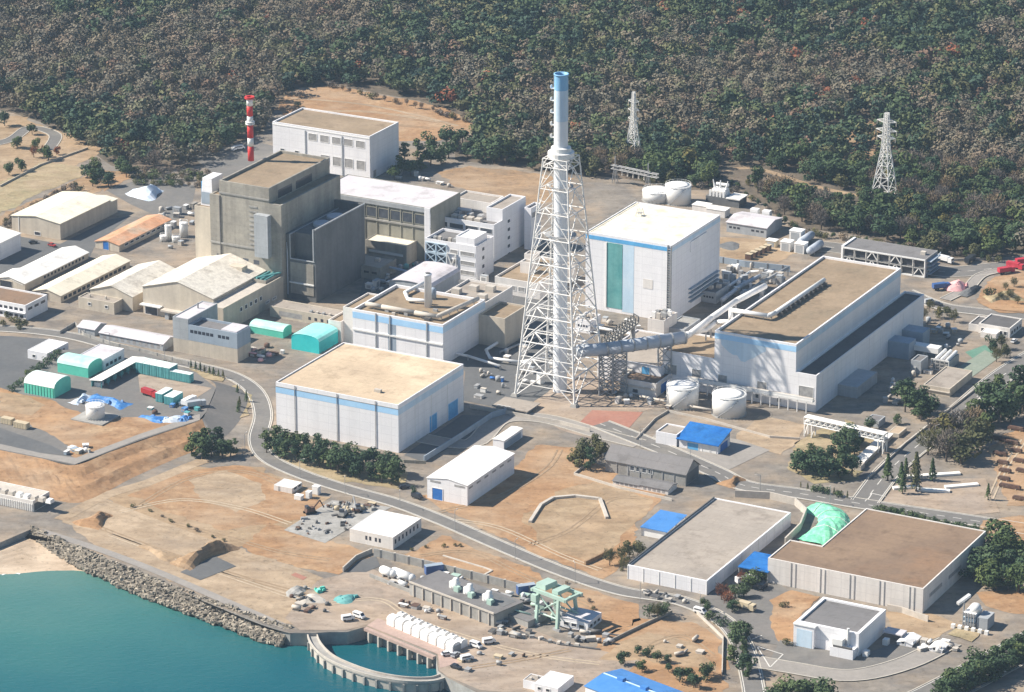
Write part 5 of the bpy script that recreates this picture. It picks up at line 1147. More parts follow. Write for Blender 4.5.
# ------------------------------------------------------------------ right side
b = bld('office', 'two storey office with white grid front and cross braces at the forest road', 'office', (846.5, 244.5), (925.7, 259.5), (934, 250), 277.5)
flat(b, 'shutter', 'grey_roof', par=.3, t=.3)
n = 7
for i in range(n):
    for k in range(2):
        x0, x1 = b.w*i/n, b.w*(i+1)/n; z0, z1 = .3+k*(b.h-.6)/2, .3+(k+1)*(b.h-.6)/2
        win(b, 'f', x0+.5, x1-.5, z0+.6, z1-.6, 'dark_glass', frame=None)
        m = MB()
        for p, q_ in (((x0, z0), (x1, z0)), ((x0, z1), (x1, z1)), ((x0, z0), (x0, z1)), ((x1, z0), (x1, z1))): m.tube((p[0], -.6, p[1]), (q_[0], -.6, q_[1]), .42, 4)
        if (i, k) in ((0, 0), (2, 0), (2, 1), (4, 1), (4, 0), (6, 0)): m.tube((x0, -.6, z0), ((x0+x1)/2, -.6, z1), .3, 4); m.tube((x1, -.6, z0), ((x0+x1)/2, -.6, z1), .3, 4)
        m.build('frame_bay', 'white_steel', b.root)
m = MB()
for k in range(4): m.box(b.w+.02, b.w+2.2, b.d*.1, b.d*.9, 1.2+k*2.0, 1.5+k*2.0)
m.tube((b.w+.2, b.d*.1, 0), (b.w+2.1, b.d*.9, b.h), .3, 5); m.build('fire_stair', 'blue_grey_wall', b.root)
MB().box(-1.2, -.02, 0, b.d, 0, b.h+.3).build('end_wall', 'white_wall', b.root); units(b, [(b.w*.9, b.d*.5)], b.h-.3, s=(2.4, 2, 1.5))
b = bld('office', 'grey single storey building with pale pitched roof behind the white reactor', 'office', (727, 222), (766.5, 228.5), (781, 218), 238)
gable(b, 'grey_wall', 'lilac_roof', 1.6, 'x', over=.4); win_row(b, 'f', 1, b.w*.35, b.h-2.6, b.h-1.6, 3, frame=None); win_row(b, 'f', b.w*.6, b.w-1, b.h-2.6, b.h-1.6, 3, frame=None)
units(b, [(b.w*.25, b.d+3), (b.w*.55, b.d+3)], 0, 'rear_unit', 'white_steel', s=(4, 3, 6.5))
b = bld('reception_building', 'low building with slate grey flat roof beside the forest gate road', 'office', (979, 323), (1010, 328.5), (1022, 318.5), 338)
flat(b, 'white_wall_warm', 'slate_roof', par=.4, t=.5); flat(b, 'white_wall_warm', 'slate_roof', par=.4, w=b.w*.34, d=b.d*.8, h=b.h-1.2, x0=-b.w*.34-.02, y0=1, names=('annex_wall', 'annex_roof'))
win_row(b, 'f', 1, b.w-1, 1, 2.6, 6); win_row(b, 'r', 1, b.d-1, 1, 2.6, 4)
flat(b, 'white_wall_warm', 'bright_roof', par=.2, w=b.w*.5, d=5, h=2.6, x0=b.w*.2, y0=-5.02, names=('porch_wall', 'porch_roof'))
# transformer / valve skid right of turbine building
b = bld('valve_skid', 'white framed pipe skid at the end of the turbine building', 'machinery', (932, 358), (949, 361.5), (962, 352.5), 372)
for i in range(4):
    for k in range(3): m = MB(); x0, x1, z0, z1 = b.w*i/4, b.w*(i+1)/4, b.h*k/3, b.h*(k+1)/3; [m.tube((p[0], 0, p[1]), (q_[0], 0, q_[1]), .22, 4) for p, q_ in (((x0, z0), (x1, z0)), ((x0, z0), (x0, z1)), ((x1, z0), (x1, z1)), ((x0, z1), (x1, z1)))]; m.build('frame_bay', 'white_steel', b.root)
MB().box(.4, b.w-.4, .6, b.d-.4, 0, b.h*.86).build('core', 'grey_steel', b.root)
for k in range(3): MB().tube((b.w*(.2+.3*k), 1, b.h*.9), (b.w*(.2+.3*k), b.d-1, b.h*1.05), .8, 10).build('header_pipe', 'white_steel', b.root)
b = bld('duct_bridge', 'white topped duct bridge from the turbine aisle to the pipe skid', 'pipe', (902, 342), (938, 349), (943, 346), 360)
MB().box(0, b.w, 0, b.d, b.h-2.4, b.h).build('duct', 'white_steel', b.root); [MB().box(b.w*u-.3, b.w*u+.3, .4, b.d-.4, 0, b.h-2.4).build('pier', 'grey_steel', b.root) for u in (.2, .6, .95)]
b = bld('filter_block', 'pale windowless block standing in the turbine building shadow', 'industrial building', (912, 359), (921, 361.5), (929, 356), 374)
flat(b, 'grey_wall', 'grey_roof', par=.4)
b = bld('retaining_building', 'low tan block with flat pale top beside the long service road', 'industrial building', (925, 383), (950, 389), (975, 371), 397)
flat(b, 'cream_wall', 'grey_tan_roof', par=.3); fbox(b, 'f', 0, b.w, b.h*.45, b.h*.55, .5).build('ledge', 'light_concrete', b.root)
b = bld('canopy_building', 'pale pink flat roof among the dark pines at the right', 'shelter', (967, 408), (990, 412), (1003, 399), 420)
MB().box(0, b.w, 0, b.d, b.h-.6, b.h).build('roof', 'white_roof', b.root); MB().box(1, b.w-1, 1, b.d-1, 0, b.h-.6).build('wall', 'cream_wall', b.root); win_row(b, 'f', 1.5, b.w-1.5, .6, 2.4, 4, y=1)
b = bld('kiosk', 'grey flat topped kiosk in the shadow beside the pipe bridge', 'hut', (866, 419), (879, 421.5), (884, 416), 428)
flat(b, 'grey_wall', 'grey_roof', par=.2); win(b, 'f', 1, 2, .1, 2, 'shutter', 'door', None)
# white truss pipe bridge
a_, c_ = P(806, 419, 7), P(886, 437, 7); dv = c_-a_; g = thing('pipe_bridge', 'white truss pipe bridge over the planted strip before the turbine building', 'bridge', (a_.x, a_.y, 0), math.atan2(dv.y, dv.x)); ln = dv.length
m = MB(); n = 14
for s in (-1.6, 1.6):
    for z in (5.6, 8.4): m.tube((0, s, z), (ln, s, z), .3, 5)
    for k in range(n+1): m.tube((ln*k/n, s, 5.6), (ln*k/n, s, 8.4), .2, 4)
    for k in range(n): m.tube((ln*k/n, s, 5.6), (ln*(k+1)/n, s, 8.4), .18, 4)
m.build('truss', 'white_steel', g); MB().box(0, ln, -1.5, 1.5, 5.3, 5.6).build('deck', 'light_concrete', g); MB().box(0, ln, -1.5, 1.5, 8.5, 8.7).build('roof', 'white_roof', g)
for s in (-.8, .6): MB().tube((0, s, 6.3), (ln, s, 6.3), .5, 8).build('pipe', 'white_steel', g)
for t in (.01, .1, .93, .99):
    m = MB()
    for s in (-1.6, 1.6): m.tube((ln*t, s, 0), (ln*t, s, 5.6), .3, 5)
    m.tube((ln*t, -1.6, 0), (ln*t, 1.6, 5.6), .2, 4); m.build('trestle', 'white_steel', g)
a_, c_ = P(888, 437), P(858, 466); dv = c_-a_; g = thing('pipe_trench', 'white covered pipe trench running down from the truss pipe bridge', 'pipe', (a_.x, a_.y, 0), math.atan2(dv.y, dv.x)); ln = dv.length
MB().box(0, ln, -2, 2, 0, 1.6).build('cover', 'light_concrete', g); MB().box(-.2, ln+.2, -2.3, 2.3, 1.6, 1.85).build('lid', 'white_roof', g); MB().box(ln+.25, ln+5, -3, 3, 0, 2.2).build('end_box', 'light_concrete', g)
b = bld('tank_house', 'buff block at the head of the covered pipe trench', 'hut', (889, 431), (899, 434), (909, 428), 438)
flat(b, 'cream_wall', 'sand_roof', par=.1)
# ------------------------------------------------------------------ quay, jetty, crane
YQ = R(-43)
def proj(v):
    dx, dy, dz = v[0], v[1]-YC, v[2]-HC; dep = dy*cP - dz*sP
    return 512 + FPX*dx/dep, 346 - FPX*(dy*sP + dz*cP)/dep
def inpoly(x, y, poly):
    c = False; j = len(poly)-1
    for i in range(len(poly)):
        a, b_ = poly[i], poly[j]
        if (a[1] > y) != (b_[1] > y) and x < (b_[0]-a[0])*(y-a[1])/(b_[1]-a[1])+a[0]: c = not c
        j = i
    return c
jl = strip_pts([(311, 632), (316, 645), (329, 658), (350, 668), (375, 676), (405, 681), (432, 681), (447, 676)], -1.5, 7)
j0 = jl[0].copy(); j0.z = 0
jt = thing('breakwater', 'curved concrete breakwater round the intake pool', 'breakwater', j0)
jr = [p - j0 for p in jl]
ribbon_mb(jr, 3.2, -9, th=7.2).build('wall', 'light_concrete', jt)
ribbon_mb(jr, 3.9, -1.79, th=.5).build('deck', 'grey_concrete', jt)
ribbon_mb(jr, .4, -1.28, off=-1.7, th=.8).build('parapet', 'light_concrete', jt); ribbon_mb(jr, .4, -1.28, off=1.7, th=.8).build('parapet', 'light_concrete', jt)
for i in range(2, len(jr)-1, 3):
    p = jr[i]; t = (jr[i+1]-jr[i-1]); t.z = 0; t.normalize(); n = Vector((t.y, -t.x, 0)); m = MB(); q = p + n*1.65
    m.hexa([tuple(q+t*a+n*b_+Vector((0, 0, z-q.z))) for z in (-9, -2.0) for a, b_ in ((-.35, 0), (-.35, .7), (.35, .7), (.35, 0))][:4] + [tuple(q+t*a+n*b_+Vector((0, 0, -2.0-q.z))) for a, b_ in ((-.35, 0), (-.35, .7), (.35, .7), (.35, 0))]); m.build('buttress', 'grey_concrete', jt)
# intake front: piers below the deck
a_, c_ = P(367, 627), P(436, 656); dv = c_-a_; g = thing('quay_wall', 'row of concrete piers under the pink quay deck in the pool', 'quay wall', (a_.x, a_.y, 0), math.atan2(dv.y, dv.x)); ln = dv.length
MB().box(0, ln, -1.6, -.05, -1.0, .12).build('deck_beam', 'pink_concrete', g)
for k in range(7): MB().box(ln*(k+.5)/7-.4, ln*(k+.5)/7+.4, -1.9, -.06, -8, -1.0).build('pier', 'light_concrete', g)
# eight white pump covers
n = 8; A0, A1 = P(390, 626), P(449, 652)
for i in range(n):
    p = A0.lerp(A1, (i+.0)/(n-1)); pos = ['leftmost', 'second', 'third', 'fourth', 'fifth', 'sixth', 'seventh', 'rightmost'][i]
    t = thing('pump_cover', f'white rounded pump cover on the quay, {pos} of the row of eight', 'pump cover', p, YQ, 'white pump covers on the quay')
    w = 3.5; prof = [(0, 0), (0, 2.5), (.5, 3.2), (1.3, 3.6), (3.2, 3.6), (4.0, 3.1), (4.4, 2.4), (4.4, 0)]
    MB().extrude(prof, 'x', -w/2, w/2).build('front_cover', 'bright_roof', t)
    MB().extrude([(u*.8+4.7, z*.9) for u, z in prof], 'x', -w/2+.3, w/2-.3).build('rear_cover', 'bright_roof', t)
    MB().box(w/2+.02, w/2+.3, .6, 4.2, 0, 2.4).build('gap_strut', 'grey_steel', t); MB().lathe([(.4, 3.1), (.4, 3.8), (.2, 3.9)], 8, (0, 6.4)).build('vent', 'grey_steel', t)
# long screen deck behind it
b = bld('intake_deck', 'long grey concrete screen deck with white pumps above the quay', 'intake structure', (405, 585), (494, 615), (536, 607), 627, rz=YQ)
MB().box(0, b.w, 0, b.d, 0, b.h).build('wall', 'grey_concrete', b.root); MB().box(-.1, b.w+.1, -.3, b.d+.1, b.h, b.h+.3).build('slab', 'grey_roof', b.root); MB().box(-.1, b.w+.1, -.35, 0, b.h+.31, b.h+1).build('parapet', 'light_concrete', b.root)
for k in range(9): MB().box(b.w*(k+.5)/9-.2, b.w*(k+.5)/9+.2, -.5, -.02, 0, b.h-.05).build('rib', 'light_concrete', b.root)
MB().box(b.w*.55, b.w*.95, b.d*.45, b.d*.9, b.h+.31, b.h+.36).build('pit_cover', 'dark_panel_and_shade', b.root)
for i, (px, py) in enumerate(((456, 589), (470, 595), (489, 602))):
    x, y = ft(b, px, py); v = b.o + b.ex*x + b.ey*y; v.z = b.h+.3
    t = thing('intake_pump', f'white and mint intake pump on the screen deck, {("left", "middle", "right")[i]} of three', 'pump', v, YQ, 'intake pumps on the screen deck')
    MB().lathe([(1.7, 0), (1.7, 2.2), (1.1, 2.6), (1.1, 4.0), (.4, 4.3)], 14).build('motor', 'white_steel', t, True); MB().tube((0, 0, 1.2), (3.2, -1.2, 1.2), .7, 10).build('pipe', 'mint_steel', t); MB().box(-2.4, -1.4, -1.2, 1.2, 0, 2.6).build('control_box', 'white_steel', t); MB().box(1.2, 3.4, -2.6, -1.8, 0, 2.0).build('valve', 'mint_steel', t)
b = bld('screen_house', 'low grey cover at the lower end of the screen deck by the crane', 'intake structure', (499, 612), (528, 622), (540, 611), 628, rz=YQ)
MB().box(0, b.w, 0, b.d, 0, b.h).build('wall', 'grey_concrete', b.root); MB().box(-.1, b.w+.1, -.1, b.d+.1, b.h, b.h+.2).build('roof', 'grey_roof', b.root)
for x, y in ((.2, .3), (.7, .6)): MB().box(b.w*x, b.w*x+2.5, b.d*y, b.d*y+1.5, b.h+.2, b.h+.7).build('hatch', 'dark_panel_and_shade', b.root)
# panelled wall at the back
def wall(label, pts, h, th=.3, mat='light_concrete', z0=0, name='low_wall', posts=0, pm=None, cat='wall', cap=None):
    v = [P(a, c, z0) for a, c in pts]; o_ = v[0].copy(); t = thing(name, label, cat, o_)
    r = [p-o_ for p in v]
    m = MB(); 
    for i in range(len(r)-1):
        d = (r[i+1]-r[i]).normalized(); n = Vector((-d.y, d.x, 0))*th/2; a, c = r[i], r[i+1]
        m.hexa([(a.x-n.x,a.y-n.y,-.05),(c.x-n.x,c.y-n.y,-.05),(c.x+n.x,c.y+n.y,-.05),(a.x+n.x,a.y+n.y,-.05),(a.x-n.x,a.y-n.y,h),(c.x-n.x,c.y-n.y,h),(c.x+n.x,c.y+n.y,h),(a.x+n.x,a.y+n.y,h)])
    m.build('wall_body', mat, t)
    if posts:
        for i in range(len(r)-1):
            k = max(1, int((r[i+1]-r[i]).length/posts))
            for j in range(k): p = r[i].lerp(r[i+1], (j+.5)/k); MB().box(p.x-th*.9, p.x+th*.9, p.y-th*.9, p.y+th*.9, -.05, h+.15).build('post', pm or mat, t)
    return t
wall('panelled pale retaining wall behind the screen deck', [(374, 556), (430, 569), (480, 581), (530, 594)], 3.2, .5, 'grey_concrete', posts=6, pm='light_concrete')
for i, (px, py, l) in enumerate(((434, 573, 'left'), (526, 593, 'right'))):
    t = thing('tool_container', f'dark blue container against the panelled retaining wall, {l} one', 'container', P(px, py), R(20), 'dark blue containers by the retaining wall'); MB().box(-3.5, 3.5, -1.2, 1.2, .1, 3.4).build('body', 'car_blue', t); MB().box(-3.55, 3.55, -1.25, 1.25, 3.4, 3.5).build('roof', 'blue_grey_wall', t)
for i, (px, py, l, s) in enumerate(((388, 577, 'short', 2.5), (403, 580, 'long', 4.5))):
    t = thing('pressure_vessel', f'{l} horizontal white tank beside the upper end of the screen deck', 'tank', P(px, py), YQ); MB().tube((-s, 0, 2.2), (s, 0, 2.2), 1.7, 16).ball((-s, 0, 2.2), 1.68, 14, 8).ball((s, 0, 2.2), 1.68, 14, 8).build('shell', 'white_steel', t, True)
    for x in (-s*.6, s*.6): MB().box(x-.3, x+.3, -1.4, 1.4, 0, 1.2).build('saddle', 'grey_concrete', t)
wall('long grey curb wall between vessels and screen deck', [(370, 577), (408, 592), (440, 604)], 1.4, .6, 'grey_concrete')
t = wall('dark crane rail beam along the quay', [(496, 620), (530, 637), (560, 645), (600, 650)], .5, .8, 'dark_steel', name='crane_rail', cat='rail')
t = wall('second dark crane rail nearer the white hut', [(530, 610), (560, 622), (590, 632), (620, 636)], .4, .7, 'dark_steel', name='crane_rail', cat='rail')
b = bld('crane_store', 'low white store with pale lilac roof behind the green gantry crane', 'hut', (563, 615), (588, 623), (603, 612.5), 632)
flat(b, 'white_wall', 'lilac_roof', par=.1, t=.2); win_row(b, 'r', 1, b.d-1, 1, 2.2, 3); win_row(b, 'f', 1, b.w-1, 1, 2.2, 3)
# gantry crane
gp = P(556, 622); g = thing('gantry_crane', 'pale green gantry crane standing over its rails at the quay', 'crane', gp, YQ)
H_ = 11.6
def loc(px, py): v = P(px, py)-gp; c, s = math.cos(-YQ), math.sin(-YQ); return (v.x*c-v.y*s, v.x*s+v.y*c)
for (px, py, u, v_) in ((536, 625, -5, -4.2), (557, 631, 5, -4.2), (577, 617, 5, 4.2), (556, 611, -5, 4.2)):
    x, y = loc(px, py); m = MB(); m.hexa([(x-.55,y-.5,.6),(x+.55,y-.5,.6),(x+.55,y+.5,.6),(x-.55,y+.5,.6),(u-.55,v_-.5,H_),(u+.55,v_-.5,H_),(u+.55,v_+.5,H_),(u-.55,v_+.5,H_)]); m.build('leg', 'mint_steel', g); MB().box(x-1.6, x+1.6, y-.6, y+.6, .05, 1.0).build('bogie', 'grey_steel', g)
for v_ in (-4.2, 4.2): MB().box(-8, 9, v_-.55, v_+.55, H_, H_+1.2).build('girder', 'mint_steel', g)
for u in (-7.8, 8): MB().box(u-.5, u+.5, -4.9, 4.9, H_+.02, H_+1.1).build('end_tie', 'mint_steel', g)
MB().taper(-7.2, -2.2, -3.4, 3.4, H_+1.21, H_+3.2, .3).build('machinery_house', 'mint_steel', g); MB().box(1, 4, -3.4, 3.4, H_+1.21, H_+2.6).build('trolley', 'mint_steel', g)
MB().box(-6.8, -4.2, -6.4, -4.95, H_-3.2, H_-.4).build('cab', 'mint_steel', g)
for s in (-1, 1): m = MB(); m.tube((-5, s*4.2, H_-.5), (5, s*4.4, 4), .3, 6); m.tube((5, s*4.2, H_-.5), (-5, s*4.4, 4), .3, 6); m.tube((-6.5, s*4.6, 4), (6.5, s*4.6, 4), .35, 6); m.build('brace', 'mint_steel', g)
m = MB(); m.tube((2.5, 0, H_+1.6), (2.5, 0, 5), .12, 5); m.box(1.4, 3.6, -.8, .8, 3.6, 5); m.build('hook_block', 'grey_steel', g)
for k in range(3): MB().lathe([(.9, 0), (.9, 2.2), (.4, 3.2)], 10, (-2+k*3.4, .5)).build('valve_drum', 'mint_steel', g)
# vehicles
def car(label, px, py, mat, rz, kind='car', z0=.25, group=None):
    t = thing({'car': 'parked_car', 'van': 'parked_van', 'truck': 'parked_truck'}[kind], label, kind, P(px, py, z0), rz, group); t.location.z = z0
    if kind == 'car':
        MB().extrude([(-2.1, .35), (-2.15, .85), (-1.2, .98), (1.0, 1.0), (2.15, .85), (2.15, .35)], 'y', -.85, .85).build('body', mat, t)
        MB().hexa([(-1.9,-.8,.97),(1.1,-.8,.97),(1.1,.8,.97),(-1.9,.8,.97),(-1.4,-.68,1.5),(.4,-.68,1.5),(.4,.68,1.5),(-1.4,.68,1.5)]).build('cabin', 'dark_glass', t); MB().box(-1.35, .35, -.66, .66, 1.5, 1.54).build('roof', mat, t); ws = (-1.35, 1.35)
    elif kind == 'van':
        MB().extrude([(-2.4, .4), (-2.4, 2.1), (1.3, 2.15), (2.0, 1.3), (2.4, 1.1), (2.4, .4)], 'y', -.9, .9).build('body', mat, t); MB().hexa([(1.3,-.8,1.3),(2.02,-.8,1.3),(2.02,.8,1.3),(1.3,.8,1.3),(1.1,-.8,2.16),(1.36,-.8,2.12),(1.36,.8,2.12),(1.1,.8,2.16)]).build('windscreen', 'dark_glass', t); MB().box(-2.0, 1.0, -.92, .92, 1.35, 1.85).build('window', 'dark_glass', t); ws = (-1.5, 1.5)
    else:
        MB().box(2.2, 4.2, -1.15, 1.15, .5, 2.7).build('cab', mat, t); MB().box(3.4, 4.24, -1.05, 1.05, 1.6, 2.5).build('windscreen', 'dark_glass', t); MB().box(-4.2, 2.1, -1.2, 1.2, 1.0, 3.0).build('load_body', mat, t); MB().box(-4.2, 4.2, -.5, .5, .5, 1.0).build('chassis', 'dark_steel', t); ws = (-3, -1.8, 3)
    for x in ws:
        for s in (-1, 1): r = .36 if kind != 'truck' else .5; MB().tube((x, s*.72, r), (x, s*.95, r), r, 10).build('wheel', 'tyre', t)
    return t
for i, (px, py, mt, k, l) in enumerate(((489, 643, 'car_white', 'van', 'white van at the right end of the row of pump covers'), (476, 647, 'car_white', 'van', 'white van between the pump covers and the quay edge'), (455.5, 656, 'car_silver', 'car', 'silver car nearest the intake pool corner'), (467, 660, 'car_white', 'van', 'white van parked alone on the open quay'), (456, 668, 'car_dark', 'car', 'dark car beside the end of the breakwater'), (447, 655, 'car_white', 'car', 'white car close to the pink deck end'),
    (1001, 671, 'car_white', 'car', 'white car driving on the dark road at the lower right corner'), (1014, 342, 'car_white', 'car', 'white car before the slate roofed reception building'), (929, 303, 'car_silver', 'van', 'silver van parked at the verge below the cross braced office'), (938, 305, 'car_dark', 'car', 'dark car parked next to the silver van'), (33, 243, 'car_dark', 'car', 'dark car before the big cream warehouse, left one'), (52, 246, 'car_red', 'car', 'dark red car before the big cream warehouse'),
    (235, 150, 'car_white', 'van', 'white van left of the red and white chimney'), (240, 149, 'car_white', 'van', 'second white van left of the red and white chimney'), (181, 600, 'car_white', 'car', 'x'), (348, 620, 'car_white', 'van', 'white van near the top of the intake pool'), (359, 617.5, 'car_white', 'van', 'white van above the left end of the pink deck'), (763, 588, 'car_dark', 'van', 'dark van parked beneath the brown roofed store'), (746, 583, 'car_white', 'truck', 'white truck among bushes by the blue canopy'), (745, 609, 'wood_beige', 'truck', 'beige box truck beside the bushes at the yard entrance'),
    (941, 289, 'car_blue', 'truck', 'blue truck left of the pink sheeted heap'), (945, 262, 'car_white', 'truck', 'white truck at the right end of the cross braced office'), (970, 262, 'car_dark', 'truck', 'dark flatbed truck on the forest road'), (1006, 273, 'red_paint', 'truck', 'red truck at the lower end of the red row'), (1015, 268.5, 'red_paint', 'truck', 'red truck in the middle of the red row'), (1024, 264, 'red_paint', 'truck', 'red truck at the right picture edge'),
    (150, 396, 'car_red', 'truck', 'red truck with pale load left of the teal containers'), (189, 404, 'car_white', 'truck', 'white flatbed lorry at the right end of the tent yard'), (196, 407, 'car_silver', 'truck', 'silver lorry beside the white flatbed lorry'), (700, 613, 'car_white', 'van', 'white van by the field corner near the junction'), (404, 488, 'car_dark', 'car', 'dark car left of the bright white storehouse'), (417, 498, 'car_dark', 'van', 'dark green van before the bright white storehouse'), (308, 414, 'car_white', 'van', 'white van before the front of the large white hall'))):
    if l == 'x': continue
    z = ZP+.1 if px in (150, 189, 196) else .3
    car(l, px, py, mt, R((20, -40, 60, 25, -35)[i % 5]), k, z)
heap('pink sheeted heap of goods on the yard by the blue truck', 946, 290, 966, 285, 9, 3.4, 'pink_tarp', .3, seed=12)
heap('dark stack of covered goods right of the pink sheeted heap', 962, 296, 980, 286, 5, 2.2, 'dark_panel_and_shade', .3, seed=13)
# earth heaps
heap('orange spoil heap beside the pump house', 84, 527, 108, 514, 12, 3.0, 'orange_dirt', 0, 10, 6, 'spoil_heap', 'earth heap', seed=20)
heap('grey brown spoil bank above the shore rocks', 178, 567, 232, 545, 12, 5, 'brown_dirt', 0, 14, 6, 'spoil_heap', 'earth heap', seed=21)
heap('small rubble heap on the sea track', 140, 545, 175, 560, 7, 1.3, 'tan_dirt', 0, 12, 6, 'spoil_heap', 'earth heap', seed=22)
heap('pale gravel heap near the quay entrance', 300, 603, 322, 597, 9, 1.5, 'light_concrete', 0, seed=23, name='spoil_heap', cat='earth heap')
heap('dark heap of scrap beside the pale gravel', 288, 597, 303, 587, 6, 1.8, 'grey_concrete', 0, seed=24, name='spoil_heap', cat='earth heap')
heap('green netted heap on the quay near the pale gravel', 336, 602, 358, 596, 7, 1.6, 'green_panel', 0, seed=25)
heap('bright green small skip cover near the scrap heap', 316, 592, 325, 590, 4, 1.8, 'mint_fabric', 0, seed=26)
heap('orange earth mound at the right end of the dark shed', 724, 486, 742, 478, 9, 2.2, 'orange_dirt', .1, seed=27, name='spoil_heap', cat='earth heap')
heap('grassy earth bank behind the long road at the right edge', 985, 300, 1020, 296, 16, 3, 'dry_grass', 0, seed=28, name='earth_bank', cat='earth heap')
patch('rust_sheet', 'red_paving', [(291, 575), (299, 570), (312, 574), (303, 580)], .12)
# walls and kerbs
wall('low pale wall round the open foundation in the orange field, left arm', [(530, 523), (541, 506), (553, 499), (575, 497), (600, 500), (607, 519)], 1.0, 1.3, 'light_concrete', name='foundation_wall')
wall('long low wall along the upper edge of the bush field', [(603, 646), (640, 628), (672, 613)], 1.2, .4, 'concrete_wall')
wall('low wall on the right edge of the bush field', [(697, 614), (723, 639), (722, 675)], 1.2, .4, 'light_concrete')
wall('grey boundary wall in front of the dark gabled shed', [(574, 475), (620, 489), (672, 501)], 1.1, .35, 'light_concrete')
wall('low concrete wall left of the dark gabled shed', [(574, 475), (600, 455)], 1.0, .35, 'light_concrete')
wall('dark boundary fence along the road past the grey sheds', [(60, 334), (75, 325), (84, 336), (110, 345), (150, 354), (180, 363), (215, 372)], 1.5, .25, 'grey_concrete', name='boundary_fence', posts=8, pm='grey_steel', cat='fence')
wall('green mesh fence before the large white hall', [(262, 430), (300, 437), (350, 449), (404, 463), (426, 464)], 1.4, .2, 'olive_wall', name='boundary_fence', posts=6, pm='grey_steel', cat='fence')
wall('pale boundary wall beside the road to the stack yard', [(470, 408), (505, 414), (560, 424), (590, 432)], 1.6, .35, 'light_concrete')
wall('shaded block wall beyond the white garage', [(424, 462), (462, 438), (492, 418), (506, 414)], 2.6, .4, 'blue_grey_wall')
wall('low wall between tank yard and the brown yard', [(636, 440), (655, 420), (668, 412), (705, 420), (770, 438), (800, 440)], 1.0, .3, 'light_concrete')
wall('brown bank wall below the field edge at the road', [(612, 552), (585, 565)], 1.6, .8, 'brown_dirt')
wall('curved pale wall round the green covered heap', [(735, 497), (770, 499), (795, 505), (806, 515), (800, 530), (785, 545)], 3.0, .6, 'light_concrete', name='curved_wall')
wall('long low wall along the service road at the right', [(868, 480), (905, 445), (950, 410), (985, 383)], 1.0, .3, 'light_concrete', z0=.1)
wall('pale wall behind the white unit on the paved yard', [(887, 610), (902, 613), (928, 622)], 2.4, .4, 'light_concrete')
wall('low wall along the garden edge by the warehouses', [(0, 187), (40, 166), (88, 149)], 1.0, .4, 'cream_wall')
wall('long white kerb wall on the forest road', [(845, 238), (900, 249), (950, 261), (1000, 259)], 1.0, .3, 'light_concrete')
wall('concrete wall of the excavated pit by the vessels', [(343, 572), (356, 560), (372, 553)], 2.0, .5, 'light_concrete')
patch('pit_shadow', 'dark_asphalt_and_shade', [(346, 572), (358, 561), (376, 556), (380, 566), (366, 572)], .12)  # shadow of the pit wall, drawn as a dark ground patch
wall('pale L shaped footing in the lower orange field', [(443, 556), (484, 568), (492, 571), (481, 577)], .4, .8, 'light_concrete', name='foundation_wall')
for i, (a, c) in enumerate((((893, 489), (920, 487)), ((915, 490), (950, 492)), ((945, 488), (978, 485)), ((900, 478), (960, 474)))):
    wall(f'pale parking kerb strip on the light yard, {("first", "second", "third", "fourth")[i]} from the corner', [a, c], .8, 2.4, 'white_roof', z0=.1, name='kerb_strip', cat='kerb')
# stacks of rusty material, right edge
k = 0
for (px, py, l) in ((1000, 455, 6), (1003, 464, 5), (1005, 472, 5), (1010, 488, 9), (1000, 440, 8), (1016, 452, 5), (1019, 462, 5), (1022, 472, 5), (1016, 430, 7), (1020, 500, 6), (1004, 480, 5), (1012, 444, 6)):
    k += 1; t = thing('material_stack', 'dark rusty stack of bars lying on the orange yard at the right edge', 'stack', P(px, py, .1), YAW, 'rusty stacks on the orange yard'); MB().box(-l/2, l/2, -.9, .9, .3, 1.2).build('bundle', 'rust_steel', t); MB().box(-l/2+.4, l/2-.4, -.6, .6, 1.2, 1.6).build('upper_bundle', 'rust_steel', t)
    for x in (-l*.3, l*.3): MB().box(x-.2, x+.2, -1.3, 1.3, 0, .3).build('bearer', 'wood_beige', t)
# drill yard machinery
for i, (px, py, mt, l) in enumerate(((310, 513, 'rust_steel', 'rusty red drilling rig on the grey square yard'), (343, 516, 'grey_concrete', 'grey brown digger on the grey square yard'), (357, 511, 'grey_steel', 'grey digger at the far side of the grey square yard'))):
    t = thing('drill_rig', l, 'machine', P(px, py, .15), R(30+40*i)); MB().taper(-2, 2, -1.3, 1.3, .6, 2.4, .3).build('body', mt, t); [MB().box(-2.3, 2.3, s*1.2-.3, s*1.2+.3, 0, .8).build('track', 'tyre', t) for s in (-1, 1)]
    m = MB(); m.tube((1.5, 0, 1.8), (4.4, 0, 4.6), .3, 6); m.tube((4.4, 0, 4.6), (6.2, 0, 1.2), .25, 6); m.build('boom', mt, t); MB().box(-1.9, -.6, -.9, .9, 2.41, 3.3).build('cab', 'dark_glass', t)
random.seed(9)
for i in range(70):
    px, py = random.uniform(296, 380), random.uniform(503, 536)
    if inpoly(px, py, [(286, 530), (332, 501), (388, 508), (351, 527), (325, 542)]):
        t = thing('pipe_bundle', 'grey debris bundle scattered on the grey square yard', 'debris', P(px, py, .15), random.uniform(0, 3), 'debris on the pale square yard'); s = random.uniform(.5, 1.6); MB().taper(-s, s, -s*.5, s*.5, 0, random.uniform(.4, 1.1), .15).build('bundle', random.choice(['grey_steel', 'rust_steel', 'grey_concrete', 'dark_steel']), t)
for i in range(9):
    t = thing('concrete_block', 'pale concrete block lying in a row below the screen deck', 'block', P(505+i*9.0, 634+i*1.6+random.uniform(-1, 1)), random.uniform(0, 3), 'concrete blocks below the screen deck'); MB().taper(-1, 1, -.7, .7, 0, 1.1, .12).build('block', random.choice(['light_concrete', 'grey_concrete']), t)
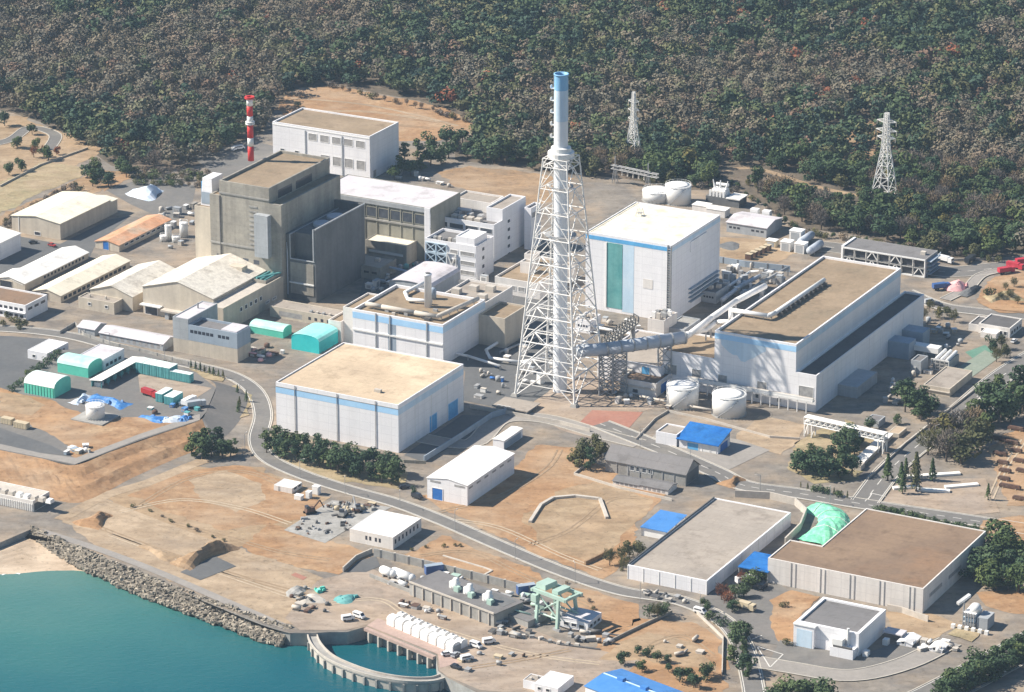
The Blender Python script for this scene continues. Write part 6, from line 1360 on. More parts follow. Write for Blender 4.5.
# equipment yard behind the turbine building
for i, (px, py, w, d, h, l) in enumerate(((797, 240, 6, 5, 5, 'tall white plant cabinet in the yard behind the turbine building'), (787, 250, 5, 5, 4.5, 'left of two white cubes behind the turbine building'), (801, 252, 5, 5, 4.5, 'right of two white cubes behind the turbine building'), (772, 246, 5, 4, 3, 'small beige cabinet near the brown yard behind the reactor'))):
    t = thing('plant_cabinet', l, 'cabinet', P(px, py), YAW); MB().box(-w/2, w/2, -d/2, d/2, 0, h).build('body', 'white_steel' if i < 3 else 'wood_beige', t); MB().box(-w/2-.15, w/2+.15, -d/2-.15, d/2+.15, h, h+.25).build('lid', 'bright_roof', t); MB().box(-w*.35, w*.35, -d/2-.06, -d/2, .3, h-.6).build('door', 'grey_wall', t)
for i, (px, py) in enumerate(((806, 243), (815, 252))):
    t = thing('pressure_vessel', f'long grey horizontal tank in the yard behind the turbine building, {("upper", "lower")[i]} one', 'tank', P(px, py), YAW+R(90)); MB().tube((-6, 0, 2.4), (6, 0, 2.4), 1.9, 16).ball((-6, 0, 2.4), 1.88, 14, 8).ball((6, 0, 2.4), 1.88, 14, 8).build('shell', 'duct_grey', t, True); [MB().box(x-.3, x+.3, -1.5, 1.5, 0, 1.3).build('saddle', 'grey_concrete', t) for x in (-3.5, 3.5)]
for i in range(5):
    t = thing('transport_frame', 'small rusty frame in the row along the brown yard', 'frame', P(749+i*4.6, 259-i*2.2), YAW, 'rusty frames along the brown yard'); MB().box(-1.5, 1.5, -1.3, 1.3, 0, 2.6).build('frame', 'rust_steel', t); MB().box(-1.6, 1.6, -1.4, 1.4, 2.6, 2.8).build('lid', 'wood_beige', t)
wall('long grey panel fence between reactor and turbine building', [(716, 262), (745, 267), (790, 272)], 3.0, .4, 'blue_grey_wall', name='panel_fence', posts=6, pm='grey_steel', cat='fence')
heap('dark sheeted round heap in the brown yard behind the reactor', 718, 246, 740, 246, 12, .8, 'dark_panel_and_shade', 0, seed=30)
# transformer with bushings
t = thing('transformer', 'white transformer with bushings on a dark block near the forest', 'transformer', P(722, 203), YAW)
MB().box(-7, 11, -4, 5, 0, 4).build('base_block', 'dark_panel_and_shade', t); MB().box(4, 11.5, -4.5, 5.5, 4.01, 4.5).build('side_roof', 'white_roof', t); MB().taper(-5, 3, -2.6, 3, 4, 7.5, .5).build('tank', 'white_steel', t)
for k in range(3): MB().tube((-4+k*3, 0, 7.4), (-5+k*4, 0, 11.5), .6, 8, .25).build('bushing', 'white_steel', t)
for k in range(5): MB().box(-5.4+k*1.8, -4.4+k*1.8, -3.6, -2.7, 4, 7).build('radiator', 'white_steel', t)
MB().tube((-4, 1.8, 9), (2.6, 1.8, 9), .8, 10).build('conservator', 'white_steel', t)
for i, (px, py, s, l) in enumerate(((702, 211, 4, 'wide pale'), (718, 215, 5, 'narrow white'))):
    t = thing('equipment_box', f'{l} equipment box between white tanks and transformer', 'cabinet', P(px, py), YAW); MB().box(-s, s, -3, 3, 0, 3.4).build('body', 'white_wall_warm', t); MB().box(-s-.2, s+.2, -3.2, 3.2, 3.4, 3.7).build('roof', 'white_roof', t)
# switchyard gantry
a_, c_ = P(615, 183), P(648, 190); dv = c_-a_; g = thing('switchyard_gantry', 'grey steel switchyard gantry at the forest edge behind the stack', 'gantry', (a_.x, a_.y, 0), math.atan2(dv.y, dv.x)); ln = dv.length
for x in (0, ln):
    m = MB()
    for s in (-1, 1): m.tube((x+s*1.2, s*.9, 0), (x+s*.3, s*.3, 9), .22, 5); m.tube((x+s*1.2, -s*.9, 0), (x+s*.3, -s*.3, 9), .22, 5)
    m.tube((x, 0, 9), (x, 0, 14), .28, 6); m.build('post', 'grey_steel', g)
m = MB()
for y in (-.8, .8):
    for z in (7.4, 9.2): m.tube((-2, y, z), (ln+6, y, z), .24, 5)
    for k in range(12): m.tube((-2+(ln+8)*k/12, y, 7.4), (-2+(ln+8)*(k+1)/12, y, 9.2), .16, 4)
m.build('beam', 'grey_steel', g)
for k in range(6): MB().lathe([(.35, 4.6), (.5, 5), (.3, 5.6), (.5, 6.2), (.3, 7.4)], 8, (1+k*ln/6, 0)).build('insulator', 'light_concrete', g)
# steel lattice pylons
def pylon(label, px, pyb, pyt, wpx, arms):
    c = P(px, pyb); H_ = hgt(px, pyb, pyt); s = (c-CAM).length/FPX; w = wpx*s/2/1.25; t = thing('lattice_pylon', label, 'pylon', c, R(-32)); w2 = w*.16
    def hw(z): f = z/H_; return w*(1-f/.62)+w*.30*(f/.62) if f < .62 else w*.30+(w2-w*.30)*(f-.62)/.38
    zs = [0, .16, .30, .43, .53, .62, .70, .78, .86, .93, 1]; zs = [H_*q for q in zs]
    for sx, sy in ((-1,-1),(1,-1),(1,1),(-1,1)):
        m = MB(); [m.tube((sx*hw(a), sy*hw(a), a), (sx*hw(c_), sy*hw(c_), c_), .27, 5) for a, c_ in zip(zs, zs[1:])]; m.build('leg', 'tower_steel', t); MB().taper(sx*w-.9, sx*w+.9, sy*w-.9, sy*w+.9, 0, .9, .2).build('footing', 'light_concrete', t)
    for i, (a, c_) in enumerate(zip(zs, zs[1:])):
        m = MB()
        for k in range(4):
            p, q_ = ((-1,-1),(1,-1),(1,1),(-1,1))[k], ((1,-1),(1,1),(-1,1),(-1,-1))[k]; h0, h1 = hw(a), hw(c_)
            m.tube((p[0]*h0, p[1]*h0, a), (q_[0]*h1, q_[1]*h1, c_), .15, 4); m.tube((q_[0]*h0, q_[1]*h0, a), (p[0]*h1, p[1]*h1, c_), .15, 4); m.tube((p[0]*h1, p[1]*h1, c_), (q_[0]*h1, q_[1]*h1, c_), .15, 4)
        m.build('bracing', 'tower_steel', t)
    for f, l in arms:
        z = H_*f; m = MB()
        for s_ in (-1, 1):
            for y in (-1, 1): m.tube((s_*hw(z), y*hw(z), z), (s_*l, 0, z+.5), .15, 4); m.tube((s_*hw(z+1.6), y*hw(z+1.6), z+1.6), (s_*l, 0, z+.6), .13, 4)
        m.build('cross_arm', 'tower_steel', t)
        for s_ in (-1, 1): MB().tube((s_*l, 0, z+.5), (s_*l, 0, z-1.6), .16, 5).build('insulator', 'light_concrete', t)
    return t
pylon('steel lattice pylon with three cross arms in the forest at the right', 884, 203, 113, 27, ((.72, 5.0), (.80, 5.6), (.90, 5.2)))
pylon('slimmer grey lattice pylon at the forest edge behind the stack', 633, 163, 92, 17, ((.62, 3), (.74, 3.2), (.86, 3)))
# street lamps and poles
sl0 = None; k = 0
for (px, py) in ((300, 478), (345, 494), (400, 508), (455, 530), (515, 560), (575, 583), (640, 602), (700, 614), (760, 494), (830, 504), (690, 468), (640, 447), (935, 444), (985, 402), (110, 350), (165, 364), (240, 398), (245, 452)):
    if sl0 is None:
        sl0 = thing('street_lamp', 'thin grey street lamp at the edge of a plant road', 'street lamp', P(px, py), 0, 'street lamps along the plant roads'); MB().tube((0, 0, 0), (0, 0, 8), .11, 6).build('pole', 'grey_steel', sl0); MB().tube((0, 0, 8), (1.6, 0, 8.3), .08, 5).build('arm', 'grey_steel', sl0); MB().taper(1.3, 2.2, -.2, .2, 8.2, 8.4, .05).build('lamp_head', 'light_concrete', sl0); slt = treeof(sl0)
    else: dup(sl0, P(px, py), random.uniform(0, 6), tree=slt)

def clutter(poly, n, label, cat, group, mats, seed, hmax=3.0, z0=.1, name='equipment_unit'):
    r = random.Random(seed); xs = [p[0] for p in poly]; ys = [p[1] for p in poly]; k = 0; tries = 0
    while k < n and tries < 2000:
        tries += 1; px, py = r.uniform(min(xs), max(xs)), r.uniform(min(ys), max(ys))
        if not inpoly(px, py, poly): continue
        k += 1; t = thing(name, label, cat, P(px, py, z0), YAW+(r.choice((0, 0, math.pi/2)) if r.random() < .8 else r.uniform(0, 3)), group); w, d, h = r.uniform(.7, 2.0), r.uniform(.6, 1.3), r.uniform(.8, hmax); mt = r.choice(mats)
        q = r.random()
        if q < .5: MB().box(-w, w, -d, d, 0, h).build('body', mt, t); MB().box(-w-.1, w+.1, -d-.1, d+.1, h, h+.15).build('lid', r.choice(mats), t); MB().box(-w*.6, w*.6, -d-.05, -d, h*.2, h*.8).build('panel', 'shutter', t)
        elif q < .75: MB().lathe([(d, .1), (d, h), (d*.5, h+.4)], 12).build('shell', mt, t, True); MB().box(-d*.8, d*.8, -d*.8, d*.8, 0, .15).build('plinth', 'grey_concrete', t); MB().tube((0, 0, h*.7), (d+1.2, 0, h*.7), .16, 6).build('pipe', 'grey_steel', t)
        else: MB().tube((-w, 0, d*.7+.4), (w, 0, d*.7+.4), d*.6, 12).build('drum', mt, t, True); MB().box(-w*.8, w*.8, -d*.5, d*.5, 0, .5).build('skid', 'dark_steel', t)
WM = ['white_steel', 'light_concrete', 'grey_wall', 'grey_steel', 'white_wall_warm']
clutter([(505, 352), (545, 345), (560, 375), (525, 395), (500, 380)], 18, 'small equipment unit in the dark yard between blue striped building and stack', 'equipment', 'equipment left of the stack', WM, 1, 4.5)
clutter([(722, 262), (760, 272), (790, 276), (770, 300), (735, 306), (716, 300)], 44, 'small equipment unit in the yard between white reactor and turbine roof', 'equipment', 'equipment behind the turbine building', WM, 2, 5)
clutter([(895, 370), (930, 372), (925, 392), (880, 410)], 16, 'small equipment unit in the shade of the turbine aisle', 'equipment', 'equipment beside the turbine aisle', WM, 3)
clutter([(155, 208), (196, 206), (204, 236), (170, 250), (150, 244)], 20, 'small equipment unit in the yard left of the concrete reactor', 'equipment', 'equipment left of the concrete reactor', WM + ['concrete_wall'], 4, 3.5)
clutter([(905, 640), (945, 640), (958, 650), (930, 656)], 12, 'small white equipment unit on the paved yard at the lower right', 'equipment', 'equipment on the lower right yard', ['white_steel', 'light_concrete'], 5, 1.8, .3)
clutter([(606, 388), (700, 396), (690, 412), (600, 404)], 16, 'small equipment unit along the foot of the turbine building front', 'equipment', 'equipment before the turbine building', WM + ['rust_steel'], 6, 2.4)
clutter([(340, 322), (356, 316), (360, 340), (345, 345)], 9, 'small equipment unit at the left foot of the blue striped building', 'equipment', 'equipment left of the blue striped building', WM, 7, 3.5)
clutter([(385, 258), (420, 262), (420, 278), (395, 276)], 8, 'small equipment unit before the glazed olive hall front', 'equipment', 'equipment before the olive hall', WM + ['green_panel'], 8, 3)
clutter([(370, 168), (430, 176), (470, 190), (440, 186), (405, 182)], 10, 'pale equipment unit in the yard behind the long lilac roof', 'equipment', 'equipment behind the lilac roof', WM, 9, 2.6)
clutter([(900, 318), (945, 322), (970, 345), (945, 350), (925, 330)], 14, 'small unit at the far end of the turbine aisle near the gate road', 'equipment', 'equipment near the gate road', WM + ['sand_roof'], 10, 2.6)
clutter([(70, 448), (92, 444), (90, 452), (60, 455)], 9, 'pale goods pile along the track on the storage ground', 'goods', 'goods on the storage ground', ['white_steel', 'wood_beige', 'blue_grey_wall'], 11, 1.6, ZP+.1, 'goods_pile')
clutter([(250, 345), (288, 350), (290, 362), (252, 362)], 12, 'white or red item stored between boiler house and turquoise tent', 'goods', 'goods beside the turquoise tent', ['white_steel', 'rust_steel', 'light_concrete', 'pink_tarp'], 12, 1.8, .1, 'goods_pile')
clutter([(320, 505), (365, 500), (385, 508), (350, 514)], 14, 'rusty pile along the upper side of the grey square yard', 'goods', 'piles beside the square yard', ['rust_steel', 'grey_concrete', 'wood_beige'], 13, 1.3, .15, 'goods_pile')
clutter([(640, 590), (690, 600), (700, 606), (650, 598)], 10, 'grey unit along the road before the grey roofed store', 'equipment', 'units before the grey roofed store', ['grey_steel', 'light_concrete', 'dark_steel'], 14, 1.4, .25)
clutter([(140, 398), (205, 402), (195, 416), (150, 414)], 10, 'small item lying in the tent yard', 'goods', 'items in the tent yard', ['white_steel', 'rust_steel', 'teal_steel', 'blue_tarp'], 15, 1.5, ZP+.1, 'goods_pile')
clutter([(440, 572), (520, 597), (530, 606), (470, 590)], 10, 'small machine part on the deck behind the intake pumps', 'equipment', 'parts behind the intake pumps', ['grey_steel', 'mint_steel', 'rust_steel', 'white_steel'], 16, 1.6)
clutter([(640, 640), (700, 640), (715, 660), (660, 655)], 6, 'pale rubble piece on the dry bush field', 'debris', 'rubble on the dry field', ['light_concrete'], 17, .7, .1, 'rubble')
for i, pts in enumerate(([(505, 338, 2), (486, 350, 2), (490, 358, 2), (520, 362, 2), (545, 358, 2)], [(500, 352, 1), (530, 340, 1), (545, 332, 1)], [(722, 300, 3), (742, 285, 3), (760, 276, 3)], [(720, 292, 2), (750, 272, 2), (775, 270, 2)])):
    v = [P(a, c, z) for a, c, z in pts]; t = thing('ground_pipe', ('long white pipe bending across the dark yard left of the stack', 'short grey pipe run left of the lattice stack', 'thick grey pipe run in the yard beside the white reactor', 'white pipe run behind the turbine roof')[i], 'pipe', (v[0].x, v[0].y, 0)); o_ = Vector((v[0].x, v[0].y, 0))
    MB().path([p-o_ for p in v], (.7, .5, 1.0, .7)[i], 8).build('pipe_body', ('white_steel', 'grey_steel', 'duct_grey', 'white_steel')[i], t, True)
    for p in v: MB().box(p.x-o_.x-.25, p.x-o_.x+.25, p.y-o_.y-.25, p.y-o_.y+.25, 0, p.z).build('pipe_support', 'grey_steel', t)

clutter([(365, 268), (388, 262), (395, 285), (372, 300)], 16, 'small equipment unit in the gap between dark reactor wing and arched hall', 'equipment', 'equipment behind the arched hall', WM, 21, 4)
clutter([(470, 282), (498, 284), (500, 300), (480, 300)], 12, 'small equipment unit at the foot of the stepped control block', 'equipment', 'equipment below the control block', WM, 22, 4)
clutter([(585, 318), (640, 326), (640, 338), (585, 336)], 16, 'small equipment unit along the foot of the white reactor front', 'equipment', 'equipment below the white reactor', WM, 23, 4)
clutter([(466, 372), (500, 366), (512, 392), (480, 400)], 12, 'small equipment unit in the shade right of the large white hall', 'equipment', 'equipment right of the white hall', WM + ['blue_door'], 24, 2.5)
clutter([(385, 595), (440, 612), (452, 622), (400, 606)], 10, 'small fitting on the quay between pump covers and screen deck', 'equipment', 'fittings on the quay', ['grey_steel', 'rust_steel', 'light_concrete', 'white_steel'], 25, 1.3)
clutter([(450, 640), (540, 655), (520, 670), (450, 675)], 8, 'small item on the open quay', 'goods', 'items on the open quay', ['grey_steel', 'rust_steel', 'wood_beige'], 26, 1.0, .1, 'goods_pile')
clutter([(560, 636), (620, 630), (610, 645), (565, 648)], 12, 'dark item in the shade beside the green gantry crane', 'equipment', 'items beside the gantry crane', ['dark_steel', 'grey_steel', 'light_concrete'], 27, 1.5)
for i, (L, F, Rr, by, wl, rf, l) in enumerate((((345, 262), (380, 268), (392, 258), 281, 'concrete_wall', 'grey_tan_roof', 'low tan block right of the dark reactor wing'), ((470, 318), (497, 324), (520, 311), 345, 'white_wall_warm', 'grey_roof', 'white block with grey roof behind the blue striped building'), ((576, 318), (590, 321), (600, 314), 334, 'white_wall', 'grey_tan_roof', 'narrow white block between stack and white reactor'), ((702, 290), (716, 293), (728, 284), 304, 'grey_wall', 'grey_roof', 'small grey block in the yard behind the turbine roof'))):
    b = bld('annex_block', l, 'industrial building', L, F, Rr, by); flat(b, wl, rf, par=.5); win_row(b, 'f', 1, b.w-1, b.h*.45, b.h*.62, 4, frame=None); units(b, [(b.w*.3, b.d*.4), (b.w*.65, b.d*.6)], b.h-.5)
# fine tracks of lane dashes along the wide roads
for pts, z in (([(600, 424), (660, 448), (715, 472), (745, 486), (800, 494), (860, 504), (920, 513), (980, 522), (1060, 535)], .22), ([(865, 502), (890, 470), (925, 440), (960, 412), (1000, 378), (1040, 352)], .26), ([(880, 720), (930, 698), (980, 672), (1040, 640)], .235), ([(800, 245), (850, 250), (900, 262), (945, 272), (1000, 268), (1060, 262)], .175)):
    tag(ribbon_mb(strip_pts(pts, 0, 14), .35, z, dash=(4, 2)).build('road_marking', 'road_line'), kind='structure')
for pts in ([(757, 647), (770, 668)], [(757, 647), (783, 655)], [(770, 668), (783, 655)], [(752, 640), (762, 636)], [(872, 494), (886, 497)], [(872, 494), (868, 500)]):
    tag(ribbon_mb(strip_pts(pts, 0, 2), .45, .29).build('road_marking', 'road_line'), kind='structure')

clutter([(395, 575), (430, 580), (418, 592), (385, 585)], 8, 'small fitting beside the horizontal white vessels', 'equipment', 'fittings beside the vessels', ['grey_steel', 'white_steel', 'light_concrete'], 31, 1.6)
clutter([(500, 618), (535, 630), (530, 642), (490, 632)], 12, 'small fitting between screen deck and gantry crane rail', 'equipment', 'fittings below the crane', ['grey_steel', 'dark_steel', 'light_concrete', 'rust_steel'], 32, 1.5)
clutter([(500, 592), (540, 600), (548, 610), (520, 606)], 10, 'small machine by the dark container behind the crane', 'equipment', 'machines behind the crane', ['mint_steel', 'grey_steel', 'dark_steel', 'white_steel'], 33, 2.2)
clutter([(280, 585), (330, 585), (335, 612), (290, 612)], 12, 'low scrap or stone lying on the sandy quay entrance', 'debris', 'scrap at the quay entrance', ['grey_concrete', 'rust_steel', 'light_concrete', 'dark_steel'], 34, .8, .1, 'scrap')
clutter([(380, 248), (430, 256), (424, 268), (384, 262)], 10, 'small plant unit before the lean-to of the olive hall', 'equipment', 'plant before the lean-to', WM, 35, 3.5)
clutter([(280, 232), (284, 250), (210, 240), (205, 228)], 8, 'plant unit at the foot of the concrete reactor front', 'equipment', 'plant at the concrete reactor foot', WM, 36, 4)
for i, (pts, r_, mt, l) in enumerate((([(448, 352, 2), (468, 356, 2), (500, 366, 2)], .6, 'white_steel', 'white pipe leaving the blue striped building near the ground'), ([(590, 326, 3), (620, 332, 3), (648, 336, 3)], .7, 'white_steel', 'white pipe along the foot of the white reactor front'), ([(640, 396, 2), (690, 406, 2), (712, 410, 2)], .5, 'light_concrete', 'pale pipe run before the white storage tanks'), ([(360, 262, 4), (384, 266, 4), (410, 272, 4)], .6, 'duct_grey', 'grey pipe run in front of the olive hall'), ([(735, 300, 4), (762, 282, 4), (788, 268, 4)], .8, 'grey_steel', 'grey pipe run close to the tan turbine roof'), ([(440, 588, 3), (490, 604, 3), (530, 614, 3)], .4, 'mint_steel', 'mint pipe along the back of the screen deck'))):
    v = [P(a, c, z) for a, c, z in pts]; t = thing('ground_pipe', l, 'pipe', (v[0].x, v[0].y, 0)); o_ = Vector((v[0].x, v[0].y, 0)); MB().path([p-o_ for p in v], r_, 8).build('pipe_body', mt, t, True)
    for p in v: MB().box(p.x-o_.x-.25, p.x-o_.x+.25, p.y-o_.y-.25, p.y-o_.y+.25, 0, p.z).build('pipe_support', 'grey_steel', t)
# ------------------------------------------------------------------ trees
from mathutils import noise as mnoise
def leafy(pts, sizes, r, out=None):
    n = len(pts); a = r.normal(size=(n, 3))
    if out is not None: a = a*.45/np.sqrt(3)*1.7 + out                    # leaves face outwards, so a crown shades as a rounded mass
    a[:, 2] += .15; a /= np.linalg.norm(a, axis=1)[:, None]
    b_ = np.cross(a, r.normal(size=(n, 3))); b_ /= np.linalg.norm(b_, axis=1)[:, None]; c = np.cross(a, b_); c /= np.linalg.norm(c, axis=1)[:, None]
    s = sizes[:, None]; k = r.uniform(.5, 1, (n, 1)); b2 = b_*s; c2 = c*s*k
    V = np.stack([pts-b2*.6-c2*.4, pts+b2*.5-c2*.6, pts+b2*.55+c2*.5, pts-b2*.4+c2*.6], 1); return V.reshape(-1, 3)
def crown_pts(kind, r, n):
    P_ = []; O_ = []
    if kind == 'broad':
        lobes = [(r.normal(size=3)*np.array([1.35, 1.35, 1.35])+np.array([0, 0, 4.9]), r.uniform(1.5, 2.5)) for _ in range(9)]
        for c, q in lobes: d = r.normal(size=(n//9, 3)); d /= np.linalg.norm(d, axis=1)[:, None]; P_.append(c + d*q*r.uniform(.75, 1.05, (n//9, 1))*np.array([1, 1, .85])); O_.append(d)
    elif kind == 'pine':
        for k in range(8): z = 2.2+k*1.0; q = r.uniform(1.2, 1.8); ang = r.uniform(0, 6.28); rad = (2.5-.25*k)*r.uniform(.4, 1); c = np.array([math.cos(ang)*rad, math.sin(ang)*rad, z+r.uniform(-.4, .4)]); d = r.normal(size=(n//8, 3)); d /= np.linalg.norm(d, axis=1)[:, None]; P_.append(c + d*q*r.uniform(.6, 1.05, (n//8, 1))*np.array([1.25, 1.25, .6])); O_.append(d)
    elif kind == 'cone':
        t = r.uniform(0, 1, n)**.7; z = 1.2+t*8.8; rad = (1-t*.93)*1.9*r.uniform(.55, 1.05, n)*(1+.25*np.sin(z*4)); an = r.uniform(0, 6.28, n); P_.append(np.stack([rad*np.cos(an), rad*np.sin(an), z], 1)); O_.append(np.stack([np.cos(an), np.sin(an), np.full(n, .5)], 1))
    elif kind == 'shrub':
        for k in range(5): c = np.array([r.uniform(-1, 1), r.uniform(-1, 1), r.uniform(.7, 1.5)]); d = r.normal(size=(n//5, 3)); d /= np.linalg.norm(d, axis=1)[:, None]; P_.append(c + d*r.uniform(.7, 1.1)*r.uniform(.7, 1.05, (n//5, 1))); O_.append(d)
    else:                                               # bare: twigs fan out through a rounded volume
        d = r.normal(size=(n, 3)); d /= np.linalg.norm(d, axis=1)[:, None]; P_.append(np.array([0, 0, 5.6]) + d*r.uniform(.3, 1.0, (n, 1))**.6*np.array([3.0, 3.0, 3.3])*(1+.25*np.sin(d[:, :1]*5+d[:, 1:2]*4))); O_.append(d)
    p = np.concatenate(P_); p[:, 2] = np.maximum(p[:, 2], .15); return p, np.concatenate(O_)
def twigs(pts, r, ln=1.5, w=.11):
    n = len(pts); d = pts-np.array([0, 0, 3.0]); d /= np.linalg.norm(d, axis=1)[:, None]; d = d+r.normal(size=(n, 3))*.35; d[:, 2] += .25; d /= np.linalg.norm(d, axis=1)[:, None]
    s = np.cross(d, r.normal(size=(n, 3))); s /= np.linalg.norm(s, axis=1)[:, None]; L = r.uniform(.6, 1.2, (n, 1))*ln
    return np.stack([pts-d*L*.5-s*w, pts-d*L*.5+s*w, pts+d*L*.5+s*w*.5, pts+d*L*.5-s*w*.5], 1).reshape(-1, 3)
def quads_mesh(name, V, mat, tint=None):
    n = len(V)//4; me = bpy.data.meshes.new(name); me.vertices.add(len(V)); me.vertices.foreach_set('co', V.astype(np.float32).ravel()); me.loops.add(n*4); me.loops.foreach_set('vertex_index', np.arange(n*4, dtype=np.int32)); me.polygons.add(n); me.polygons.foreach_set('loop_start', np.arange(0, n*4, 4, dtype=np.int32))
    me.update(calc_edges=True); me.materials.append(MAT[mat])
    if tint is not None: at = me.attributes.new('tint', 'FLOAT_COLOR', 'POINT'); at.data.foreach_set('color', tint.astype(np.float32).ravel())
    return me
def leafmat(key, c, tint, fa=.3): reg(key, c, tuple(v*1.35 for v in c), scale=.7, fine=1.5, fa=fa, rough=.8, tint=tint, spec=.15)
leafmat('leaf_dark', (.046, .076, .038), 'obj'); leafmat('leaf_mid', (.068, .100, .046), 'obj'); leafmat('leaf_olive', (.10, .10, .045), 'obj'); leafmat('twig_brown', (.165, .135, .11), 'obj'); leafmat('leaf_rust', (.19, .075, .04), 'obj'); leafmat('wood_canopy', (1.0, 1.0, .98), 'attr', .12)
def trunk_mb(h, r0, kind, r):
    m = MB(); m.tube((0, 0, -.1), (.1, .05, h*.55), r0, 7, r0*.7); m.tube((.1, .05, h*.55), (0, .1, h*.9), r0*.7, 6, r0*.25)
    for k in range(4 if kind != 'bare' else 8): a = r.uniform(0, 6.28); z = h*r.uniform(.4, .75); l = h*r.uniform(.18, .32); m.tube((.05, .05, z), (math.cos(a)*l, math.sin(a)*l, z+l*.7), r0*.4, 5, r0*.12)
    return m
PROTO = {}
def proto(kind, mat, v):
    key = (kind, mat, v)
    if key not in PROTO:
        r = np.random.default_rng(abs(hash((kind, mat, v, 7))) % 9999 if False else (v*31+len(kind)*7+len(mat))); n = {'broad': 760, 'pine': 720, 'cone': 520, 'shrub': 260, 'bare': 820}[kind]
        p, od = crown_pts(kind, r, n); V = np.concatenate([twigs(p[:420], r, 1.2, .10), leafy(p[420:], r.uniform(.15, .34, len(p)-420), r, od[420:])]) if kind == 'bare' else leafy(p, r.uniform(.38, .75, len(p)) if kind != 'shrub' else r.uniform(.18, .36, len(p)), r, od)
        cm = quads_mesh('crown', V, mat); tm = None
        if kind != 'shrub': o = trunk_mb({'broad': 7, 'pine': 9, 'cone': 9, 'bare': 7}[kind], .28, kind, r).build('trunk', 'bark'); tm = o.data; bpy.data.objects.remove(o)
        else: o = MB().tube((0, 0, -.05), (.1, 0, .9), .07, 5).build('stem', 'bark'); tm = o.data; bpy.data.objects.remove(o)
        PROTO[key] = (cm, tm)
    return PROTO[key]
HT = {'broad': 8.8, 'pine': 10.6, 'cone': 10.2, 'shrub': 2.4, 'bare': 9.0}
NAMES = {'broad': 'broadleaf_tree', 'pine': 'pine_tree', 'cone': 'conifer_tree', 'shrub': 'shrub', 'bare': 'bare_tree'}
tr = random.Random(77)
def tree(kind, mat, loc, h, label, group, v=None, wide=1):
    cm, tm = proto(kind, mat, tr.randrange(4) if v is None else v); s = h/HT[kind]
    t = thing(NAMES[kind], label, 'shrub' if kind == 'shrub' else 'tree', loc, tr.uniform(0, 6.28), group); t.scale = (s*wide, s*wide, s)
    for nm, me in (('crown', cm), ('stem' if kind == 'shrub' else 'trunk', tm)): o = bpy.data.objects.new(nm, me); COL.objects.link(o); o.parent = t
    return t
def grove(pts, kinds, h, label, group, jit=1.5, z0=0, wide=1):
    for px, py in pts:
        kind, mat = tr.choice(kinds); tree(kind, mat, P(px+tr.uniform(-jit, jit), py+tr.uniform(-jit, jit)*.4, z0), h*tr.uniform(.82, 1.15), label, group, wide=wide*tr.uniform(.9, 1.15))
def line(a, c, n, rows=1, off=(0, 0)): return [(a[0]+(c[0]-a[0])*(i+.5)/n+off[0]*j, a[1]+(c[1]-a[1])*(i+.5)/n+off[1]*j) for j in range(rows) for i in range(n)]
DK = [('pine', 'leaf_dark'), ('pine', 'leaf_mid'), ('broad', 'leaf_dark')]
grove(line((262, 452), (396, 487), 13, 2, (8, -8)), DK, 9.5, 'dark green pine in the belt between hall fence and road', 'dark pines before the white hall', wide=1.15)
grove([(193, 456), (202, 459), (212, 458), (222, 458), (231, 456), (207, 450), (219, 450), (200, 449)], DK, 9, 'dark green tree in the clump on the embankment foot beside the road bend', 'tree clump at the road bend', wide=1.15)
grove([(237, 395), (240, 408), (246, 402), (238, 413)], [('cone', 'leaf_mid'), ('cone', 'leaf_olive')], 5.5, 'small conifer on the traffic island', 'conifers on the traffic island', .6)
grove(line((189, 368), (225, 379), 8), [('cone', 'leaf_olive'), ('cone', 'leaf_mid')], 4, 'small cone shaped shrub in the row above the road verge', 'cone shrubs on the verge', .5)
grove(line((140, 357), (172, 366), 6), [('shrub', 'leaf_olive')], 1.6, 'tiny clipped bush behind the teal containers', 'clipped bushes behind the containers', .5)
grove([(584, 463), (590, 470), (597, 452), (602, 458), (580, 466)], DK + [('broad', 'leaf_olive')], 10, 'green tree at the left end of the dark gabled shed', 'trees beside the dark shed')
grove([(795, 471), (806, 474), (817, 473), (828, 477), (840, 477), (852, 476), (812, 464), (832, 464), (845, 461), (855, 455), (848, 446), (838, 450)], DK, 10, 'dark green tree in the planted strip below the pipe bridge', 'trees below the pipe bridge', wide=1.2)
grove([(610, 566), (620, 562), (630, 558), (638, 556), (622, 571)], [('broad', 'leaf_olive'), ('bare', 'leaf_olive'), ('broad', 'leaf_mid')], 7, 'olive green tree at the left end of the grey roofed store', 'trees left of the grey roofed store')
grove([(648, 616), (656, 619), (662, 616)], [('broad', 'leaf_mid'), ('bare', 'leaf_olive')], 6, 'bushy tree at the top corner of the bush field', 'trees at the bush field corner')
grove([(621, 665)], [('broad', 'leaf_dark')], 5.5, 'dark round bush by itself above the blue roof', None, .1)
grove([(638, 654), (647, 657), (657, 662), (667, 664), (642, 672), (669, 672)], [('broad', 'leaf_dark')], 4, 'small dark bush on the dry bush field', 'small bushes on the dry field', .8, wide=1.1)
grove([(679, 682), (688, 679), (693, 688), (704, 680), (709, 676)], [('broad', 'leaf_dark'), ('broad', 'leaf_mid')], 6, 'larger dark bush at the lower end of the dry field', 'larger bushes at the dry field end', .8)
grove([(704, 606), (712, 619), (719, 624), (708, 612)], [('broad', 'leaf_mid'), ('shrub', 'leaf_dark')], 4, 'low bush along the road at the bush field corner', 'bushes along the road corner')
grove([(736, 648), (742, 655), (748, 640), (734, 664), (743, 672), (750, 678), (738, 638)], DK + [('broad', 'leaf_mid')], 8, 'dark green tree on the verge between bush field and junction', 'trees at the junction verge', wide=1.1)
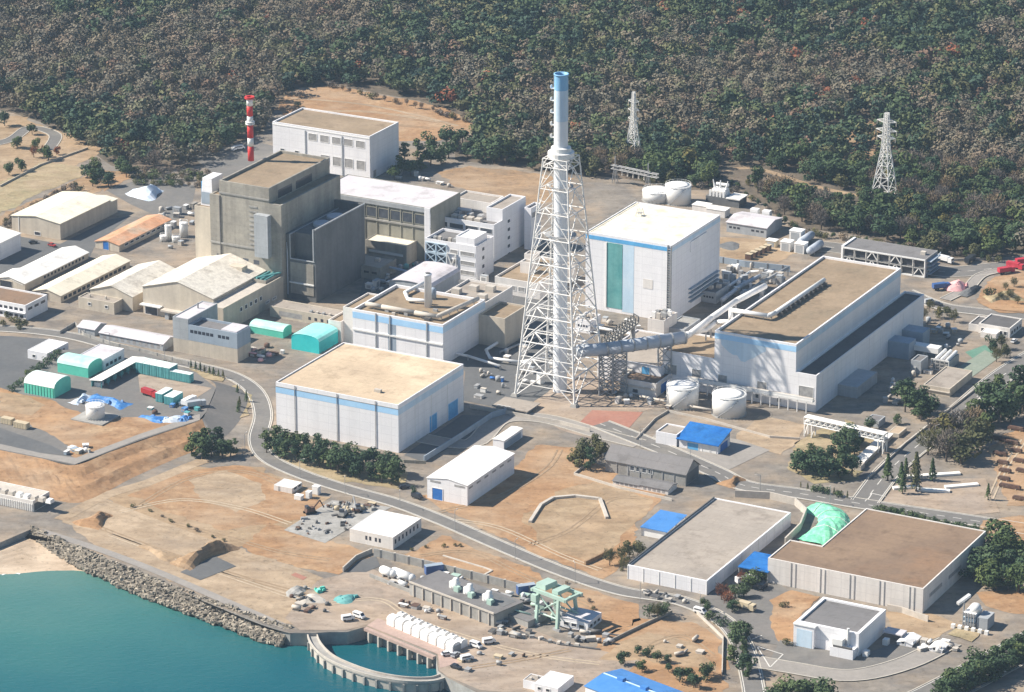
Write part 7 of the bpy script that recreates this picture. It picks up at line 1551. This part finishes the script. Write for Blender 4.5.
grove([(728, 606), (736, 598), (745, 597), (752, 588), (742, 585), (760, 581), (722, 600), (733, 612)], [('broad', 'leaf_dark'), ('broad', 'leaf_mid'), ('bare', 'leaf_rust')], 6.5, 'bushy tree in the hedge below the blue canopy', 'trees below the blue canopy', wide=1.1)
grove([(786, 698), (800, 703), (814, 700), (826, 704), (776, 706)], [('broad', 'leaf_dark'), ('broad', 'leaf_mid')], 9, 'round green tree top at the bottom edge right of the junction', 'trees at the bottom edge', wide=1.2)
grove(line((936, 700), (1030, 648), 12, 2, (9, 5)), [('broad', 'leaf_dark'), ('pine', 'leaf_mid'), ('pine', 'leaf_dark')], 9, 'dark green tree in the belt along the lower right road', 'tree belt along the lower right road', wide=1.25)
grove([(975, 580), (985, 586), (996, 590), (1008, 590), (1018, 592), (985, 572), (998, 575), (1010, 574), (1022, 577), (992, 560), (1006, 560), (1018, 560), (1030, 585), (1002, 548), (1030, 565)], [('pine', 'leaf_dark'), ('broad', 'leaf_dark'), ('broad', 'leaf_mid')], 11, 'tall dark tree in the grove right of the brown roofed store', 'grove right of the brown store', wide=1.25)
grove([(904, 412), (914, 416), (922, 421), (912, 405), (922, 408), (930, 414), (905, 400)], [('broad', 'leaf_dark'), ('pine', 'leaf_dark')], 11, 'big dark tree beside the tan block on the service road', 'dark trees beside the tan block', wide=1.2)
grove([(928, 455), (940, 452), (950, 456), (962, 455), (972, 450), (935, 440), (948, 438), (960, 440), (972, 436), (980, 444), (945, 462), (960, 464)], [('bare', 'twig_brown'), ('bare', 'leaf_olive'), ('bare', 'twig_brown'), ('broad', 'leaf_olive')], 12, 'tall bare winter tree in the copse beside the service road', 'bare copse beside the service road', wide=1.2)
grove([(990, 405), (1000, 400), (1010, 408), (1018, 398), (1000, 420), (985, 425), (1012, 424), (1022, 414), (985, 440), (975, 426)], [('pine', 'leaf_dark'), ('broad', 'leaf_dark'), ('pine', 'leaf_mid')], 13, 'tall dark pine behind the pale pink canopy', 'pines behind the pale canopy', wide=1.1)
grove([(888, 481), (900, 487), (906, 479), (915, 480), (917, 492), (903, 494), (932, 481)], [('cone', 'leaf_dark'), ('cone', 'leaf_mid'), ('cone', 'leaf_olive')], 11, 'slender conifer at the corner of the pale parking yard', 'slender conifers by the parking yard', 1)
grove([(988, 500)], [('cone', 'leaf_mid')], 7, 'single thin conifer at the right end of the parking yard', None, .1)
grove(line((876, 511), (988, 536), 20), [('shrub', 'leaf_mid'), ('broad', 'leaf_mid'), ('shrub', 'leaf_dark')], 3.2, 'clipped green shrub in the row behind the brown roofed store', 'shrub row behind the brown store', .8, wide=1.1)
grove(line((798, 487), (850, 499), 8), [('cone', 'leaf_olive'), ('shrub', 'leaf_mid')], 3, 'small shrub in the row along the central plant road', 'shrub row along the plant road', .6)
grove([(785, 607), (787, 646)], [('shrub', 'leaf_olive')], 3, 'low olive bush on the orange slope beside the roller door building', 'olive bushes on the orange slope', .2)
grove(line((10, 393), (62, 352), 9), [('shrub', 'leaf_dark'), ('shrub', 'leaf_mid')], 3.4, 'dark hedge bush between parking ground and tent yard', 'hedge bushes beside the tent yard', 1, ZP, 1.2)
grove([(7, 318), (14, 322), (20, 324), (27, 326), (3, 326), (17, 329)], [('shrub', 'leaf_olive'), ('broad', 'leaf_olive')], 3, 'olive bush before the left edge office', 'bushes before the left office', .6)
grove([(33, 135), (17, 148), (36, 150), (22, 171), (10, 175), (4, 126), (50, 160)], [('broad', 'leaf_dark'), ('broad', 'leaf_mid')], 8, 'round dark tree in the old garden at the upper left', 'round trees in the garden')
grove([(18, 147), (34, 158), (45, 157), (58, 155)], [('bare', 'leaf_rust'), ('broad', 'leaf_rust')], 6, 'reddish bush in the old garden at the upper left', 'reddish bushes in the garden')
grove([(92, 186), (100, 182), (108, 186), (98, 174), (86, 178), (120, 172), (126, 178)], [('broad', 'leaf_dark'), ('broad', 'leaf_mid'), ('pine', 'leaf_dark')], 10, 'dark tree in the clump behind the big cream warehouse', 'tree clump behind the cream warehouse', wide=1.1)
grove(line((2, 224), (78, 186), 16, 2, (4, 4)), [('shrub', 'twig_brown'), ('shrub', 'leaf_olive'), ('shrub', 'twig_brown')], 3.2, 'brown scrub bush on the bank above the cream warehouse', 'scrub on the bank', 2)
grove(line((128, 172), (210, 176), 14, 3, (3, 6)), [('shrub', 'leaf_olive'), ('shrub', 'twig_brown'), ('shrub', 'leaf_mid'), ('bare', 'twig_brown')], 3.4, 'olive scrub bush left of the old reactor yard', 'scrub left of the reactor yard', 2)
grove([(400, 172), (410, 176), (420, 170), (430, 166), (440, 164), (450, 158), (405, 162), (418, 158), (432, 153), (446, 148), (458, 152), (462, 144), (395, 180), (468, 158), (478, 160)], DK, 10, 'dark tree in the strip right of the white workshop building', 'trees right of the white workshop', wide=1.15)
grove([(930, 312), (940, 318), (948, 316), (925, 320), (955, 322)], [('broad', 'leaf_olive'), ('bare', 'leaf_olive')], 6, 'olive tree between turbine aisle and the gate road', 'olive trees by the gate road')
grove([(995, 352), (1002, 349), (1006, 357), (997, 362)], [('broad', 'leaf_olive'), ('broad', 'leaf_dark'), ('bare', 'leaf_olive')], 7, 'round tree beside the green paved court', 'trees beside the green court')
grove([(990, 296), (1000, 300), (1010, 299), (1018, 304), (1004, 290), (1015, 288)], [('shrub', 'leaf_olive'), ('bare', 'leaf_olive')], 4.5, 'olive bush on the orange mound inside the road loop', 'bushes inside the road loop')
grove([(870, 430), (880, 444), (896, 424), (862, 446)], [('broad', 'leaf_mid'), ('shrub', 'leaf_dark')], 5, 'small tree under the truss pipe bridge', 'small trees under the pipe bridge')
grove([(415, 497)], [('broad', 'leaf_dark')], 4, 'dark round bush before the bright white storehouse', None, .1)
# ------------------------------------------------------------------ forest
def edge_y(px):
    for a, c in zip(edge, edge[1:]):
        if a[0] <= px <= c[0]: return a[1]+(c[1]-a[1])*(px-a[0])/(c[0]-a[0])
    return edge[-1][1]
track = [(712, 172), (745, 168), (770, 172), (800, 182), (830, 190), (860, 196)]
slope = [(815, 135), (850, 120), (885, 122), (880, 160), (862, 172), (840, 160)]
fr_ = np.random.default_rng(42); F = []
y = 40.0
while y < 760:
    hwid = (y-YC)*.1333/.93+75; x = -hwid
    while x < hwid:
        bx, by = x+fr_.uniform(-3.4, 3.4), y+fr_.uniform(-3.4, 3.4); px, py = proj((bx, by, 0)); x += 7.6
        if py > edge_y(px)-.5: continue
        if any(abs(py-(a[1]+(c[1]-a[1])*(px-a[0])/(c[0]-a[0]))) < 3.2 for a, c in zip(track, track[1:]) if a[0] <= px <= c[0]): continue
        if inpoly(px, py, slope) and fr_.random() < .75: continue
        if abs(px-633) < 9 and 158 < py < 166 or abs(px-884) < 13 and 197 < py < 207: continue
        tk = [a[1]+(c[1]-a[1])*(px-a[0])/(c[0]-a[0]) for a, c in zip(track, track[1:]) if a[0] <= px <= c[0]]
        if tk and 0 < py-tk[0] < 22 and fr_.random() < .55: continue
        F.append((bx, by, px, py, .32 if tk and 0 < py-tk[0] < 22 else 1))
    y += 7.4
F = [f for f in F]
vis = sorted([f for f in F if 2 < f[2] < 1022 and f[3] > 0], key=lambda f: math.hypot(f[0], f[1]-YC))
near = set(id(f) for f in vis[:300])
def species(f):
    v = Vector((f[0]/110, f[1]/150, 3.3)); n = 1.0*mnoise.noise(v)+.55*mnoise.noise(v*3.6); left = .18 if f[2] < 280 else 0
    if .30 < (f[2]-815)/250 < .85 and 60 < f[3] < 190: left += .12
    if 540 < f[2] < 720 and 10 < f[3] < 60: left += .3
    ed = edge_y(f[2])-f[3]
    if ed < 25: left -= .25
    return 'bare' if n+left+fr_.uniform(-.36, .36) > .02 else ('pine' if fr_.random() < .35 else 'broad')
cols = {'bare': [(.140, .122, .092), (.155, .130, .092), (.125, .114, .088), (.125, .122, .074), (.155, .120, .088)], 'pine': [(.040, .068, .048), (.048, .074, .045), (.036, .060, .048)], 'broad': [(.060, .085, .042), (.080, .098, .046), (.11, .11, .055), (.05, .078, .044)]}
VAR = {}
for kd in ('bare', 'pine', 'broad'):
    for v in range(6):
        r = np.random.default_rng(900+v*13+len(kd)); n = {'bare': 230, 'pine': 200, 'broad': 216}[kd]; p, od = crown_pts(kd, r, n); VAR[kd, v] = leafy(p, r.uniform(.35, .8, len(p)), r, od) if kd == 'bare' else leafy(p, r.uniform(.55, 1.05, len(p)), r, od)
FV, FT = [], []
for f in F:
    kd = species(f); h = fr_.uniform(.72, 1.45)*(10.5 if kd != 'bare' else 10.0)*f[4]
    if id(f) in near:
        lab = {'bare': ('bare', 'twig_brown', 'bare grey brown tree in the front rows of the forest'), 'pine': ('pine', 'leaf_dark', 'dark pine in the front rows of the forest'), 'broad': ('broad', fr_.choice(['leaf_dark', 'leaf_mid', 'leaf_mid', 'leaf_olive']), 'leafy evergreen tree in the front rows of the forest')}[kd]
        tree(lab[0], str(lab[1]), (f[0], f[1], 0), h*.95, lab[2], 'forest trees, '+lab[0], wide=1.2); continue
    a = fr_.uniform(0, 6.28); s = h/HT[kd]; wd = s*fr_.uniform(1.05, 1.4); c_, s_ = math.cos(a), math.sin(a); V = VAR[kd, fr_.integers(6)]
    X = np.empty_like(V); X[:, 0] = (V[:, 0]*c_-V[:, 1]*s_)*wd+f[0]; X[:, 1] = (V[:, 0]*s_+V[:, 1]*c_)*wd+f[1]; X[:, 2] = V[:, 2]*s; FV.append(X)
    c = np.array(cols[kd][fr_.integers(len(cols[kd]))])*fr_.uniform(.86, 1.16)
    q = fr_.random()
    if q < .006: c = np.array((.24, .09, .05))
    elif q < .03: c = np.array((.16, .105, .075))
    FT.append(np.tile(np.array([*c, 1.0]), (len(V), 1)))
me = quads_mesh('forest', np.concatenate(FV), 'wood_canopy', np.concatenate(FT)); o = bpy.data.objects.new('forest', me); COL.objects.link(o); tag(o, 'mixed bare and evergreen forest filling the background', None, None, 'stuff')
print('forest trees', len(F), 'quads', sum(len(v) for v in FV)//4)

grove(line((284, 132), (300, 96), 5) + line((330, 88), (470, 122), 16), [('shrub', 'twig_brown'), ('shrub', 'leaf_olive'), ('bare', 'twig_brown')], 3.6, 'scrub bush on the rim of the dirt clearing behind the white workshop', 'scrub round the dirt clearing', 3)
grove(line((640, 182), (740, 192), 12) + line((745, 196), (800, 232), 10) + line((800, 234), (1000, 262), 26), [('shrub', 'twig_brown'), ('shrub', 'leaf_olive'), ('broad', 'leaf_dark')], 3.4, 'low scrub bush along the foot of the forest behind the plant', 'scrub at the forest foot', 2.5)
grove(line((560, 582), (600, 612), 5) + line((410, 552), (470, 545), 5) + line((130, 505), (230, 545), 8) + line((640, 545), (620, 575), 3), [('shrub', 'leaf_olive'), ('shrub', 'twig_brown')], 1.5, 'tiny dry weed tuft on the bare dirt fields', 'weeds on the dirt fields', 4)
# ------------------------------------------------------------------ camera, light, air
cd = bpy.data.cameras.new('camera'); cam = bpy.data.objects.new('camera', cd); COL.objects.link(cam)
cam.location = CAM; cam.rotation_euler = (math.pi/2 - PITCH, 0, 0)
cd.sensor_width = 36; cd.lens = FPX/1024*36; cd.clip_start = 10; cd.clip_end = 20000
S.camera = cam
EL = R(41); AZ = math.atan2(-.985, .11)      # sun stands left of the view, slightly behind the plant
sd = Vector((math.sin(AZ)*math.cos(EL), math.cos(AZ)*math.cos(EL), math.sin(EL)))
sl = bpy.data.lights.new('sun', 'SUN'); sl.energy = SUN_E; sl.angle = R(.5); sl.color = (1, .92, .80)
so = bpy.data.objects.new('sun', sl); COL.objects.link(so); so.rotation_euler = sd.to_track_quat('Z', 'Y').to_euler(); so.location = (-300, 100, 400)
W = bpy.data.worlds.new('World'); S.world = W; W.use_nodes = True
nt = W.node_tree; bg = nt.nodes['Background']; sk = nt.nodes.new('ShaderNodeTexSky'); sk.sky_type = 'NISHITA'; sk.sun_disc = False
sk.sun_elevation = EL; sk.sun_rotation = AZ; sk.altitude = 0; sk.air_density = 1.5; sk.dust_density = 0; sk.ozone_density = 6.0
nt.links.new(sk.outputs[0], bg.inputs['Color']); bg.inputs['Strength'].default_value = SKY_E
S.view_settings.view_transform = 'Standard'; S.view_settings.look = 'None'; S.view_settings.gamma = 1; S.view_settings.exposure = EXPO; S.view_settings.use_curve_mapping = False
if HAZE:
    hm = bpy.data.materials.new('haze'); hm.use_nodes = True; nt = hm.node_tree; nt.nodes.remove(nt.nodes['Principled BSDF'])
    pv = nt.nodes.new('ShaderNodeVolumePrincipled'); pv.inputs['Color'].default_value = (.55, .76, 1, 1); pv.inputs['Density'].default_value = HAZE; pv.inputs['Anisotropy'].default_value = .2
    nt.links.new(pv.outputs[0], nt.nodes['Material Output'].inputs['Volume'])
    MAT['haze'] = hm
    tag(MB().box(-2700, 2700, -3100, 6600, -10, HC+6).build('haze', 'haze'), kind='stuff')
